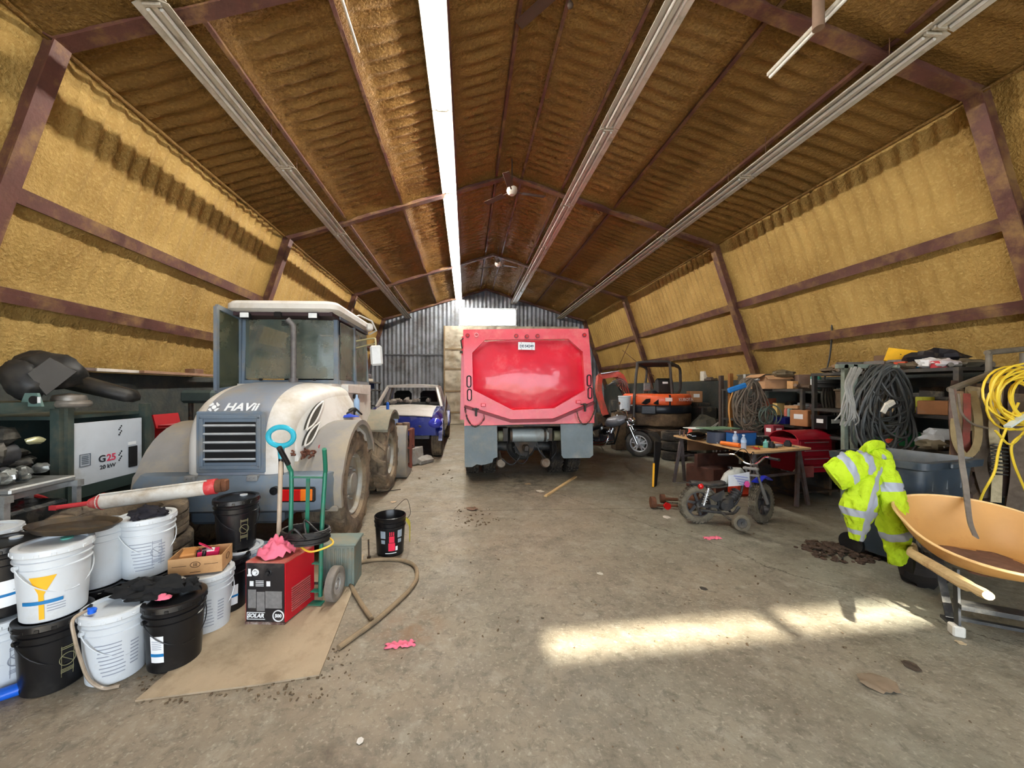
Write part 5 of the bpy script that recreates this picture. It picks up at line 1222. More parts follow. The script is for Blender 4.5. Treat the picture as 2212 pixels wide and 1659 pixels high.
# ---------------------------------------------------------------- bench along the left wall with chest, press and oddments
m = MB(); m.box((0, 0, .96), (.7, 2.4, .06), bev=.005); m.v = [v-V((0, 0, .19)) for v in m.v]
for y in (-1.1, 0, 1.1): m.box((.3, y, .38), (.06, .06, .75)); m.box((-.3, y, .38), (.06, .06, .75))
m.box((0, 0, .3), (.64, 2.3, .03))
tag(m.build('workbench', mt('dark_red_steel_bench', (92, 50, 44), .7, .1, .2, 6, (60, 48, 40), .4, 4), loc=(-4.0, 5.45, 0)), 'dark red steel workbench along the left wall behind the generator', 'workbench')
RC = mt('red_tool_chest', (178, 22, 32), .3, .1, .08, 4, (90, 40, 36), .15, 4, coat=.4)
t = thing('tool_chest', 'small red tool chest with open lid on the left bench', 'tool chest', (-3.95, 5.45, .80), R(90), None)
m = MB(); m.box((0, 0, .15), (.44, .30, .27), bev=.008); ch = m.build('chest_body', RC, t)
for i in range(4):
    m = MB(); m.box((0, -.155, .045+.055*i), (.41, .012, .052), bev=.003); dw = m.build('drawer', RC, ch); m = MB(); m.box((0, -.166, .060+.055*i), (.38, .012, .009), bev=.002); m.build('drawer_pull', CHR, dw)
m = MB(); m.box((0, .15, .36), (.44, .02, .2), (R(-14), 0, 0)); m.box((0, -.02, .31), (.5, .2, .03)); m.build('chest_lid', RC, t)
t = thing('drill_press', 'dark bench drill press on the left bench beside the red chest', 'drill press', (-4.15, 6.15, .80), R(90))
m = MB(); m.box((0, 0, .02), (.3, .45, .04), bev=.01); m.cyl((0, .12, .03), (0, .12, .75), .035, n=12); m.build('column', IRON, t)
m = MB(); m.box((0, -.02, .68), (.2, .5, .2), bev=.04); m.cyl((0, -.18, .55), (0, -.18, .38), .03, .015, n=12); m.build('head', mt('greenish_machine', (74, 88, 86), .5, .2), t)
m = MB(); m.box((0, -.1, .30), (.26, .26, .03), bev=.01); m.build('table', IRON, t)
for q in range(3): m = MB(); a = 2*pi*q/3; m.cyl((.10, -.15, .62), (.14, -.15+.14*cos(a), .62+.14*sin(a)), .007, n=6); m.build('feed_lever', CHR, t)
# oddments on the ledge and bench, left wall
def leftbox(px, py, X, sz, col, name, label, cat, rz=0, z=None, mat=None, bev=.006):
    p = WX(px, py, X); z = p.z if z is None else z; m = MB(); m.box((0, 0, sz[2]/2), sz, bev=bev)
    return tag(m.build(name, mat or mt('c_%d_%d_%d' % col, col, .7, 0, .12, 8, DUST, .3, 5), loc=(X, p.y, z), rot=(0, 0, rz)), label, cat)
LZ = ZF+.035
for nm, y, ln, w_, col, lb in (('board', 5.75, 1.7, .14, (206, 196, 184), 'long white painted board lying on the left wall ledge'), ('board', 6.6, 2.2, .07, (150, 116, 92), 'brown plank lying on the ledge beside the white board'), ('plank', 4.6, .6, .16, (108, 92, 82), 'short dark plank on the ledge above the generator')):
    m = MB(); m.box((0, 0, .02), (w_, ln, .04), bev=.004); tag(m.build(nm, mt('bd_%d' % col[0], col, .8, 0, .12, 6), loc=(-4.60+(.1 if w_ < .1 else 0), y, LZ+.0), rot=(0, 0, .02)), lb, 'board')
leftbox(420, 828, -4.6, (.16, .22, .12), (120, 84, 62), 'rusty_can', 'rusty brown block on the left ledge behind the loader door', 'block', z=LZ)
leftbox(360, 905, -3.9, (.2, .16, .10), (60, 60, 62), 'parts_box', 'small dark parts box on the left bench', 'box', z=.80)
leftbox(372, 895, -4.05, (.1, .1, .16), (196, 70, 92), 'red_can', 'small pinkish can standing on the left bench', 'can', z=.80)
p = WX(790, 800, -4.4)
for i, (nm, z, col, sz) in enumerate((('foam_block', 1.83, (196, 186, 166), (.5, 1.0, .10)), ('folded_tarp', 1.93, (92, 84, 88), (.45, .8, .16)), ('parts_tray', 1.60, (40, 60, 96), (.4, .5, .2)))):
    m = MB(); m.box((0, 0, sz[2]/2), sz, bev=.03 if i == 1 else .01)
    tag(m.build(nm, mt('sh_%d' % i, col, .8, 0, .2, 5), loc=(-3.35 if i < 2 else -3.2, 12.4, z)), ('pale foam block on the far left shelf behind the loader mirror', 'folded dark tarp on top of the pale foam block', 'dark blue parts tray on the far left shelf')[i], ('block', 'tarp', 'tray')[i])
m = MB(); m.box((0, 0, 1.80), (1.6, 1.6, .05)); m.box((0, 0, 1.55), (1.6, 1.6, .04)); m.box((0, 0, .8), (1.5, 1.5, .05))
for x in (-.75, .75):
    for y in (-.75, .75): m.box((x, y, .9), (.06, .06, 1.8))
tag(m.build('storage_shelf', mt('dark_shelf', (70, 66, 60), .7), loc=(-3.7, 12.4, 0)), 'dark storage shelf at the far left behind the loader', 'shelf')
# rack and blocks between loader and pickup
t = thing('steel_rack', 'rusty open steel rack of drums in front of the blue pickup', 'rack', (-1.45, 8.02, 0)); RR = mt('rust_red_steel', (120, 66, 52), .8, .1, .25, 8)
m = MB()
for x in (-.28, .32):
    for y in (-.18, .18): m.box((x, y, .38), (.05, .05, .76))
for z in (.04, .40, .76): m.box((.02, 0, z), (.62, .42, .03))
m.build('rack_frame', RR, t)
for i, (x, z, c) in enumerate(((-.05, .48, (150, 88, 70)), (.22, .48, (120, 90, 74)), (-.15, .84, (138, 116, 92)), (.12, .83, (126, 104, 84)), (.28, .84, (112, 92, 80)))):
    m = MB(); m.cyl((0, 0, -.06), (0, 0, .05), .10 if z < .6 else .08, n=18); m.torus((0, 0, .05), .06, .02); tag(m.build('brake_drum', mt('drum%d' % i, c, .8, .2, .25, 10), loc=(-1.47+x*.8, 7.98, z), rot=(0 if z > .6 else R(70), 0, 0)), ['rusty drum on the middle shelf of the rack, left one', 'rusty drum on the middle shelf of the rack, right one', 'left part on the top of the steel rack', 'middle part on the top of the steel rack', 'right part on the top of the steel rack'][i], 'drum')
CB = mt('concrete_block', (156, 152, 144), .85, 0, .12, 8, (120, 110, 96), .4, 6, .3, 30)
for i, (px, py, sz, rt, lb) in enumerate(((896, 1004, (.18, .42, .34), (0, R(-6), R(-20)), 'upright grey concrete block beside the steel rack'), (915, 1003, (.2, .4, .10), (0, R(20), R(-35)), 'tipped grey concrete slab in front of the upright block'), (925, 995, (.14, .24, .08), (0, R(6), R(10)), 'small broken concrete piece beside the tipped slab'), (945, 966, (.32, .14, .07), (0, 0, R(8)), 'flat stone piece on the floor beside the pickup wheel'))):
    p = G(px, py); m = MB(); m.box((0, 0, 0), sz, bev=.012); m.v = [v+V((0, 0, .0))+.008*noise.noise_vector(v*9) for v in m.v]
    tag(m.build('concrete_block' if i < 2 else 'rubble_piece', CB, loc=(p.x, p.y+.1, sz[2]/2+(.03 if i == 1 else .01)), rot=rt), lb, 'block')
# things on the loader
p = W(655, 1005, 3.75); m = MB(); r5 = random.Random(3)
for k in range(26):
    c = V((p.x+.15*r5.uniform(-1, 1), 3.72+.09*r5.uniform(-1, 1), .965+.045*r5.random())); M = Matrix.Translation(c) @ Euler((r5.random()*3, r5.random()*3, r5.random()*3)).to_matrix().to_4x4()
    m.tube([M @ V((.020*cos(q), .032*sin(q), 0)) for q in [2*pi*i/8 for i in range(8)]], .008, 6, loop=True)
tag(m.build('chain', mt('rusty_brown_chain', (110, 68, 52), .8, .2, .25, 12)), 'heap of rusty chain on the back of the loader', 'chain')
m = MB(); m.box((0, 0, .02), (.06, .04, .05), bev=.008); m.torus((0, 0, .05), .02, .005, (1, 0, 0)); tag(m.build('padlock_box', mt('crimson', (170, 28, 44), .4), loc=(-1.42, 3.78, .985)), 'small crimson metal item on the rusty chain', 'hardware')
rag('cloth', 'blue rag on top of the loader rear fender', 'cloth', (-1.36, 4.45, 1.275), (.13, .09, .04), mt('royal_blue_cloth', (30, 60, 168), .8, 0, .2, 9), 21)
m = MB(); r5 = random.Random(4)
for k in range(7): m.tube(smoothpath([(-1.5+.2*r5.random(), 4.4+.2*r5.random(), 1.28), (-1.4+.1*r5.random(), 4.55, 1.33+.05*r5.random()), (-1.5+.25*r5.random(), 4.75, 1.29)], 5), .012, 7)
tag(m.build('harness', mt('black_cable', (28, 27, 27), .5)), 'tangle of black cables on the loader fender behind the blue rag', 'cable')
m = MB(); m.lathe([(0, 0), (.035, 0), (.035, .2), (.014, .235), (.012, .27), (0, .27)], 16); tag(m.build('spray_bottle', mt('pale_blue_plastic', (150, 176, 206), .3), loc=(-1.33, 4.72, 1.26)), 'pale blue bottle standing on the loader fender', 'bottle')
m = MB(); m.lathe([(0, 0), (.035, 0), (.035, .18), (.014, .2), (0, .22)], 14); tag(m.build('spray_can', mt('blue_can', (24, 90, 190), .3), loc=(-1.86, 9.15, 1.085)), 'blue can standing on the bonnet of the pickup', 'can')
m = MB(); m.lathe([(0, 0), (.03, 0), (.03, .26), (.012, .3), (0, .32)], 14); tag(m.build('oil_bottle', mt('white_bottle', (224, 226, 226), .4), loc=(-1.72, 7.95, .775)), 'white bottle standing on the rusty rack before the pickup', 'bottle')
# ---------------------------------------------------------------- mini excavator
EO = mt('excavator_orange', (238, 98, 46), .4, 0, .10, 3, (150, 96, 70), .35, 2.5, coat=.2); ER = mt('faded_red_boom', (190, 70, 58), .55, 0, .15, 5, (120, 84, 70), .45, 4)
EB = mt('excavator_black_band', (26, 30, 38), .3, 0, .15, 4, (90, 84, 76), .3, 3); MUD = mt('caked_mud', (104, 84, 62), .95, 0, .35, 5, (64, 50, 38), .6, 3, .6, 18)
ex = thing('mini_excavator', 'orange mini excavator with open canopy frame parked behind the motorcycle', 'excavator', (5.06, 9.7, 0))
def rnd_slab(m, P, z0, z1, r=.05, mx=None):
    n = len(P); c = V((sum(p[0] for p in P)/n, sum(p[1] for p in P)/n)); secs = []
    for z, k in ((z0, r), (z0+r*.5, r*.2), (z0+r, 0), (z1-r, 0), (z1-r*.4, r*.3), (z1, r)):
        secs.append([V((c.x+(p[0]-c.x)*(1-k/max(.3, (V(p)-c).length)), c.y+(p[1]-c.y)*(1-k/max(.3, (V(p)-c).length)), z)) for p in P])
    m.loft(secs, mx=mx)
def arcP(r, a0, a1, n, cx=0, cy=0, sy=1): return [(cx+r*cos(R(a0+(a1-a0)*i/n)), cy+r*sy*sin(R(a0+(a1-a0)*i/n))) for i in range(n+1)]
tail = arcP(.78, 190, 350, 16, 0, .25, 1.0)+[(.72, .8), (-.72, .8)]
m = MB(); rnd_slab(m, tail, .98, 1.20, .05); m.build('counterweight_band', EB, ex)
m = MB(); rnd_slab(m, [(x*1.005, y*1.0) for x, y in tail], 1.17, 1.47, .07); m.box((-.35, .45, 1.30), (.6, .7, .3), bev=.1); h = m.build('engine_cover', EO, ex)
text('KUBOTA', .11, mt('pale_decal', (236, 214, 206), .5), h, XF((.30, -.53, 1.335), (R(80), 0, R(20))), name='lettering', sx=1.1, bold=.002)
m = MB(); m.box((-.14, -.545, 1.34), (.16, .01, .09), (R(-8), 0, R(-9))); m.build('decal_label', mt('pale_decal', (236, 214, 206), .5), h)
m = MB(); m.box((-.10, -.0, 1.28), (.03, 1.10, .36), bev=.01); m.build('cover_seam', EB, h)
for x0_ in (-.62, -.36):
    m = MB(); P = [(x0_-.10, .0), (x0_+.02, .11), (x0_+.12, .12), (x0_+.11, .03), (x0_+.0, -.03)]
    m.prism([(p, 1.24+q) for p, q in P], -.47+abs(x0_+.3)*.35, -.43+abs(x0_+.3)*.35, XZ); m.build('vent_opening', DARK, h)
m = MB(); rnd_slab(m, [(x*.98, y*.98) for x, y in tail], .66, .99, .04); m.v = [v+noise.noise_vector(v*5)*.03 for v in m.v]; m.build('muddy_skirt', MUD, ex)
m = MB(); m.box((-.55, -.36, 1.08), (.34, .05, .22), (0, 0, R(-28)), bev=.02)
for i in range(3): m.box((-.55, -.39, 1.02+.05*i), (.28, .03, .015), (0, 0, R(-28)))
m.build('side_louvre', EB, ex)
for sx in (-1, 1):
    m = MB(); secs = []
    P = [(y, .28+.24*sin(a)) for y, a in ()]
    pr = arcP(.26, 90, 270, 8, -.60, .28)+arcP(.26, -90, 90, 8, .75, .28)
    m.prism(pr, sx*.62-.15, sx*.62+.15, Matrix(((0, 0, 1, 0), (1, 0, 0, 0), (0, 1, 0, 0), (0, 0, 0, 1))))
    for i in range(22): y = -.60+1.35*i/21; m.box((sx*.62, y, .545), (.31, .035, .025)); m.box((sx*.62, y, .02), (.31, .035, .03))
    m.build('rubber_track', T2, ex)
m = MB(); m.box((0, 0, .45), (1.0, 1.2, .3), bev=.03); m.cyl((0, .1, .5), (0, .1, .7), .4, n=24); m.build('undercarriage', MUD, ex)
m = MB(); m.box((-.2, .55, 1.0), (1.1, .9, .1)); m.box((.1, .25, 1.5), (.55, .16, .12), bev=.04); m.build('cab_floor', EB, ex)
m = MB(); m.box((.15, .45, 1.40), (.5, .46, .12), bev=.05); m.box((.15, .22, 1.66), (.48, .12, .44), (R(-6), 0, 0), bev=.06); st = m.build('operator_seat', SEAT, ex)
m = MB(); m.box((.14, .15, 1.76), (.14, .012, .05), (R(-6), 0, 0)); m.build('seat_tag', WHT, st)
m = MB()
TC = [((-.60, -.05), (-.50, .0)), ((.42, -.10), (.34, -.05)), ((.60, 1.1), (.52, 1.0)), ((-.52, 1.1), (-.46, 1.0))]
m.tube(smoothpath([(-.62, -.1, .7), (-.60, -.05, 1.3), (-.50, .0, 2.15), (-.42, .0, 2.28), (.2, -.05, 2.30), (.30, -.05, 2.27), (.34, -.05, 2.15), (.38, -.08, 1.45)], 6), .034, 10)
m.tube(smoothpath([(.34, -.05, 2.27), (.7, .3, 2.2), (.86, .45, 2.17), (.92, .5, 2.05), (.92, .5, 1.66), (.80, .4, 1.48), (.5, .2, 1.44), (.2, .1, 1.44)], 6), .036, 10)
m.tube(smoothpath([(-.50, .0, 2.22), (-.1, .5, 2.2), (.1, .75, 2.15), (.12, .8, 1.9), (.0, .75, 1.3)], 6), .03, 10); m.v = [v-V((.18, 0, 0)) for v in m.v]; m.build('canopy_frame', mt('dusty_black_tube', (62, 58, 56), .6, 0, .12, 6, (110, 100, 88), .35, 4), ex)
m = MB(); m.loft([[V((-.48, 0, 2.27)), V((.33, -.05, 2.27)), V((.86, .45, 2.2)), V((.05, .75, 2.2))], [V((-.48, 0, 2.31)), V((.33, -.05, 2.31)), V((.86, .45, 2.24)), V((.05, .75, 2.24))]]); m.v = [v-V((.18, 0, 0)) for v in m.v]; m.build('canopy_roof', mt('dusty_black_tube', (62, 58, 56)), ex)
for x in (-.05, .42): m = MB(); m.tube([(x, .8, 1.3), (x+.02, .8, 1.62), (x, .72, 1.72)], .012, 6); m.sph((x, .72, 1.74), .03, 8); m.build('control_lever', IRON, ex)
m = MB(); m.box((-.12, .62, 1.66), (.2, .04, .22), bev=.02); m.build('monitor_panel', GALV, ex)
# boom to the left and forward
for nm, P, w in (('boom', ((-.35, 1.2, 1.0), (-.42, 1.5, 1.75), (-.55, 1.7, 2.02), (-1.0, 1.9, 1.98)), .17), ('dipper', ((-1.0, 1.9, 2.0), (-1.12, 1.6, 1.5), (-1.0, 1.4, .85)), .14)):
    m = MB(); PP = smoothpath(P, 5)
    for a, b in zip(PP, PP[1:]): m.bar(a, b+(b-a)*.2, w, w*1.25, up=(0, 1, 0))
    m.build(nm, ER, ex)
m = MB(); m.cyl((-.5, 1.62, 2.14), (-1.02, 1.72, 2.06), .03, n=12); m.cyl((-.3, 1.1, 1.2), (-.75, 1.45, 1.85), .03, n=12); m.build('hydraulic_rod', CHR, ex)
m = MB(); m.prism([(1.3, .25), (1.45, .85), (1.62, .9), (1.75, .6), (1.75, .3), (1.55, .15)], -1.22, -.82, Matrix(((0, 0, 1, 0), (1, 0, 0, 0), (0, 1, 0, 0), (0, 0, 0, 1)))); m.build('digging_bucket', IRON, ex)
m = MB()
for k in range(5): m.tube(smoothpath([(-.4, 1.0, 1.1), (-.5-.03*k, .9+.1*k, 1.6), (-.62, 1.2, 1.9-.04*k), (-.9, 1.5, 1.7)], 5), .013, 6)
m.build('hydraulic_hoses', BLACKP, ex)
# white pail on the excavator deck, tyre stack, rough timber
t, c, fa = pail(0, 0, 'white pail standing on the deck of the orange excavator', True, z=1.04, pos=(4.06, 9.72), deco='print', lid=True)
m = MB(); m.box((0, 0, .51), (.3, .32, 1.02), bev=.02); tag(m.build('timber_crib', MUD, loc=(4.02, 10.0, 0)), 'muddy timber crib under the white pail beside the excavator', 'crib')
for i in range(3):
    o = tyre_mb(.27, .17, .205).build('small_tyre', T2); o.location = (4.70, 8.52, .105+.215*i); o.rotation_euler = (0, R(90), 0)
    tag(o, '%s black tyre of the stack beside the motorcycle' % ('lowest', 'middle', 'topmost')[i], 'tyre', 'stack of black tyres by the motorcycle')
# ---------------------------------------------------------------- motorcycle
MB_ = mt('gloss_black_paint', (16, 16, 18), .12, 0, .1, coat=1); TANK = mt('dusty_grey_tank', (120, 120, 124), .35, .2, .15, 6, (70, 68, 66), .3, 6, coat=.5)
fw_, rw_ = V((4.08, 8.93, 0)), V((2.98, 9.75, 0)); dm_ = (fw_-rw_); wb = dm_.length; am = atan2(dm_.y, dm_.x)
mc = thing('motorcycle', 'chrome and black cruiser motorcycle between the truck and the excavator', 'motorcycle', rw_, am)   # local x runs from rear wheel to front wheel
TM = Matrix.Rotation(R(90), 4, 'Z')   # wheel axis x -> y
def mwheel(x, z, Ro, Ri, w, name, par, mat, cast=True, yaw=0):
    o = tyre_mb(Ro, Ri, w, grooves=True).build(name, mat, par); o.location = (x, 0, z); o.rotation_euler = (0, 0, R(90)+yaw)
    m = MB(); m.lathe([(Ri+.004, -w*.36), (Ri-.02, -w*.36), (Ri-.03, -w*.1), (Ri-.03, w*.1), (Ri-.02, w*.36), (Ri+.004, w*.36)], 36, d=(1, 0, 0))
    for s_ in (-1, 1): m.torus((s_*w*.34, 0, 0), Ri-.012, .012, (1, 0, 0))
    m.cyl((-w*.42, 0, 0), (w*.42, 0, 0), Ri*.2, n=20)
    for i in range(5):
        a = 2*pi*i/5; M = Matrix.Rotation(a, 4, 'X'); m.prism([(-Ri*.10, Ri*.15), (Ri*.10, Ri*.15), (Ri*.26, Ri*.92), (Ri*.14, Ri*.95), (0, Ri*.5), (-Ri*.14, Ri*.95), (-Ri*.26, Ri*.92)], -w*.12, w*.12, M @ Matrix(((0, 0, 1, 0), (1, 0, 0, 0), (0, 1, 0, 0), (0, 0, 0, 1))))
    m.build('cast_rim', mt('cast_alloy', (206, 208, 212), .3, .45, .06), o); m = MB(); m.lathe([(.05, -.003), (Ri*.62, -.003), (Ri*.62, .003), (.05, .003)], 28, d=(1, 0, 0), at=(w*.5, 0, 0)); m.build('brake_disc', GALV, o); return o
mwheel(wb, .305, .30, .20, .13, 'front_wheel', mc, mt('bike_tyre', (58, 56, 54), .8, 0, .15, 9, (110, 102, 92), .35, 6)); mwheel(0, .305, .30, .19, .16, 'rear_wheel', mc, T2)
m = MB()
for s_ in (-1, 1): m.cyl((wb-.02, s_*.10, .30), (wb-.26, s_*.10, .86), .023, n=12); m.cyl((wb-.02, s_*.10, .30), (wb-.13, s_*.10, .55), .031, n=12)
m.build('front_fork', CHR, mc)
m = MB(); m.box((wb-.26, 0, .86), (.08, .28, .05), bev=.01); m.tube(smoothpath([(wb-.52, -.40, 1.06), (wb-.40, -.30, 1.09), (wb-.30, -.10, 1.0), (wb-.28, 0, .94), (wb-.30, .10, 1.0), (wb-.40, .30, 1.09), (wb-.52, .40, 1.06)], 4), .014, 8); hb = m.build('handlebar', CHR, mc)
for s_ in (-1, 1): m = MB(); m.cyl((wb-.43, s_*.33, 1.085), (wb-.54, s_*.42, 1.055), .02, n=10); m.build('grip', BLACKP, hb)
m = MB(); m.tube([(wb-.38, -.28, 1.08), (wb-.36, -.33, 1.24)], .006, 6); m.sph((wb-.36, -.34, 1.26), (.02, .06, .04), 10); m.build('mirror', CHR, hb)
m = MB(); m.sph((wb-.16, 0, .84), (.10, .09, .09), 16); m.build('headlight', CHR, mc)
m = MB()
for s_ in (-1, 1): m.sph((wb-.18, s_*.17, .74), (.05, .04, .04), 10)
m.build('turn_signals', CHR, mc)
m = MB(); secs = []
for x, w, z, h_ in ((.58, .05, .74, .05), (.64, .13, .77, .11), (.80, .16, .80, .14), (.96, .14, .84, .13), (1.08, .06, .87, .07)): secs.append([V((x, w*cos(a), z+h_*sin(a))) for a in [2*pi*i/14 for i in range(14)]])
m.loft(secs); tk = m.build('fuel_tank', TANK, mc); m = MB(); m.cyl((.86, 0, .94), (.86, 0, .975), .03, n=14); m.build('fuel_cap', CHR, tk)
m = MB(); secs = []
for x, w, z in ((-.25, .06, .66), (-.1, .11, .62), (.1, .13, .60), (.3, .15, .60), (.48, .10, .68)): secs.append([V((x, w*cos(a), z+.06*sin(a))) for a in [2*pi*i/12 for i in range(12)]])
m.loft(secs); m.build('seat', SEAT, mc)
def fender(m, x, z, r, w, a0, a1, n=14):
    secs = []
    for i in range(n+1):
        a = R(a0+(a1-a0)*i/n); secs.append([V((x+(r-.02*abs(q))*cos(a), w*q, z+(r-.02*abs(q))*sin(a))) for q in (-1, -.6, 0, .6, 1)]+[V((x+(r-.035)*cos(a), w*q*.95, z+(r-.035)*sin(a))) for q in (1, 0, -1)])
    m.loft(secs)
m = MB(); fender(m, wb, .305, .345, .08, 50, 168); m.build('front_fender', MB_, mc)
m = MB(); fender(m, 0, .305, .36, .10, 40, 205); m.build('rear_fender', MB_, mc)
m = MB(); m.box((.62, 0, .40), (.34, .22, .24), bev=.04); m.cyl((.60, -.09, .38), (.60, -.14, .38), .09, n=22); m.box((.36, 0, .30), (.2, .18, .18), bev=.03); eg = m.build('engine', mt('dark_engine', (96, 96, 100), .3, .8, .3, 12), mc)
for s_, nm in ((-1, 0), (1, 1)):
    m = MB(); a = R(22*(1 if s_ > 0 else -1)); M = XF((.62+s_*.09, 0, .50), (0, s_*R(20), 0)); m.cyl((0, 0, 0), (0, 0, .16), .06, n=16, mx=M)
    for i in range(6): m.cyl((0, 0, .02+.024*i), (0, 0, .03+.024*i), .075, n=16, mx=M)
    m.build('cylinder', CHR if s_ > 0 else GALV, eg)
m = MB(); m.cyl((.62, -.13, .54), (.62, -.19, .54), .095, n=24); m.build('air_cleaner_cover', CHR, eg); m = MB(); m.cyl((.62, -.185, .54), (.62, -.198, .54), .06, n=20); m.build('cover_insert', MB_, eg)
for z_, l in ((.27, -.32), (.21, -.36)):
    m = MB(); m.tube(smoothpath([(.62, -.08, .52), (.68, -.13, .40), (.60, -.15, z_+.03), (.45, -.15, z_), (.0, -.15, z_), (l, -.15, z_)], 5), .026, 12); m.build('exhaust_pipe', CHR, mc)
m = MB(); m.tube([(.95, 0, .80), (.8, 0, .25), (.35, 0, .2), (.1, 0, .35)], .022, 8); m.tube([(.95, 0, .80), (.4, 0, .62), (0, 0, .5)], .02, 8)
for s_ in (-1, 1): m.bar((.35, s_*.11, .3), (0, s_*.11, .305), .03, .04); m.cyl((.05, s_*.12, .36), (.22, s_*.12, .60), .022, n=10)
m.build('frame', MB_, mc)
m = MB(); m.cyl((.40, .1, .2), (.44, .3, .02), .012, n=8); m.build('kickstand', CHR, mc)
m = MB(); m.tube([(.62, -.12, .28), (.72, -.22, .28)], .012, 8); m.tube([(.66, -.13, .33), (.82, -.15, .36)], .01, 8); m.tube([(.62, .12, .28), (.72, .22, .28)], .012, 8); m.build('foot_controls', CHR, mc)
# ---------------------------------------------------------------- small dirt bike
r0, f0 = V((2.76, 4.47, 0)), V((3.545, 4.46, 0)); wb2 = (f0-r0).length
db = thing('dirt_bike', "child's blue and white dirt bike with a stabiliser wheel on the open floor", 'dirt bike', r0, atan2(f0.y-r0.y, f0.x-r0.x)); db.rotation_euler = (R(-4), 0, db.rotation_euler.z)
KT = mt('muddy_knobbly', (110, 102, 86), .9, 0, .25, 12, (70, 64, 54), .45, 9); BKB = mt('dusty_black_frame', (50, 50, 52), .5, 0, .2, 8, (116, 106, 90), .4, 6)
def dwheel(x, Ro, yaw, name):
    o = knob_tyre(Ro, Ro*.70, .085).build(name, KT, db); o.location = (x, 0, Ro+.008); o.rotation_euler = (0, 0, R(90)+yaw)
    m = MB(); Ri = Ro*.70; m.lathe([(Ri+.004, -.028), (Ri-.014, -.03), (Ri-.014, .03), (Ri+.004, .028)], 30, d=(1, 0, 0)); m.cyl((-.04, 0, 0), (.04, 0, 0), .035, n=16)
    for i in range(6): a = 2*pi*i/6; m.bar((0, .03*sin(a), .03*cos(a)), (0, (Ri-.01)*sin(a+.25), (Ri-.01)*cos(a+.25)), .018, .03)
    m.build('hub_and_spokes', BKB, o); return o
dwheel(0, .215, 0, 'rear_wheel'); dwheel(wb2, .225, R(28), 'front_wheel')
fork = R(28)
FQ = Matrix.Translation(V((wb2, 0, .23))) @ Matrix.Rotation(fork, 4, 'Z')
m = MB()
for s_ in (-1, 1): m.cyl((0, s_*.065, 0), (-.10, s_*.06, .20), .020, n=10, mx=FQ); m.cyl((-.10, s_*.06, .20), (-.21, s_*.055, .44), .013, n=10, mx=FQ)
m.box((-.20, 0, .42), (.05, .16, .03), bev=.006, mx=FQ); m.box((-.165, 0, .34), (.05, .15, .03), bev=.006, mx=FQ); m.build('front_fork', mt('pale_fork', (150, 150, 148), .4, .5, .1), db)
m = MB(); m.tube([FQ @ V(p) for p in smoothpath([(-.27, -.30, .56), (-.22, -.17, .57), (-.20, -.06, .48), (-.20, .06, .48), (-.22, .17, .57), (-.27, .30, .56)], 4)], .011, 8); h = m.build('handlebar', CHR, db)
for s_ in (-1, 1): m = MB(); m.tube([FQ @ V((-.24, s_*.22, .566)), FQ @ V((-.28, s_*.33, .558))], .017, 8); m.build('grip', BLACKP, h)
m = MB(); 
for k in range(3): m.tube([FQ @ V(p) for p in smoothpath([(-.22, -.2+.2*k, .56), (-.12, -.1+.1*k, .58+.03*k), (-.12, .02, .45), (-.2, 0, .3)], 4)], .005, 5)
m.build('control_cables', BLACKP, db)
m = MB(); secs = []
for v_ in range(9):
    t_ = v_/8; secs.append([FQ @ V((-.10+.34*t_, q*.05*(1-.4*t_), .27+.05*sin(t_*pi)-.015*abs(q))) for q in (-1, 0, 1)]+[FQ @ V((-.10+.34*t_, q*.05*(1-.4*t_), .26+.05*sin(t_*pi)-.015)) for q in (1, 0, -1)])
m.loft(secs); m.build('front_fender', mt('blue_fender', (28, 50, 200), .3), db)
m = MB(); secs = []
for x, w, z, h_ in ((.30, .03, .47, .02), (.36, .055, .52, .07), (.46, .075, .555, .10), (.55, .06, .55, .10), (.60, .03, .52, .07)): secs.append([V((x, w*cos(a), z+h_*sin(a))) for a in [2*pi*i/12 for i in range(12)]])
m.loft(secs); tk = m.build('fuel_tank', mt('dusty_white_tank', (176, 178, 172), .4, 0, .08, 8, (90, 88, 78), .35, 9), db); m = MB(); m.cyl((.42, 0, .64), (.42, 0, .665), .026, n=12); m.build('fuel_cap', BLACKP, tk)
m = MB(); m.grid(lambda u, v: (.34+.26*u, -.076-.012*sin(u*pi)-.004*v, .44+.02*u+(.13+.02*u)*v), 8, 6, .005); sh = m.build('radiator_shroud', mt('white_shroud', (216, 220, 226), .4), db)
for i in range(4): m = MB(); m.bar((.40+.02*i, -.096, .565-.03*i), (.56+.01*i, -.098, .545-.035*i), .012, .004); m.build('blue_stripe', mt('blue_graphic', (36, 60, 190), .4), sh)
m = MB(); m.prism([(.505+.034*cos(2*pi*i/6), .475+.04*sin(2*pi*i/6)) for i in range(6)], .100, .108, Matrix(((1, 0, 0, .04), (0, 0, -1, 0), (0, 1, 0, -.005), (0, 0, 0, 1)))); m.build('pink_sticker', mt('hot_pink', (240, 90, 170), .5), sh)
m = MB(); secs = []
for x, w, z in ((-.08, .03, .475), (.0, .06, .47), (.15, .075, .45), (.30, .06, .47), (.36, .03, .49)): secs.append([V((x, w*cos(a), z+.03*sin(a))) for a in [2*pi*i/10 for i in range(10)]])
m.loft(secs); m.build('seat', BKB, db)
m = MB(); secs = []
for x, z in ((-.26, .47), (-.14, .475), (.0, .46), (.12, .43)): secs.append([V((x, q*.045, z+.012*(1-abs(q)))) for q in (-1, 0, 1)]+[V((x, q*.045, z)) for q in (1, 0, -1)])
m.loft(secs); m.build('rear_fender', BKB, db)
m = MB(); m.sph((.02, -.05, .44), (.035, .03, .035), 12); m.build('tail_reflector', REDP, db)
m = MB()
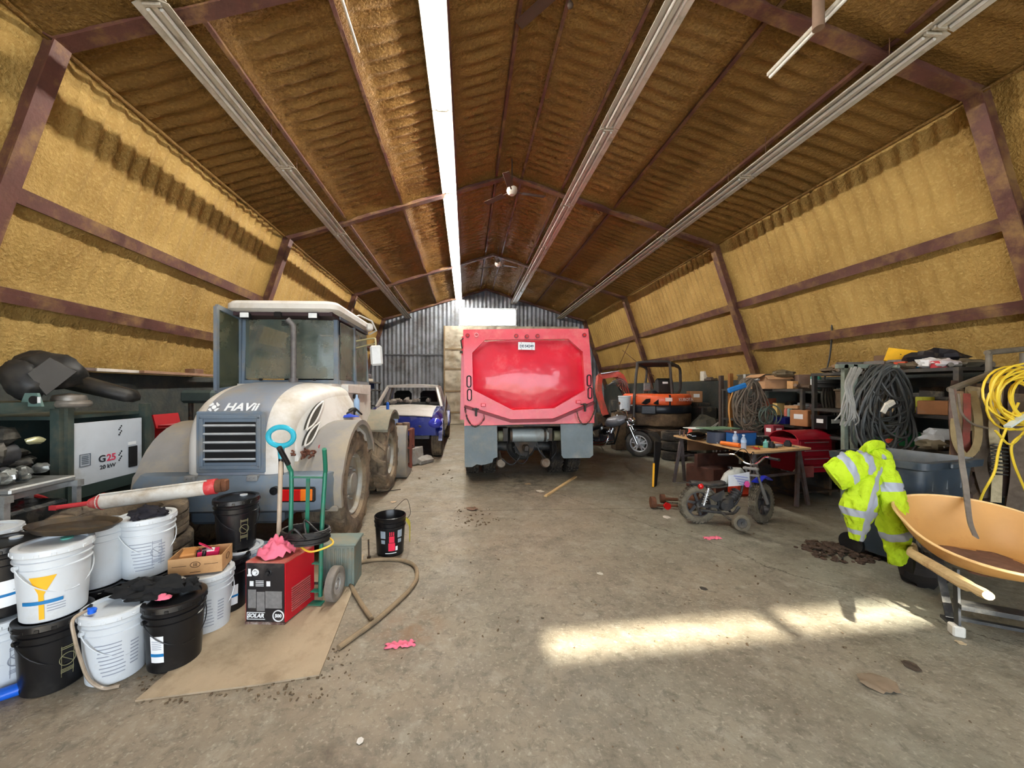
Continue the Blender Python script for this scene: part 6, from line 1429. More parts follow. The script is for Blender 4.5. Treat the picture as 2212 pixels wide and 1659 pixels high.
for P in (((.58, 0, .50), (.52, 0, .30), (.40, 0, .17), (.22, 0, .18), (.14, 0, .40)), ((.58, 0, .50), (.30, 0, .42), (-.02, 0, .44)), ((.10, -.05, .44), (.26, -.06, .26), (.38, -.05, .12))): m.tube(smoothpath(P, 4), .014, 8)
for s_ in (-1, 1): m.bar((.22, s_*.055, .20), (0, s_*.055, .223), .02, .03)
m.build('frame', BKB, db)
m = MB(); m.box((.33, 0, .24), (.20, .12, .15), bev=.03); m.cyl((.30, -.06, .22), (.30, -.085, .22), .065, n=20); m.cyl((.42, 0, .28), (.50, 0, .38), .045, n=14)
for i in range(4): m.cyl((.425+.02*i, 0, .285+.025*i), (.43+.02*i, 0, .292+.025*i), .06, n=14)
m.build('engine', BKB, db)
m = MB(); M_ = (V((.10, -.075, .42)), V((.03, -.075, .22))); m.cyl(*M_, .012, n=8)
P = [M_[0].lerp(M_[1], i/60)+V((.022*cos(i*.75), .022*sin(i*.75), 0)) for i in range(6, 55)]; m.tube(P, .005, 5); m.build('shock_absorber', mt('pale_spring', (190, 192, 190), .4, .4), db)
m = MB(); m.tube(smoothpath([(.46, -.07, .20), (.36, -.09, .13), (.15, -.09, .15), (-.02, -.09, .17)], 4), .017, 8); m.build('exhaust', BKB, db)
m = MB(); m.prism([(x, z) for x, z in ((.10, .32), (.28, .40), (.30, .31), (.18, .26))], -.08, -.07, XZ); m.build('side_cover', BKB, db)
o = tyre_mb(.088, .05, .065).build('stabiliser_wheel', KT, db); o.location = (.27, -.36, .098); o.rotation_euler = (0, 0, R(80))
m = MB(); m.cyl((-.05, 0, 0), (.05, 0, 0), .016, n=10); m.lathe([(0, .03), (.05, .03), (.05, -.03), (0, -.03)], 18, d=(1, 0, 0)); m.build('hub', BKB, o)
m = MB(); m.tube([(.27, -.36, .098), (.24, -.22, .10), (.22, -.05, .16)], .014, 8); m.build('stabiliser_arm', BKB, db)
# ---------------------------------------------------------------- work table
TZ = .80; a, b, c = G(1455, 940, TZ), G(1628, 977, TZ), G(1752, 967, TZ)
d = a+(c-b)*1.0; t = thing('work_table', 'wooden-topped work table on splayed steel legs covered in tools', 'table', (b.x, b.y, 0))
def TL(p, z=None): return V((p.x-b.x, p.y-b.y, p.z if z is None else z))
m = MB(); m.prism([(TL(a).x, TL(a).y), (0, 0), (TL(c).x, TL(c).y), (TL(d).x, TL(d).y)], TZ-.025, TZ, None); m.build('table_top', mt('pale_plywood', (206, 168, 120), .6, 0, .10, 4, (150, 112, 74), .4, 4), t)
LEG = mt('worn_steel_leg', (104, 96, 96), .6, .2, .2, 8, (96, 70, 56), .4, 6)
u = (c-b).normalized(); v = (a-b).normalized(); C_ = (a+c)/2-b
for k, (p, o1) in enumerate(((b, u*.10+v*.10), (a, u*.10-v*.10), (c, -u*.10+v*.12), (d, -u*.12-v*.12))):
    for s_ in (-1, 1):
        top = TL(p)+V((o1.x, o1.y, 0)); w_ = (u if k in (0, 1) else -u)
        q = top+(u*s_*.12)+(v*(-.06 if k in (0, 2) else .06)); q.z = 0; top.z = TZ-.03
        m = MB(); m.bar(q, top, .04, .04, up=(0, 1, 0)); m.build('leg', LEG, t)
for p in (b, a): m = MB(); m.bar(TL(p, .775)+u*.02+v*.08*(1 if p == b else -1), TL(p, .775)+u*(c-b).length*.95+v*.08*(1 if p == b else -1), .05, .05); m.build('cross_rail', LEG, t)
for p in (b, a): m = MB(); m.bar(TL(p, .45)+u*.1+v*.1*(1 if p == b else -1), TL(p, .45)+u*(c-b).length*.9+v*.1*(1 if p == b else -1), .03, .03); m.build('cross_rail', LEG, t)
def ontable(s_, q, z=TZ): p = b+(c-b)*s_+(a-b)*q; return V((p.x, p.y, z+.002))
def put(mb, name, mat, loc, label, cat, rz=0, group=None, **k): return tag(mb.build(name, mat, loc=loc, rot=(0, 0, rz), **k), label, cat, group)
for s_, q, lb in ((.06, .13, 'shorter clear water bottle at the near table edge'), (.10, .24, 'taller clear water bottle just behind the near one')):
    hgt = .19 if q < .2 else .21; m = MB(); m.lathe([(0, 0), (.028, 0), (.032, .01), (.032, hgt*.35), (.029, hgt*.4), (.032, hgt*.45), (.032, hgt*.65), (.012, hgt*.88), (.012, hgt*.95), (0, hgt*.95)], 18)
    o = put(m, 'water_bottle', mt('clear_bottle', (190, 206, 226), .12, 0, .05, alpha=.62), ontable(s_, q), lb, 'bottle'); m = MB(); m.cyl((0, 0, hgt*.93), (0, 0, hgt), .016, n=14); m.build('cap', mt('white_cap', (226, 232, 238), .4), o)
    m = MB(); m.lathe([(.0328, hgt*.45), (.0328, hgt*.64)], 18); m.build('bottle_label', mt('bottle_label', (170, 196, 226), .4), o)
m = MB(); m.box((0, 0, .09), (.34, .2, .18), bev=.008); o = put(m, 'parts_cabinet', mt('blue_plastic_case', (36, 92, 156), .45, 0, .1), ontable(.30, .30), 'blue plastic case standing on the table behind the bottles', 'case', .25)
m = MB(); m.box((0, 0, .185), (.36, .22, .012)); m.build('case_lid', mt('maroon_lid', (90, 44, 50), .6), o)
m = MB(); m.cyl((0, 0, 0), (0, 0, .16), .13, n=24); put(m, 'round_tub', mt('slate_tub', (58, 66, 84), .5, 0, .15), ontable(.10, .45), 'dark slate round tub on the table left of the blue case', 'tub')
m = MB(); m.sph((0, 0, .06), (.16, .09, .07), 16); put(m, 'helmet_shell', MB_, ontable(.02, .66), 'glossy dark curved shell on the table behind the slate tub', 'shell')
m = MB(); m.box((0, 0, .0), (.55, .3, .012)); put(m, 'panel', mt('sage_panel', (98, 130, 104), .6), ontable(.22, .52, TZ+.20), 'green flat panel lying over the blue case and tub', 'panel', .3)
m = MB(); m.box((0, 0, 0), (.4, .22, .008)); put(m, 'paper_sheet', mt('paper', (220, 224, 220), .7), ontable(-.0+.02, .62, TZ+.19), 'white paper sheet beside the green panel on the table', 'paper', .1)
m = MB(); m.box((0, 0, .05), (.2, .13, .10), bev=.02); m.box((0, 0, .11), (.14, .11, .03), bev=.01); o = put(m, 'battery_charger', BLACKP, ontable(.55, .22), 'black and silver power unit on the table right of the bottles', 'charger', .3)
m = MB(); m.box((0, -.066, .05), (.06, .004, .04)); m.build('face_label', WHT, o); m = MB(); m.box((0, 0, .128), (.2, .03, .012), bev=.004); m.build('handle', GALV, o)
m = MB(); m.cyl((-.13, 0, .035), (.13, 0, .035), .03, n=14); m.cyl((-.2, 0, .035), (-.13, 0, .035), .012, n=8); put(m, 'orange_tool', mt('bright_orange', (240, 122, 40), .4), ontable(-.0+.03, .25), 'orange cylindrical tool lying at the near table edge', 'tool', R(110))
m = MB(); m.lathe([(0, 0), (.06, 0), (.05, .06), (.03, .10), (.03, .16), (0, .16)], 18); put(m, 'funnel', mt('coral_plastic', (226, 96, 76), .4), ontable(.06, .78), 'coral red funnel on the far left part of the table', 'funnel')
m = MB(); m.sph((0, 0, .03), (.07, .04, .03), 10, amp=.4, seed=3); put(m, 'paper_towel', WHT, ontable(.04, .70), 'crumpled white towel beside the coral funnel', 'towel')
for i in range(4): m = MB(); m.cyl((0, 0, 0), (0, 0, .08+.02*(i % 2)), .014, n=10); put(m, 'socket_bit', mt('chrome_socket', (150, 150, 152), .25, .9), ontable(.05+.05*(i % 2), .88+.03*i), 'upright chrome socket on the far left corner of the table', 'socket', 0, 'upright chrome sockets on the table corner')
r7 = random.Random(11)
SM_ = (('wrench', CHR), ('pliers', mt('red_grip', (190, 50, 40), .5)), ('screwdriver', mt('yellow_grip', (220, 180, 50), .5)), ('wire_brush', mt('wooden_brush', (160, 112, 66), .7)), ('bolt_tin', mt('tin', (140, 140, 136), .4, .6)), ('tape_roll', mt('silver_tape', (150, 154, 158), .4, .3)), ('glue_bottle', mt('teal_bottle', (110, 180, 170), .4)), ('drill_battery', mt('dark_battery', (40, 40, 44), .5)))
spots = ((.02, .36, 0), (.14, .60, 5), (.18, .16, 3), (.22, .10, 1), (.42, .12, 6), (.48, .10, 7), (.72, .14, 0), (.80, .28, 2), (.70, .40, 4), (.88, .18, 1), (.33, .14, 2), (.02, .50, 4), (.12, .72, 3), (.64, .12, 5), (.78, .10, 7))
spotlab = ('silver wrench behind the near table corner', 'teal glue bottle in the middle of the table', 'wire brush with wooden back beside the front table edge', 'red-handled pliers lying near the front table edge', 'silver tape roll before the blue case', 'dark drill battery between the tape roll and the power unit', 'silver wrench in front of the power unit', 'yellow-handled screwdriver right of the power unit', 'small tin near the crumpled gloves', 'red-handled pliers at the far right end of the table', 'yellow-handled screwdriver in front of the blue case', 'small tin on the left table edge', 'wire brush lying beside the dark shell', 'silver tape roll right of the power unit', 'dark drill battery near the right table end')
for i, (s_, q, k) in enumerate(spots):
    nm, mat = SM_[k]; m = MB()
    if k in (0, 1, 2, 3):
        m.cyl((-.08, 0, .012), (.08, 0, .012), .009, n=8); m.box((.09, 0, .012), (.04, .03, .014), bev=.004)
        if k == 1: m.tube([(.05, 0, .012), (-.02, .03, .012), (-.08, .035, .012)], .008, 6)
    elif k == 5: m.torus((0, 0, .022), .035, .018)
    elif k == 7: m.box((0, 0, .03), (.08, .06, .06), bev=.01); m.box((0, 0, .07), (.05, .04, .03), bev=.006)
    else: m.lathe([(0, 0), (.03, 0), (.03, .07), (.012, .09), (.01, .11), (0, .11)], 14)
    put(m, nm, mat, ontable(s_, q), spotlab[i], 'tool', r7.random()*3)
rag('work_glove', 'grey-brown crumpled gloves at the right end of the table', 'glove', ontable(.78, .45), (.12, .08, .05), mt('grimy_glove', (96, 88, 66)), 31)
# things under and around the table
m = MB(); m.box((0, 0, .19), (.8, .5, .38), bev=.02); m.box((0, 0, .47), (.9, .06, .20)); put(m, 'rusty_tank', mt('rust_brown_plate', (84, 52, 42), .85, .1, .3, 4, (56, 36, 30), .5, 3), (4.05, 6.05, 0), 'rusty brown steel tank under the far end of the table', 'tank', .3)
m = MB(); m.box((0, 0, 0), (.75, .02, .24)); put(m, 'wooden_panel', mt('aged_wood', (134, 98, 70), .8, 0, .15, 5), (4.1, 6.35, .68), 'brown wooden board propped behind the left table legs', 'board', .05)
for i, (x, y, rz, ln, lb) in enumerate(((3.30, 5.1, .4, .40, 'rusty axle lying on the floor left of the dirt bike'), (3.05, 5.2, -.3, .34, 'second rusty shaft crossing the axle by the dirt bike'))):
    m = MB(); m.cyl((-ln, 0, .05), (ln, 0, .07), .022, n=10); m.cyl((-ln, 0, .06), (-ln+.06, 0, .06), .06, n=14); m.sph((ln*.3, 0, .07), (.08, .06, .06), 10, amp=.3, seed=i); m.bar((ln*.3, 0, .07), (ln*.5, .05, .26), .03, .05)
    put(m, 'drive_shaft', RUST, (x, y, 0), lb, 'axle', rz)
m = MB(); m.cyl((-.25, 0, .04), (.25, 0, .05), .018, n=8); m.cyl((-.26, 0, .08), (-.2, 0, .08), .075, n=14); put(m, 'wheel_hub', RUST, (2.72, 5.0, 0), 'rusty wheel hub with a red reflector behind the dirt bike', 'hub', -.2)
m = MB(); m.cyl((0, 0, 0), (0, .03, .0), .045, n=14); put(m, 'red_reflector', REDP, (2.60, 4.86, .08), 'round red reflector beside the rusty wheel hub', 'reflector')
# leaning black sheet with yellow edge
p, q = G(1412, 1053), G(1462, 975); m = MB(); A = [V((p.x, p.y, .0)), V((p.x+.10, p.y+.10, .0)), V((3.55, 6.85, .62)), V((3.38, 6.75, .66))]
m.loft([A, [v_+V((-.012, .012, .006)) for v_ in A]]); o = tag(m.build('rubber_sheet', mt('black_sheet', (32, 32, 34), .5)), 'black sheet with yellow edge leaning on the left table legs', 'sheet')
m = MB(); m.bar(A[0]+V((-.01, 0, .01)), A[0].lerp(A[3], .48)+V((-.01, 0, .012)), .03, .014); m.build('yellow_edge', YEL, o)
p0 = G(1455, 1035); m = MB(); m.tube(smoothpath([(p0.x, p0.y, .02), (p0.x+.06, p0.y, .10), (p0.x+.08, p0.y, .22), (p0.x+.02, p0.y, .30)], 4), .012, 8); tag(m.build('bent_rod', mt('tan_rod', (170, 142, 96), .6)), 'short bent tan rod standing beside the yellow-edged sheet', 'rod')
# red tool cabinet, grinder wheel
t = thing('tool_cabinet', 'dark red wheeled tool cabinet under the hose rack right of the table', 'tool cabinet', (5.06, 5.62, 0), R(8)); CR = mt('crimson_cabinet', (150, 18, 36), .4, 0, .1, 4, (80, 40, 40), .3, 4)
m = MB(); m.box((0, 0, .62), (.60, .45, .48), bev=.01); cbn = m.build('cabinet_body', CR, t)
for i in range(4): m = MB(); m.box((0, -.23, .43+.12*i), (.55, .015, .10), bev=.004); w = m.build('drawer', CR, cbn); m = MB(); m.box((0, -.245, .46+.12*i), (.42, .012, .012)); m.build('drawer_pull', GALV, w)
m = MB(); m.grid(lambda u, v: (-.31+.62*u, -.24+.48*v, .86+.12*sin(v*pi)**.6), 4, 10, .01); m.build('domed_lid', CR, t)
m = MB(); m.box((-.18, -.25, .40), (.22, .02, .16)); m.build('faded_decal', mt('faded_pink', (170, 90, 84), .6), cbn)
for x in (-.3, .3): m = MB(); m.box((x, 0, .19), (.05, .4, .34)); m.build('stand_leg', IRON, t)
m = MB(); m.box((0, 0, .1), (.75, .5, .03)); m.build('lower_shelf', IRON, t)
m = MB(); m.cyl((0, -.03, 0), (0, .03, 0), .13, n=24); m.cyl((0, -.06, 0), (0, .1, 0), .03, n=12); m.box((0, .12, -.07), (.2, .2, .16), bev=.03); put(m, 'bench_grinder', IRON, (4.58, 5.85, .58), 'dark round grinder wheel seen under the right half of the table', 'grinder')
m = MB(); m.box((0, 0, .21), (.28, .3, .42), bev=.01); put(m, 'stool_crate', IRON, (4.60, 5.92, 0), 'dark crate under the grinder wheel', 'crate')
m = MB(); m.box((0, 0, .15), (.3, .2, .30), bev=.04); put(m, 'red_can', mt('orange_red_can', (206, 66, 40), .5), (4.12, 5.62, .0), 'orange-red can on the floor under the table', 'can')
rag('cloth', 'pale rag caught on the right table legs', 'cloth', (4.70, 5.25, .42), (.06, .05, .06), mt('cream_cloth', (196, 184, 166), .8), 41)
# ---------------------------------------------------------------- wheelie bin with hi-vis jacket
BIN = mt('slate_bin', (52, 62, 72), .4, 0, .12, 4, (96, 98, 94), .4, 3)
t = thing('refuse_bin', 'big slate-grey plastic bin with a dusty rim behind the wheelbarrow', 'bin', (4.10, 3.45, 0), R(14))
def rrect(w, d, r=.06, n=4):
    P = []
    for cx_, cy_, a0 in ((w-r, d-r, 0), (-w+r, d-r, 90), (-w+r, -d+r, 180), (w-r, -d+r, 270)): P += [(cx_+r*cos(R(a0+90*i/n)), cy_+r*sin(R(a0+90*i/n))) for i in range(n+1)]
    return P
m = MB(); secs = [[V((x, y, z)) for x, y in rrect(w, d)] for w, d, z in ((.28, .24, .06), (.29, .25, .10), (.36, .31, .88), (.36, .31, .90), (.42, .36, .92), (.425, .365, .98), (.38, .33, .985), (.34, .29, .90), (.27, .23, .12))]
m.loft(secs); m.build('bin_body', BIN, t)
m = MB(); 
for i in range(3): m.box((-.2+.2*i, -.31+.02, .80), (.03, .03, .16), bev=.008)
m.box((0, -.37, .95), (.26, .03, .05), bev=.01); m.build('rim_ribs', BIN, t)
for sx in (-1, 1): m = MB(); m.cyl((sx*.26, .22, .10), (sx*.32, .22, .10), .10, n=20); m.build('wheel', BLACKP, t)
HV = mt('hi_vis_yellow', (178, 208, 24), .75, 0, .08, 6, (120, 124, 34), .25, 8, .8, 22); RF = mt('reflective_tape', (160, 166, 178), .45, .1, .06)
jk = thing('safety_jacket', 'yellow high-visibility jacket with silver bands draped over the bin corner', 'jacket', (3.66, 3.22, 0))
def jp(px, py, Y): p = W(px, py, Y); return V((p.x-3.66, p.y-3.22, p.z))
def limb(name, P, Wd, Th, bands, seed, n=40, k=34):
    PP = [V(p) for p in P]; sp = smoothpath(PP, 16); N_ = len(sp); L_ = [0]
    for a, b in zip(sp, sp[1:]): L_.append(L_[-1]+(b-a).length)
    tot = L_[-1]; secs = []
    def at(s_, arr): q = s_*(len(arr)-1); i = min(int(q), len(arr)-2); return arr[i]+(arr[i+1]-arr[i])*(q-i)
    for i in range(N_):
        s_ = L_[i]/tot; tg = (sp[min(i+1, N_-1)]-sp[max(i-1, 0)]).normalized(); side = tg.cross(V((0, -1, 0))).normalized(); fr = side.cross(tg).normalized(); w, h = at(s_, Wd), at(s_, Th); q = []
        for j in range(k):
            a = 2*pi*j/k; v_ = side*cos(a)*w+fr*sin(a)*h; cr_ = abs(noise.noise(V((cos(a)*1.1+s_*5, sin(a)*1.6-s_*4, s_*3+seed)))); nz_ = noise.noise(V((cos(a)*1.2, sin(a)*1.2, s_*4+seed)))*.22-.42*max(0, .22-cr_)/.22*.45+noise.noise(V((cos(a)*4, sin(a)*4, s_*15+seed)))*.10
            q.append(sp[i]+v_*(1+nz_))
        secs.append(q)
    m = MB(); m.loft(secs)
    for f_i in range(len(m.f)):
        i = f_i//k if f_i < (N_-1)*k else 0; s_ = L_[min(i, N_-1)]/tot
        j = f_i % k
        m.m[f_i] = 1 if any(lo <= s_ <= hi for lo, hi in bands if hi > 0) or any(hi < 0 and abs(j-k*(-hi)) < 1.9 for lo, hi in bands) else 0
    return m.build(name, [HV, RF], jk, smooth=70)
limb('jacket_body', [jp(1893, 985, 3.10), jp(1876, 1035, 3.0), jp(1858, 1090, 2.98), jp(1850, 1165, 3.0)], [.075, .105, .125, .045], [.055, .075, .09, .04], [(.66, .73), (.86, .92), (0, -.25), (0, -.75)], 2)
limb('left_sleeve', [jp(1892, 1000, 3.05), jp(1855, 1008, 3.0), jp(1822, 1022, 3.0), jp(1800, 1034, 3.02)], [.08, .13, .145, .13], [.06, .07, .06, .04], [(.30, .44), (.62, .76)], 5)
limb('right_sleeve', [jp(1905, 995, 3.05), jp(1918, 1060, 2.98), jp(1932, 1130, 2.97), jp(1938, 1216, 3.0)], [.08, .115, .115, .07], [.06, .085, .08, .045], [(.20, .27), (.66, .73)], 9)
m = MB(); P = smoothpath([jp(1868, 985, 3.12), jp(1875, 968, 3.08), jp(1895, 960, 3.08), jp(1912, 966, 3.14), jp(1912, 985, 3.2)], 5); m.loft([[p+V((0, 0, -.03)) for p in P], [p+V((0, 0, .035)) for p in P], [p+V((0, .03, .035)) for p in P], [p+V((0, .03, -.03)) for p in P]], closed=True); 
m.sph(tuple(jp(1890, 985, 3.14)), (.12, .10, .08), 16, amp=.3, seed=3); m.build('collar', HV, jk, smooth=70)
# black boots / bag at the bottom of the sleeve
m = MB(); m.sph((0, 0, .12), (.16, .14, .13), 14, amp=.4, seed=8); put(m, 'black_bag', mt('dark_sack', (34, 30, 28), .8, 0, .3, 8), (3.72, 2.98, 0), 'dark sack on the floor under the jacket sleeve', 'bag')
# ---------------------------------------------------------------- wheelbarrow
wa_ = V((.50, .866, 0)); wbv = V((.866, -.50, 0)); wc = V((3.52, 2.44, 0))
wbq = thing('wheelbarrow', 'orange wheelbarrow with wooden handles and dried mud at the right edge', 'wheelbarrow', wc, atan2(wa_.y, wa_.x))   # local x ahead to its wheel, local y to its left
WO = mt('orange_tray_paint', (206, 156, 92), .45, 0, .07, 3, (176, 120, 62), .35, 3); WOD = mt('handle_wood', (206, 180, 134), .7, 0, .12, 6, (150, 116, 76), .4, 5)
def tray(u, v, off=0):
    a = 2*pi*u; k = v
    ex_, ey_ = .50, .40; n_ = 2.7; c_, s_ = cos(a), sin(a); r_ = (abs(c_)**n_+abs(s_)**n_)**(-1/n_)
    bot = .56; q = bot+(1-bot)*k**.75
    return V((ex_*r_*c_*q*(1 if c_ > 0 else .96)+.02, ey_*r_*s_*q, .42+(.215+.115*c_)*k**1.3))
m = MB(); m.grid(lambda u, v: tray(u, v), 56, 14, .004, cu=True); m.loft([[tray(i/56, 0) for i in range(56)], [V((.02, 0, .419))]*56], caps=False); tr = m.build('tray', WO, wbq, smooth=60)
m = MB(); m.tube([tray(i/56, 1.0) for i in range(56)], .009, 8, loop=True); m.build('rolled_rim', mt('rim_highlight', (236, 196, 136), .45, 0, .06, 4, (196, 140, 80), .3, 5), tr)  # rolled bead coloured lighter than the tray to paint a highlight along it
m = MB()
def mudf(u, v): x = -.25+.54*u; y = -.20+.40*v; e = min(1, 4*min(u, 1-u, v, 1-v)+.0); return V((x, y, .418+.03*e+.012*noise.noise(V((x*14, y*14, 1)))+.006*noise.noise(V((x*40, y*40, 1)))))
m.grid(mudf, 26, 20); m.build('dried_mud', mt('brown_dried_mud', (118, 84, 66), .95, 0, .2, 14), tr)
for sy in (1, -1):
    m = MB(); m.tube([(-.96, sy*.455, .55), (-.90, sy*.45, .54), (-.80, sy*.44, .525), (-.74, sy*.435, .51), (.1, sy*.33, .385), (.78, sy*.07, .25)], [.022, .027, .024, .033, .033, .024], 10); m.build('handle', WOD, wbq)
m = MB(); m.tube([(.62, 0, .21), (.62, 0, .2101)], .01)
o = tyre_mb(.20, .10, .10).build('wheel', T2, wbq); o.location = (.80, 0, .205); o.rotation_euler = (0, 0, R(90))
m = MB(); m.cyl((-.05, 0, 0), (.05, 0, 0), .10, n=20); m.build('wheel_hub', GALV, o)
WBK = mt('dusty_black_steel', (44, 46, 48), .5, .1, .15, 8, (110, 108, 100), .35, 6)
for sy in (1, -1):
    m = MB(); m.bar((-.20, sy*.24, .42), (-.24, sy*.25, .07), .05, .012); m.bar((.12, sy*.2, .40), (-.16, sy*.25, .07), .04, .012); m.bar((-.26, sy*.25, .05), (-.10, sy*.25, .05), .045, .02); lg = m.build('leg', WBK, wbq)
    m = MB(); m.box((-.24, sy*.255, .035), (.07, .06, .07), bev=.008); m.build('foot_cap', mt('pale_foot', (200, 198, 188), .6), lg)
m = MB(); m.bar((-.23, -.25, .20), (-.23, .25, .20), .10, .03); m.bar((-.23, -.25, .11), (-.23, .25, .11), .03, .02)
for sy in (1, -1): m.cyl((-.255, sy*.22, .20), (-.25, sy*.22, .20), .012, n=8)
m.build('cross_brace', WBK, wbq)
# hooked strap hanging into the tray
ST = mt('grey_webbing', (120, 112, 102), .85, 0, .2, 14)
def strap(P, w, mat, name, label, cat='strap', group=None, th=.004):
    P = smoothpath(P, 6); m = MB(); secs = []
    for i, p in enumerate(P):
        tg = (P[min(i+1, len(P)-1)]-P[max(i-1, 0)]).normalized(); s_ = tg.cross(V((.55, .83, 0))); s_ = s_.normalized() if s_.length > .1 else V((.83, -.55, 0)); n_ = s_.cross(tg).normalized()
        secs.append([p-s_*w/2-n_*th, p+s_*w/2-n_*th, p+s_*w/2+n_*th, p-s_*w/2+n_*th])
    m.loft(secs); return tag(m.build(name, mat, smooth=50), label, cat, group)
strap([W(2054, 840, 3.60), W(2062, 890, 3.38), W(2072, 940, 3.12), W(2078, 1000, 2.95), W(2086, 1050, 2.86), W(2090, 1090, 2.76), W(2096, 1130, 2.62), W(2108, 1160, 2.5)], .035, ST, 'hooked_strap', 'grey ratchet strap hanging down into the wheelbarrow tray')
# ---------------------------------------------------------------- hose racks
def coil(name, label, cat, c, r, n, rad, mat, seed, sq=1.2, thick=.10, hang=False):
    rr_ = random.Random(seed); m = MB()
    for k in range(n):
        R_ = r*(.72+.32*rr_.random()); ox, oz, oy = rr_.uniform(-.05, .05), -rr_.uniform(0, .10), rr_.uniform(-thick, thick); ph = rr_.random()*6; P = []
        if hang:
            hh = r*(.45+.95*rr_.random()); ww_ = min(hh*.95, r*(.5+.55*rr_.random())); top = c.z+r+rr_.uniform(-.05, .03); ox = rr_.uniform(-.08, .08)
            P = [(c.x+ox*(1-cos(a))+ww_*sin(a)*(.55+.45*(1-cos(a))/2)*(1+.1*sin(3*a+ph)), c.y+oy+.04*sin(2*a+ph), top-hh*(1-cos(a))) for a in [2*pi*i/22 for i in range(22)]]; m.tube(P, rad, 6, loop=True); continue
        for i in range(20):
            a = 2*pi*i/20; wob = 1+.06*sin(3*a+ph); P.append((c.x+ox+R_*cos(a)*wob*.92, c.y+oy+.03*sin(2*a+ph), c.z+oz+(R_*sin(a)*sq*wob if sin(a) < 0 else R_*sin(a)*1.0*wob)))
        m.tube(P, rad, 6, loop=True)
    return tag(m.build(name, mat), label, cat)
GH = mt('grey_brown_hose', (112, 100, 86), .6, 0, .2, 8, (70, 62, 54), .3, 6); DH = mt('dark_grey_hose', (70, 72, 70), .5, 0, .2, 8, (110, 106, 98), .3, 6)
c1 = W(1620, 862, 6.5)
t = thing('hose_stand', 'thin steel post carrying the brown-grey hose coils left of the shelves', 'stand', (c1.x+.02, c1.y+.16, 0)); m = MB(); m.cyl((0, 0, 0), (0, 0, 1.86), .022, n=10); m.box((0, 0, .01), (.2, .2, .02)); m.build('post', GALV, t); m = MB(); m.cyl((0, 0, 1.72), (0, -.34, 1.76), .02, n=8); m.build('hook_arm', GALV, t)
coil('hose_coil', 'brown-grey coiled hoses hung on the thin post behind the table', 'hose', c1, .34, 30, .011, GH, 1, hang=True)
coil('small_hose_coil', 'short green-grey hose coil hanging low beside the brown-grey hoses', 'hose', W(1655, 893, 6.4), .15, 7, .010, mt('green_grey_hose', (96, 110, 100), .5), 2)
p = W(1592, 838, 6.3); m = MB(); m.box((0, 0, 0), (.34, .05, .09), (0, R(-18), 0), bev=.02); put(m, 'blue_reel', mt('bright_blue_plastic', (40, 116, 186), .4), p, 'bright blue handle piece on the brown-grey hose coils', 'handle')
strap([W(1583, 845, 6.4), W(1574, 880, 6.35), W(1580, 935, 6.35)], .02, mt('orange_tan_rope', (186, 134, 72), .8), 'tan_rope', 'tan rope hanging at the left side of the brown-grey coils', 'rope')
c2 = W(1905, 862, 4.45)
POST = mt('sage_channel', (128, 140, 128), .5, .2, .12, 5, (104, 100, 84), .4, 4)
t = thing('pallet_rack_upright', 'sage green steel upright holding the large dark hose coil', 'rack', (c2.x-.35, c2.y+.12, 0)); 
for dx_, y_ in ((0, 0), (.12, .0)):
    m = MB(); m.box((dx_, 0, .95), (.05, .05, 1.9)); m.build('channel', POST, t)
m = MB(); m.box((.35, 0, 1.88), (.9, .05, .05)); m.cyl((.35, -.30, 1.86), (.35, .02, 1.86), .02, n=8); m.build('hook_arm', POST, t)
coil('black_hose_coil', 'large dark grey coil of hoses hanging right of the sage upright', 'hose', c2, .40, 34, .0115, DH, 3, 1.15, .10, hang=True)
m = MB(); r_ = random.Random(6)
for k in range(16):
    x0_, x1_ = 1862-3*k*.6, 1815+r_.random()*40; m.tube(smoothpath([W(1862-k*1.5, 792+r_.random()*8, 4.42), W(1840-k, 830+r_.random()*15, 4.36), W(x1_, 875+r_.random()*30, 4.34), W(x1_-18+r_.random()*26, 905+r_.random()*16, 4.38)], 5), .008, 6)
tag(m.build('cable_bundle', mt('pale_grey_cable', (150, 148, 140), .5, 0, .2, 10)), 'pale grey cables hanging over the sage upright', 'cable')
p = W(1922, 872, 4.2); m = MB(); m.box((0, 0, 0), (.10, .05, .06), (0, R(-30), 0), bev=.01); m.box((-.06, 0, -.06), (.05, .02, .10), (0, R(30), 0)); put(m, 'plug_head', mt('cream_plug', (206, 200, 184), .5), p, 'cream coloured fitting hanging in the large dark coil', 'fitting')
m = MB(); r_ = random.Random(16)
for k in range(6): x_ = 1895+k*14; m.tube(smoothpath([W(x_, 850, 4.62), W(x_+r_.uniform(-8, 8), 900, 4.62), W(x_+r_.uniform(-14, 14), 958, 4.62)], 4), .016, 6)
tag(m.build('hanging_belts', mt('worn_belts', (92, 84, 66), .7, 0, .4, 6)), 'worn tan and black belts hanging below the large dark coil', 'belt')
m = MB()
for k in range(6): m.tube(smoothpath([W(1783+k*3, 822, 5.9), W(1775+k*7, 860, 5.9), W(1785+k*6, 905, 5.92)], 4), .016, 6)
tag(m.build('grey_belts', mt('grey_belt', (92, 90, 82), .7, 0, .2, 8)), 'grey flat belts hanging left of the pale cables', 'belt')
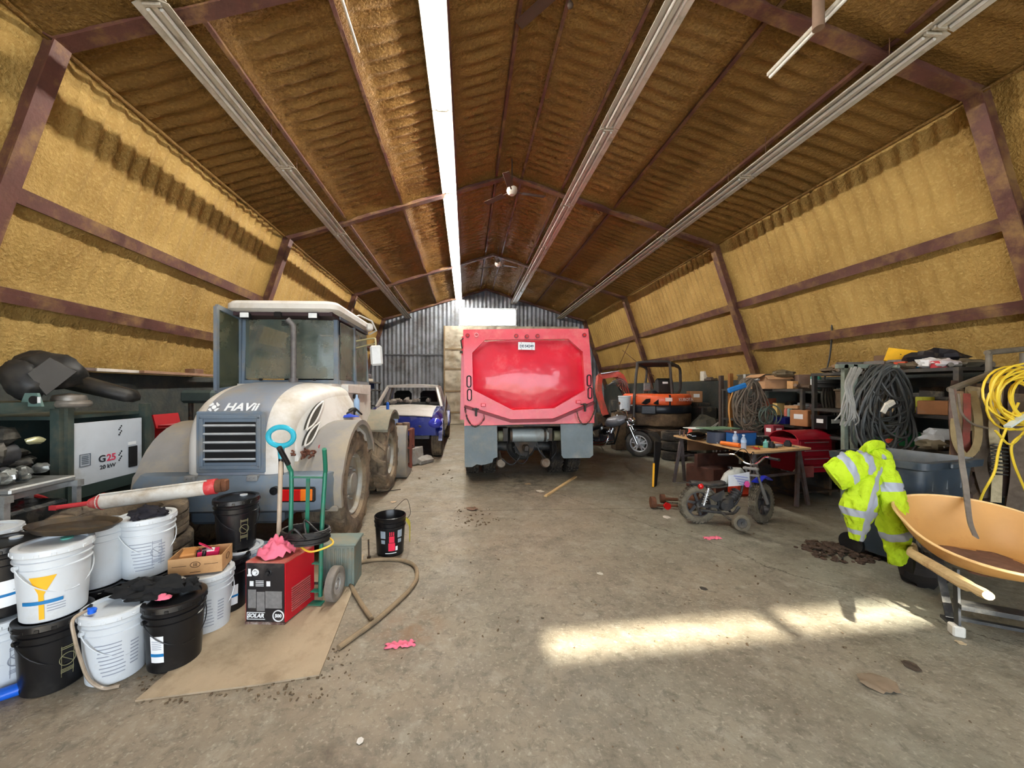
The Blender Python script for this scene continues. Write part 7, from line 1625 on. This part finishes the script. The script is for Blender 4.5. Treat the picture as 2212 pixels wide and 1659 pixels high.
# strap rack at the right edge with yellow cord
YR = 3.75
t = thing('strap_rack', 'pipe rack at the right edge hung with dirty webbing straps', 'rack', (4.95, YR, 0)); PIPE = mt('dusty_pipe', (120, 112, 98), .6, .2, .15, 6, (84, 76, 62), .4, 4)
q1, q2 = W(2132, 762, YR), W(2300, 745, YR)
m = MB(); m.cyl((q1.x-4.95, 0, q1.z), (q2.x-4.95, 0, q2.z), .028, n=12)
for x_ in (q1.x+.02, q1.x+.40, q2.x): m.cyl((x_-4.95, 0, q1.z), (x_-4.95, 0, 0), .024, n=10)
m.cyl((q1.x-4.95, 0, q1.z-.20), (q2.x-4.95, 0, q1.z-.18), .022, n=10); m.build('pipe_frame', PIPE, t)
m = MB(); a_, b_ = W(2052, 842, 3.65), W(2160, 800, 3.72); m.cyl((a_.x-4.95, a_.y-YR, a_.z), (b_.x-4.95, b_.y-YR, b_.z), .03, n=10); m.cyl((b_.x-4.95, b_.y-YR, b_.z), (b_.x-4.95+.1, 0, b_.z), .03, n=10); m.build('arm', PIPE, t)
SCOL = [(112, 88, 78), (120, 96, 70), (176, 160, 128), (128, 62, 52), (150, 134, 100), (96, 84, 72), (186, 172, 138), (110, 96, 82)]
r_ = random.Random(12); slabels = ['grey-brown strap at the left end of the strap rack', 'tan strap second from the left on the strap rack', 'cream wide strap on the left half of the strap rack', 'dark red strap behind the cream wide strap', 'khaki looped strap hanging low on the strap rack', 'dark brown strap in the middle of the strap rack', 'pale strap right of the spring on the strap rack', 'brown strap at the right picture edge']
for i, (xp, yt, yb, w_) in enumerate(((2058, 840, 985, .05), (2072, 845, 1060, .06), (2102, 835, 930, .10), (2088, 850, 990, .05), (2112, 860, 975, .05), (2128, 850, 1075, .09), (2152, 850, 1085, .07), (2196, 850, 1100, .11))):
    Yq = 3.6+.03*(i % 3); P = [W(xp, yt, Yq), W(xp+r_.uniform(-6, 6), (yt*2+yb)/3, Yq-.03), W(xp+r_.uniform(-12, 8), (yt+2*yb)/3, Yq), W(xp+r_.uniform(-6, 10), yb, Yq+.02)]
    strap(P, w_, mt('strap%d' % i, SCOL[i], .9, 0, .22, 10, (70, 60, 48), .35, 7), 'webbing_strap', slabels[i])
strap([W(2066, 850, 3.58), W(2062, 940, 3.56), W(2085, 985, 3.54), W(2110, 960, 3.54), W(2112, 900, 3.56), W(2100, 845, 3.6)], .055, mt('looped_khaki', (138, 120, 84), .9, 0, .2, 12), 'looped_strap', 'khaki strap forming a big loop on the left of the strap rack')
m = MB(); m.tube(smoothpath([W(2070, 850, 3.52), W(2076, 890, 3.5), W(2100, 915, 3.48), W(2134, 925, 3.5)], 6), .010, 8); tag(m.build('grey_hose', mt('grey_brown_hose', (112, 100, 86))), 'thin grey hose curving across the strap rack', 'hose')
m = MB(); r_ = random.Random(14)
for k in range(22): m.sph(tuple(W(2110+r_.uniform(-30, 60), 1000+r_.uniform(-80, 60), 3.72)), (.04, .03, .05+.03*r_.random()), 8, amp=.5, seed=k)
tag(m.build('hook_cluster', mt('dark_hooks', (66, 54, 44), .8, .1, .3, 12)), 'dark rusty hooks bunched behind the straps', 'hook')
P = [W(2158, 960, 3.5)+V((.05*cos(i*.6), .05*sin(i*.6), -.0035*i)) for i in range(90)]; m = MB(); m.tube(P, .007, 6); tag(m.build('coil_spring', mt('black_silver_coil', (70, 72, 70), .4, .4)), 'coiled air line hanging in the middle of the strap rack', 'coil')
for i in range(16):
    xp = 2062+i*9.5; Yq = 3.70+.05*r_.random(); yb = r_.uniform(1000, 1110)
    strap([W(xp, r_.uniform(820, 850), Yq), W(xp+r_.uniform(-8, 8), 910, Yq), W(xp+r_.uniform(-10, 10), 980, Yq+.03), W(xp+r_.uniform(-10, 10), yb, Yq)], r_.uniform(.05, .09), mt('bunch%d' % (i % 4), ((70, 52, 42), (94, 76, 58), (112, 94, 70), (58, 44, 38))[i % 4], .9, 0, .25, 10), 'webbing_strap', 'dirty brown strap in the dense bunch at the back of the strap rack', group='dirty straps bunched at the back of the rack')
# yellow cord
yc = W(2192, 850, 3.45); m = MB(); r_ = random.Random(17)
for k in range(15):
    R_ = .30*(.6+.55*r_.random()); ph = r_.random()*6; ox, oz = r_.uniform(-.06, .06), r_.uniform(-.07, .02); tl = r_.uniform(-.35, .35); P = []
    for i in range(22):
        a = 2*pi*i/22; x_, z_ = R_*cos(a)*(1+.05*sin(2*a+ph)), R_*.86*sin(a); P.append((yc.x+ox+x_*cos(tl)-z_*sin(tl), yc.y-.06+.05*sin(a+ph)+.05*r_.random()*0, yc.z+oz+x_*sin(tl)+z_*cos(tl)))
    m.tube(P, .0095, 6, loop=True)
m.tube(smoothpath([W(2200, 870, 3.36), W(2176, 920, 3.36), W(2158, 970, 3.36), W(2148, 1020, 3.36), W(2125, 1062, 3.36), W(2112, 1095, 3.36)], 6), .0095, 6)
m.tube(smoothpath([W(2150, 930, 3.36), W(2182, 960, 3.36), W(2215, 930, 3.36)], 6), .0095, 6); m.tube(smoothpath([W(2212, 935, 3.36), W(2186, 960, 3.36), W(2190, 1000, 3.36), W(2215, 1060, 3.36)], 6), .0095, 6)
tag(m.build('extension_cord', mt('bright_yellow_cord', (238, 206, 62), .4, 0, .06)), 'bright yellow extension cord coiled on the rack at the right edge', 'cord')
m = MB(); a_, b_ = W(2176, 922, 3.33), W(2215, 896, 3.33); m.bar(a_, b_, .05, .02); tag(m.build('white_tie', mt('pale_wrap', (206, 216, 210), .5)), 'pale wrap tied across the yellow extension cord', 'strap')
# ---------------------------------------------------------------- right wall shelving
SH = mt('dark_shelving', (62, 60, 58), .6, .2, .2, 4, (104, 92, 74), .4, 4)
def shelving(label, y0, y1, zs, x0=5.35, x1=6.25):
    t = thing('storage_shelving', label, 'shelving', ((x0+x1)/2, (y0+y1)/2, 0)); w, d = x1-x0, y1-y0
    for z in zs: m = MB(); m.box((0, 0, z-.02), (w, d, .04)); m.build('shelf_board', SH, t)
    for sx in (-1, 1):
        for sy in (-1, 1): m = MB(); m.box((sx*(w/2-.03), sy*(d/2-.03), (zs[-1])/2), (.05, .05, zs[-1])); m.build('upright', SH, t)
ZA = (.45, .90, 1.30, 1.84); ZB = (.45, 1.0, 1.60)
shelving('tall dark shelving behind the large dark hose coil', 3.95, 5.75, ZA); shelving('lower dark shelving behind the brown-grey hose coils', 5.9, 7.85, ZB)
cnt = [0]
def item(px, X, z, sz, col, name, label, cat, rz=None, kind='box', rough=.7, extra=None, dirt=.25):
    Yv = X/(((px-CX)/F*cos(TH)+sin(TH))/(cos(TH)-(px-CX)/F*sin(TH))); cnt[0] += 1; m = MB(); rz = (cnt[0]*1.3 % .6)-.3 if rz is None else rz
    mat = mt('i_%d_%d_%d' % col, col, rough, 0, .12, 9, DUST, dirt, 5)
    w, d, h = sz
    if kind == 'box': m.box((0, 0, h/2), sz, bev=min(sz)*.04)
    elif kind == 'soft': m.sph((0, 0, h*.48), (w/2, d/2, h*.52), 16, amp=.45, seed=cnt[0]); m.v = [V((v.x, v.y, max(v.z, .0))) for v in m.v]
    elif kind == 'can': m.lathe([(0, 0), (w/2, 0), (w/2, h*.96), (w/2*.94, h), (0, h)], 20)
    elif kind == 'bottle': m.lathe([(0, 0), (w/2, 0), (w/2, h*.6), (w*.18, h*.82), (w*.18, h), (0, h)], 16)
    elif kind == 'open':
        for c_, s_ in (((0, 0, .004), (w, d, .006)), ((0, -d/2, h/2), (w, .006, h)), ((0, d/2, h/2), (w, .006, h)), ((-w/2, 0, h/2), (.006, d, h)), ((w/2, 0, h/2), (.006, d, h))): m.box(c_, s_)
        m.box((0, -d/2-.05, h-.02), (w, .12, .006), (R(35), 0, 0)); m.box((-w/2-.05, 0, h+.01), (.12, d, .006), (0, R(-30), 0))
    elif kind == 'tube': m.cyl((-w/2, 0, h/2), (w/2, 0, h/2), h/2, n=12)
    elif kind == 'plank': m.box((0, 0, h/2), sz)
    elif kind == 'ring':
        for k in range(4): m.torus((0, 0, h*.2+h*.2*k), w/2-.02*(k % 2), h*.12)
    elif kind == 'machine': m.box((0, 0, h*.3), (w, d, h*.6), bev=h*.08); m.cyl((-w*.2, 0, h*.7), (w*.4, 0, h*.7), h*.26, n=16); m.box((-w*.3, 0, h*.75), (w*.25, d*.6, h*.4), bev=.01)
    o = tag(m.build(name, mat, loc=(X, Yv, z+.001), rot=(0, 0, rz)), label, cat)
    if extra: em = MB(); extra(em, w, d, h); em.build('paper_label', WHT, o)
    return o
lab = lambda e, w, d, h: (e.box((-w/2-.002, 0, h*.6), (.003, d*.5, h*.3)), e.box((0, -d/2-.002, h*.6), (w*.5, .003, h*.3)))
T1, T2_ = ZA[3], ZB[2]
item(1672, 5.55, T2_, (.55, .5, .22), (196, 150, 108), 'cardboard_box', 'large open cardboard box on top of the lower shelving', 'box', kind='open')
item(1692, 5.50, T2_+.20, (.34, .30, .12), (112, 98, 74), 'leather_apron', 'brown crumpled hide on the large cardboard box', 'cloth', kind='soft')
item(1712, 5.5, T2_, (.10, .12, .13), (206, 158, 106), 'small_carton', 'small tan carton beside the large open cardboard box', 'box')
item(1762, 5.62, T1-.24, (.13, .13, .20), (60, 150, 132), 'paint_can', 'teal paint can with white band near the middle of the shelf tops', 'can', kind='can', extra=lambda e, w, d, h: e.lathe([(w/2+.002, h*.2), (w/2+.002, h*.8)], 12, a0=2.6, a1=4.2))
item(1786, 5.75, T1-.24, (.34, .34, .16), (46, 46, 46), 'belt_ring', 'black belts coiled behind the teal paint can', 'belt', kind='ring')
item(1736, 5.75, T2_+.0, (.3, .3, .24), (128, 104, 90), 'dusty_carton', 'dusty brown carton left of the teal paint can', 'box')
m = MB(); m.box((0, 0, .8), (.4, .5, .0+.04)); 
item(1822, 5.75, T1, (.36, .30, .14), (138, 110, 84), 'folded_sack', 'brown folded sack on the tall shelving, far end', 'sack', kind='soft')
item(1850, 5.8, T1, (.5, .2, .10), (92, 88, 82), 'metal_scraps', 'dull metal offcuts behind the brown folded sack', 'scrap', kind='machine')
item(1880, 5.85, T1, (.55, .10, .07), (176, 172, 164), 'pale_tube', 'pale tube lying on top of the tall shelving', 'tube', kind='tube')
item(1902, 5.75, T1, (.3, .24, .08), (84, 76, 66), 'brake_parts', 'dark brown parts between the pale tube and the brown carton', 'scrap', kind='machine')
item(1935, 5.85, T1, (.34, .30, .22), (112, 84, 58), 'brown_carton', 'brown carton behind the tilted yellow folder', 'box')
o = item(1943, 5.66, T1+.10, (.30, .02, .22), (240, 184, 40), 'yellow_folder', 'tilted yellow folder leaning on the brown carton', 'folder', rz=-.5, dirt=.05); o.rotation_euler = (R(-35), R(14), R(-50))
item(1964, 5.55, T1, (.22, .16, .10), (214, 84, 50), 'orange_tray', 'orange-red tray at the front of the tall shelving top', 'tray')
item(1992, 5.5, T1, (.22, .18, .09), (52, 150, 196), 'blue_cloth', 'sky blue cloth on the shelving top beside the white papers', 'cloth', kind='soft', dirt=.05)
item(2018, 5.75, T1+.0, (.62, .46, .24), (30, 28, 34), 'black_bag', 'black bag behind the white papers on the shelving top', 'bag', kind='soft')
item(2008, 5.48, T1, (.28, .16, .13), (224, 222, 220), 'white_papers', 'crumpled white papers on the near end of the shelving top', 'paper', kind='soft', dirt=.05)
item(2045, 5.52, T1, (.34, .18, .10), (216, 206, 204), 'white_plastic_bag', 'white plastic bag right of the crumpled white papers', 'bag', kind='soft', dirt=.05)
item(2030, 5.44, T1, (.10, .12, .08), (206, 66, 76), 'red_packet', 'small red packet between the white papers and plastic bag', 'packet')
item(2078, 5.75, T1, (.4, .3, .10), (104, 94, 74), 'brown_rags', 'brown rags at the nearest end of the shelving top', 'cloth', kind='soft')
# middle levels, lower shelving
item(1738, 5.45, ZB[1], (.30, .26, .26), (176, 122, 80), 'parts_carton', 'brown carton with white label left of the car battery', 'box', rz=.3, extra=lab)
item(1724, 5.55, ZB[1]+.27, (.28, .24, .05), (206, 160, 116), 'carton_flap', 'tan cardboard flaps on the brown labelled carton', 'box', rz=.1)
item(1790, 5.42, ZB[1], (.30, .2, .2), (22, 22, 24), 'car_battery', 'black car battery with white label on the bench', 'battery', rz=.1, rough=.35, extra=lab, dirt=.05)
item(1696, 5.5, ZB[1], (.26, .2, .11), (28, 32, 128), 'blue_case', 'navy blue case right of the brown-grey hose coils', 'case')
item(1706, 5.6, ZB[1]+.12, (.07, .07, .2), (160, 196, 190), 'spray_bottle', 'pale green bottle behind the navy blue case', 'bottle', kind='bottle')
item(1699, 5.62, ZB[1]+.12, (.07, .07, .18), (220, 120, 100), 'coral_bottle', 'coral bottle beside the pale green bottle', 'bottle', kind='bottle')
item(1682, 5.7, ZB[1]+.12, (.14, .12, .22), (220, 186, 112), 'yellow_carton', 'yellow carton behind the navy blue case', 'box')
item(1672, 5.55, ZB[1], (.2, .2, .12), (60, 62, 64), 'dark_box', 'dark box left of the navy blue case', 'box')
item(1664, 5.75, ZB[1]+.12, (.3, .04, .3), (196, 104, 76), 'orange_panel', 'orange striped panel behind the small hose coil', 'panel')
item(1690, 5.9, ZB[1]+.2, (.04, .5, .34), (88, 104, 102), 'grey_guard', 'grey-green sheet guard leaning under the large cardboard box', 'panel')
item(1722, 5.85, ZB[1], (.3, .3, .4), (40, 44, 42), 'machine_head', 'dark machine behind the labelled carton', 'machine', kind='machine')
item(1750, 5.75, ZB[1]+.27, (.34, .3, .10), (150, 152, 150), 'chrome_parts', 'heap of bright metal parts above the labelled carton', 'scrap', kind='machine', rough=.35)
item(1768, 5.7, ZB[1]+.2, (.24, .2, .16), (84, 68, 66), 'purple_drill', 'dark drill behind the car battery', 'tool', kind='machine')
item(1700, 5.3, .80, (.5, .3, .09), (86, 80, 66), 'canvas_sheet', 'folded olive canvas hanging over the bench front', 'cloth', kind='soft')
item(1735, 5.25, .80, (.6, .3, .08), (70, 66, 56), 'dark_canvas', 'dark canvas right of the folded olive canvas', 'cloth', kind='soft')
m = MB(); m.box((0, 0, .79), (.34, 1.5, .04)); 
for x_ in (-.13, .13):
    for y_ in (-.7, .7): m.box((x_, y_, .39), (.05, .05, .78))
put(m, 'low_bench', SH, (5.16, 6.9, 0), 'low dark bench in front of the lower shelving', 'bench')
item(1672, 4.95, .82, (.22, .16, .2), (128, 46, 56), 'maroon_carton', 'maroon carton with white papers behind the table', 'box', extra=lab)
# tall shelving, middle and lower levels
item(2022, 5.5, ZA[2], (.34, .24, .16), (164, 112, 72), 'brown_box', 'brown flat carton on the middle of the tall shelving', 'box', rz=.5)
item(1998, 5.62, ZA[2], (.16, .14, .20), (206, 206, 70), 'yellow_tub', 'yellow tub left of the brown flat carton', 'tub', kind='can')
item(2052, 5.5, ZA[2], (.08, .08, .16), (220, 220, 214), 'white_bottle', 'white bottle at the right end beside the brown flat carton', 'bottle', kind='bottle')
item(1988, 5.42, ZA[2], (.07, .07, .13), (196, 160, 196), 'lilac_bottle', 'lilac bottle in front of the yellow tub', 'bottle', kind='bottle')
item(2035, 5.85, ZA[2], (.4, .4, .34), (48, 44, 40), 'dark_motor', 'dark motor at the back above the brown flat carton', 'motor', kind='machine')
item(2000, 5.85, ZA[2], (.4, .3, .26), (60, 58, 56), 'dark_parts', 'dark parts behind the yellow tub', 'scrap', kind='machine')
item(1972, 5.5, ZA[1], (.34, .3, .16), (26, 120, 70), 'green_tub', 'green tub on the lower level behind the big bin', 'tub', kind='can')
item(2030, 5.48, ZA[1], (.40, .3, .22), (216, 220, 224), 'white_sack', 'white sack with blue emblem right of the green tub', 'sack', kind='soft', dirt=.05)
item(2020, 5.38, ZA[1], (.34, .2, .13), (140, 128, 104), 'tan_bag', 'tan bag in front of the white sack', 'bag', kind='soft')
item(1908, 5.4, ZA[1], (.26, .2, .10), (30, 150, 60), 'bright_green_lid', 'bright green lid behind the jacket collar', 'lid', kind='can')
item(1938, 5.42, ZA[1], (.22, .16, .07), (214, 84, 50), 'orange_dish', 'orange dish between the green lid and green tub', 'lid')
item(1925, 5.7, ZA[1], (.4, .3, .26), (52, 50, 48), 'dark_crate', 'dark crate behind the orange dish', 'crate')
item(2062, 5.6, ZA[0], (.4, .34, .3), (206, 212, 216), 'white_tub', 'white tub low behind the big bin and strap rack', 'tub', kind='can')
item(2050, 5.4, ZA[0]+.0, (.3, .25, .22), (112, 40, 44), 'maroon_tub', 'maroon box low behind the big bin', 'box')
for i_, (y_, z_, c_) in enumerate(((4.3, ZA[0], (58, 60, 62)), (4.9, ZA[0], (70, 52, 44)), (5.4, ZA[1], (44, 46, 52)), (5.4, ZA[2], (84, 70, 52)), (4.4, .02, (52, 50, 46)), (5.2, .02, (74, 64, 52)), (6.3, .02, (48, 50, 50)), (7.1, .02, (70, 60, 50)), (6.3, ZB[0], (96, 44, 42)), (7.1, ZB[0], (56, 60, 60)), (7.5, ZB[1], (74, 66, 54)), (7.5, ZB[2], (100, 92, 76)))):
    m = MB(); m.box((0, 0, .14), (.5, .42, .28), bev=.01); m.box((0, 0, .28), (.53, .45, .03), bev=.006)
    put(m, 'storage_box', mt('sb%d' % i_, c_, .7, 0, .2, 6, DUST, .3, 5), (5.85, y_, z_+.001), ['charcoal', 'brown', 'dark blue-grey', 'olive-brown', 'dark olive', 'tan-brown', 'slate', 'dull brown', 'dark red', 'grey-green', 'khaki', 'pale khaki'][i_]+' lidded box at the back of the '+['tall shelving, lowest shelf near end', 'tall shelving, lowest shelf', 'tall shelving, second shelf far end', 'tall shelving, third shelf far end', 'floor under the tall shelving', 'floor under the tall shelving, far end', 'floor under the lower shelving', 'floor under the lower shelving, far end', 'lower shelving, bottom shelf', 'lower shelving, bottom shelf far end', 'lower shelving, middle shelf far end', 'lower shelving, top far end'][i_], 'box')
# look-alike small stock that nothing in the photo tells apart
def scatter(n, seed, name, label, cat, group, mk, mat, xs, ys_, z, jit=.0):
    r_ = random.Random(seed); o = None
    for i in range(n):
        if o is None: m = MB(); mk(m); o = m.build(name, mat)
        else: o = o.copy(); COL.objects.link(o)
        o.location = (r_.uniform(*xs), r_.uniform(*ys_), z+.001+jit*r_.random()); o.rotation_euler = (0, 0, r_.random()*6.28); tag(o, label, cat, group)
TIN = mt('dull_tin', (128, 124, 116), .4, .6, .2, 9, (96, 78, 58), .4, 6); PLB = mt('printed_carton', (186, 160, 120), .7, 0, .2, 14)
scatter(9, 1, 'pipe_fitting', 'dull metal pipe fitting among the clutter on the shelving tops', 'fitting', 'pipe fittings on the shelving tops', lambda m: (m.cyl((-.09, 0, .03), (.09, 0, .03), .028, n=10), m.cyl((.03, 0, .03), (.03, .08, .03), .026, n=10), m.cyl((.08, 0, .03), (.10, 0, .03), .036, n=10)), TIN, (5.45, 5.95), (4.1, 5.6), 1.84)
scatter(8, 2, 'pipe_elbow', 'dull metal elbow piece on the lower shelving top', 'fitting', 'elbow pieces on the lower shelving top', lambda m: (m.tube(smoothpath([(-.1, 0, .03), (0, 0, .03), (.04, .05, .04), (.04, .12, .06)], 3), .026, 10), m.cyl((-.11, 0, .03), (-.09, 0, .03), .036, n=10)), mt('brown_elbow', (110, 90, 72), .7, .2, .2, 9), (5.45, 6.1), (6.0, 7.6), 1.60)
scatter(10, 3, 'small_tin', 'small dusty tin on the bench behind the table', 'tin', 'small tins on the bench behind the table', lambda m: m.lathe([(0, 0), (.04, 0), (.04, .095), (.036, .10), (0, .10)], 16), TIN, (5.42, 5.9), (6.05, 7.7), 1.0)
scatter(9, 4, 'small_carton', 'small printed carton on the middle shelf of the tall shelving', 'box', 'small cartons on the tall shelving', lambda m: (m.box((0, 0, .035), (.14, .09, .07), bev=.002), m.box((0, 0, .072), (.12, .07, .004))), PLB, (5.42, 5.9), (4.1, 5.6), 1.30)
scatter(8, 5, 'jar', 'grey screw jar on the second shelf behind the big bin', 'jar', 'screw jars behind the big bin', lambda m: m.lathe([(0, 0), (.045, 0), (.045, .09), (.035, .10), (.038, .125), (0, .125)], 16), mt('grey_jar', (140, 148, 148), .3, 0, .2), (5.42, 5.9), (4.1, 5.6), .90)
scatter(10, 6, 'long_offcut', 'long dull metal offcut lying on the shelving tops', 'scrap', 'metal offcuts on the shelving tops', lambda m: (m.box((0, 0, .015), (.46, .03, .03)), m.box((0, .02, .005), (.46, .01, .01))), mt('offcut', (116, 112, 108), .5, .5, .2, 9, (110, 80, 58), .4, 6), (5.5, 6.0), (4.2, 5.5), 1.87, .10)
scatter(9, 7, 'bolt', 'loose bolt among the tools on the work table', 'bolt', 'loose bolts on the work table', lambda m: (m.cyl((-.03, 0, .008), (.03, 0, .008), .006, n=8), m.cyl((.03, 0, .010), (.042, 0, .010), .012, n=6)), TIN, (3.85, 4.5), (5.0, 5.7), TZ+.001)
scatter(8, 8, 'rag', 'small brown oily rag on the shelving tops', 'cloth', 'oily rags on the shelving tops', lambda m: m.sph((0, 0, .035), (.11, .08, .04), 12, amp=.6, seed=4), mt('oily_rag', (104, 88, 68), .9, 0, .3, 10), (5.4, 5.95), (4.0, 5.7), 1.85)
# ledge and far right oddments
def ledge(px, sz, col, name, label, cat, kind='box'):
    return item(px, 6.50, ZF+.035, sz, col, name, label, cat, kind=kind)
ledge(1525, (.22, .2, .26), (214, 208, 192), 'white_block', 'white notched block on the right wall ledge', 'block')
ledge(1540, (.3, .3, .10), (92, 80, 70), 'ledge_scrap', 'brown scrap on the ledge right of the white notched block', 'scrap', 'machine')
ledge(1640, (.2, 1.0, .04), (120, 92, 76), 'ledge_plank', 'brown plank on the right ledge behind the hose post', 'board', 'plank')
ledge(1850, (.2, .5, .12), (84, 74, 62), 'ledge_rag', 'dark cloth on the right ledge above the tall shelving', 'cloth', 'soft')
ledge(1900, (.18, .3, .10), (128, 100, 74), 'ledge_carton', 'tan flattened carton on the right ledge', 'box')
for i_, (px, Y, h_, c_) in enumerate(((1558, 7.9, 1.88, (74, 60, 52)), (1578, 7.75, 1.92, (140, 92, 44)))):
    p = W(px, 900, Y); m = MB(); m.box((0, 0, h_/2), (.07, .07, h_)); put(m, 'wooden_post', mt('post%d' % i_, c_, .8, 0, .15, 5), (p.x, Y, 0), ('dark brown upright post left of the hose coils', 'orange-brown upright post beside the dark brown one')[i_], 'post')
m = MB(); p = WX(1797, 700, 6.25); m.tube(smoothpath([(6.34, p.y+.25, p.z+.06), (6.30, p.y+.08, p.z+.07), (6.25, p.y, p.z), (6.2, p.y-.02, 2.2), (6.1, p.y, 1.7)], 5), .012, 8); tag(m.build('black_conduit', BLACKP), 'thin black cable dropping from the right girt to the shelves', 'cable')
p = W(1533, 905, 8.6); m = MB(); m.sph((0, 0, .45), (.42, .5, .48), 20, amp=.35, seed=5); m.v = [V((v.x, v.y, max(0, v.z))) for v in m.v]; put(m, 'tarpaulin_pile', mt('dark_olive_tarp', (52, 52, 44), .7, 0, .3, 5, (96, 88, 70), .4, 4), (p.x+.1, 8.9, 0), 'heaped dark olive tarpaulin right of the orange excavator', 'tarpaulin')
m = MB(); r_ = random.Random(22)
for k in range(7): m.tube(smoothpath([(p.x-.1+.3*r_.random(), 8.5, .45+.3*r_.random()), (p.x+.1+.2*r_.random(), 8.4, .6+.3*r_.random()), (p.x+.4*r_.random(), 8.45, .35)], 5), .012, 6)
tag(m.build('loose_cables', mt('pale_grey_cable', (150, 148, 140))), 'loose grey cables lying on the olive tarpaulin', 'cable')
for i_, (x_, y_, sz, c_, lb) in enumerate(((6.14, 9.9, (.4, .9, 1.15), (58, 56, 52), 'dark cabinet against the right wall behind the excavator'), (5.98, 11.6, (.6, 1.2, .9), (84, 66, 50), 'brown crate against the far right wall'), (5.7, 13.2, (.9, 1.6, 1.2), (50, 52, 54), 'dark machine cover near the far right corner'), (3.6, 12.6, (.8, .9, 1.3), (44, 42, 44), 'black shrouded engine behind the dump truck, right side'))):
    m = MB(); m.box((0, 0, sz[2]/2), sz, bev=.03); m.box((0, 0, sz[2]+.04), (sz[0]*.7, sz[1]*.6, .10), bev=.02); put(m, ('metal_cabinet', 'wooden_crate', 'machine_cover', 'engine_hoist')[i_], mt('far%d' % i_, c_, .7, .1, .25, 5, DUST, .3, 4), (x_, y_, 0), lb, ('cabinet', 'crate', 'machine', 'engine')[i_])
item(1500, 6.08, 1.24, (.3, .3, .3), (176, 128, 88), 'carton', 'tan carton with white label on the dark cabinet behind the excavator', 'box', extra=lab)
for a_, b_, lb in ((W(1390, 672, 13.2), W(1332, 802, 14.6), 'thin brace rod on the right wall crossing the far bay'), (W(1345, 757, 14.2), W(1412, 812, 12.2), 'second thin brace rod crossing the first in the far bay')):
    m = MB(); m.cyl(a_, b_, .012, n=6); tag(m.build('brace_rod', STEEL), lb, 'rod')
# ---------------------------------------------------------------- small things on the floor
a_, b_ = G(1178, 1074), G(1244, 1031); m = MB(); m.bar((a_.x, a_.y, .014), (b_.x, b_.y, .014), .045, .02); tag(m.build('wood_stick', mt('pale_stick', (206, 174, 124), .7)), 'pale thin wooden stick on the floor behind the truck', 'stick')
a_, b_ = G(760, 1068), G(835, 1062); m = MB(); m.cyl((a_.x+.2, a_.y, .008), (b_.x+.2, b_.y+.1, .008), .007, n=6); tag(m.build('thin_rod', IRON), 'thin dark rod on the floor right of the loader wheels', 'rod')
for i_, (px, py, c_, s_, lb) in enumerate(((1897, 1478, (128, 112, 92), .10, 'curled dry leaf on the floor near the right bottom corner'), (1968, 1440, (70, 58, 46), .05, 'small dark leaf on the floor below the wheelbarrow foot'), (1167, 1062, (196, 186, 168), .08, 'white paper scrap on the floor left of the wooden stick'), (1140, 1046, (176, 150, 116), .06, 'tan chip on the floor behind the truck'), (1440, 1118, (200, 192, 178), .06, 'pale paper scrap on the floor left of the dirt bike'), (1296, 1240, (196, 190, 176), .03, 'small pale chip in the middle of the floor'), (850, 1085, (190, 160, 130), .05, 'tan chip on the floor behind the open black bucket'), (2075, 1390, (176, 160, 130), .03, 'small stone on the floor before the wheelbarrow foot'), (1520, 1272, (60, 54, 46), .03, 'dark crumb on the open floor below the dirt bike'), (502, 1362, (206, 196, 180), .03, 'pale chip on the board beside the red cabinet'), (778, 1602, (216, 212, 204), .02, 'tiny white chip near the bottom of the picture'), (1020, 1100, (110, 84, 66), .09, 'brown leaf on the floor near the loader side'))):
    p = G(px, py); m = MB(); m.grid(lambda u, v, s_=s_, i_=i_: ((u-.5)*s_*2*(1-.5*abs(2*v-1)), (v-.5)*s_*1.4, .004+s_*.25*abs(noise.noise(V((u*2.6, v*2.6, i_))))), 8, 7, .0015)
    tag(m.build('dry_leaf' if 'leaf' in lb else 'floor_scrap', mt('scrap_%d' % i_, c_, .8), loc=(p.x, p.y, 0), rot=(0, 0, i_*1.1), smooth=60), lb, 'leaf' if 'leaf' in lb else 'scrap')
m = MB(); r_ = random.Random(30)
def crumbs(px0, px1, py0, py1, n, s):
    for k in range(n):
        p = G(r_.uniform(px0, px1), r_.uniform(py0, py1)); q = s*(.4+r_.random()); m.box((p.x, p.y, q*.25), (q*1.6, q, q*.5), (r_.random(), r_.random()*.6, r_.random()*6))
crumbs(980, 1080, 1095, 1140, 50, .016); crumbs(300, 700, 1462, 1520, 110, .008); crumbs(640, 760, 1380, 1470, 40, .008); crumbs(900, 1900, 1080, 1400, 110, .009); crumbs(820, 980, 940, 1060, 45, .022); crumbs(700, 2100, 1400, 1640, 80, .005)
for k in range(0): pass
tag(m.build('floor_crumbs', mt('dark_crumbs', (98, 82, 62), .9, 0, .5, 30)), 'scattered wood chips and dirt crumbs over the concrete floor', 'debris', kind='stuff')
m = MB(); 
for k in range(260):
    a = r_.random()*6.28; q = r_.random()**.7; x_, y_ = 3.62+.34*q*cos(a), 3.62+.26*q*sin(a); s_ = .010+.022*r_.random(); m.sph((x_, y_, .004+.05*(1-q)*r_.random()), (s_, s_, s_*.5), 6, amp=.4, seed=k)
tag(m.build('dirt_heap', mt('dark_dirt', (70, 54, 42), .95, 0, .4, 20)), 'low heap of dark dirt behind the jacket', 'dirt', kind='stuff')
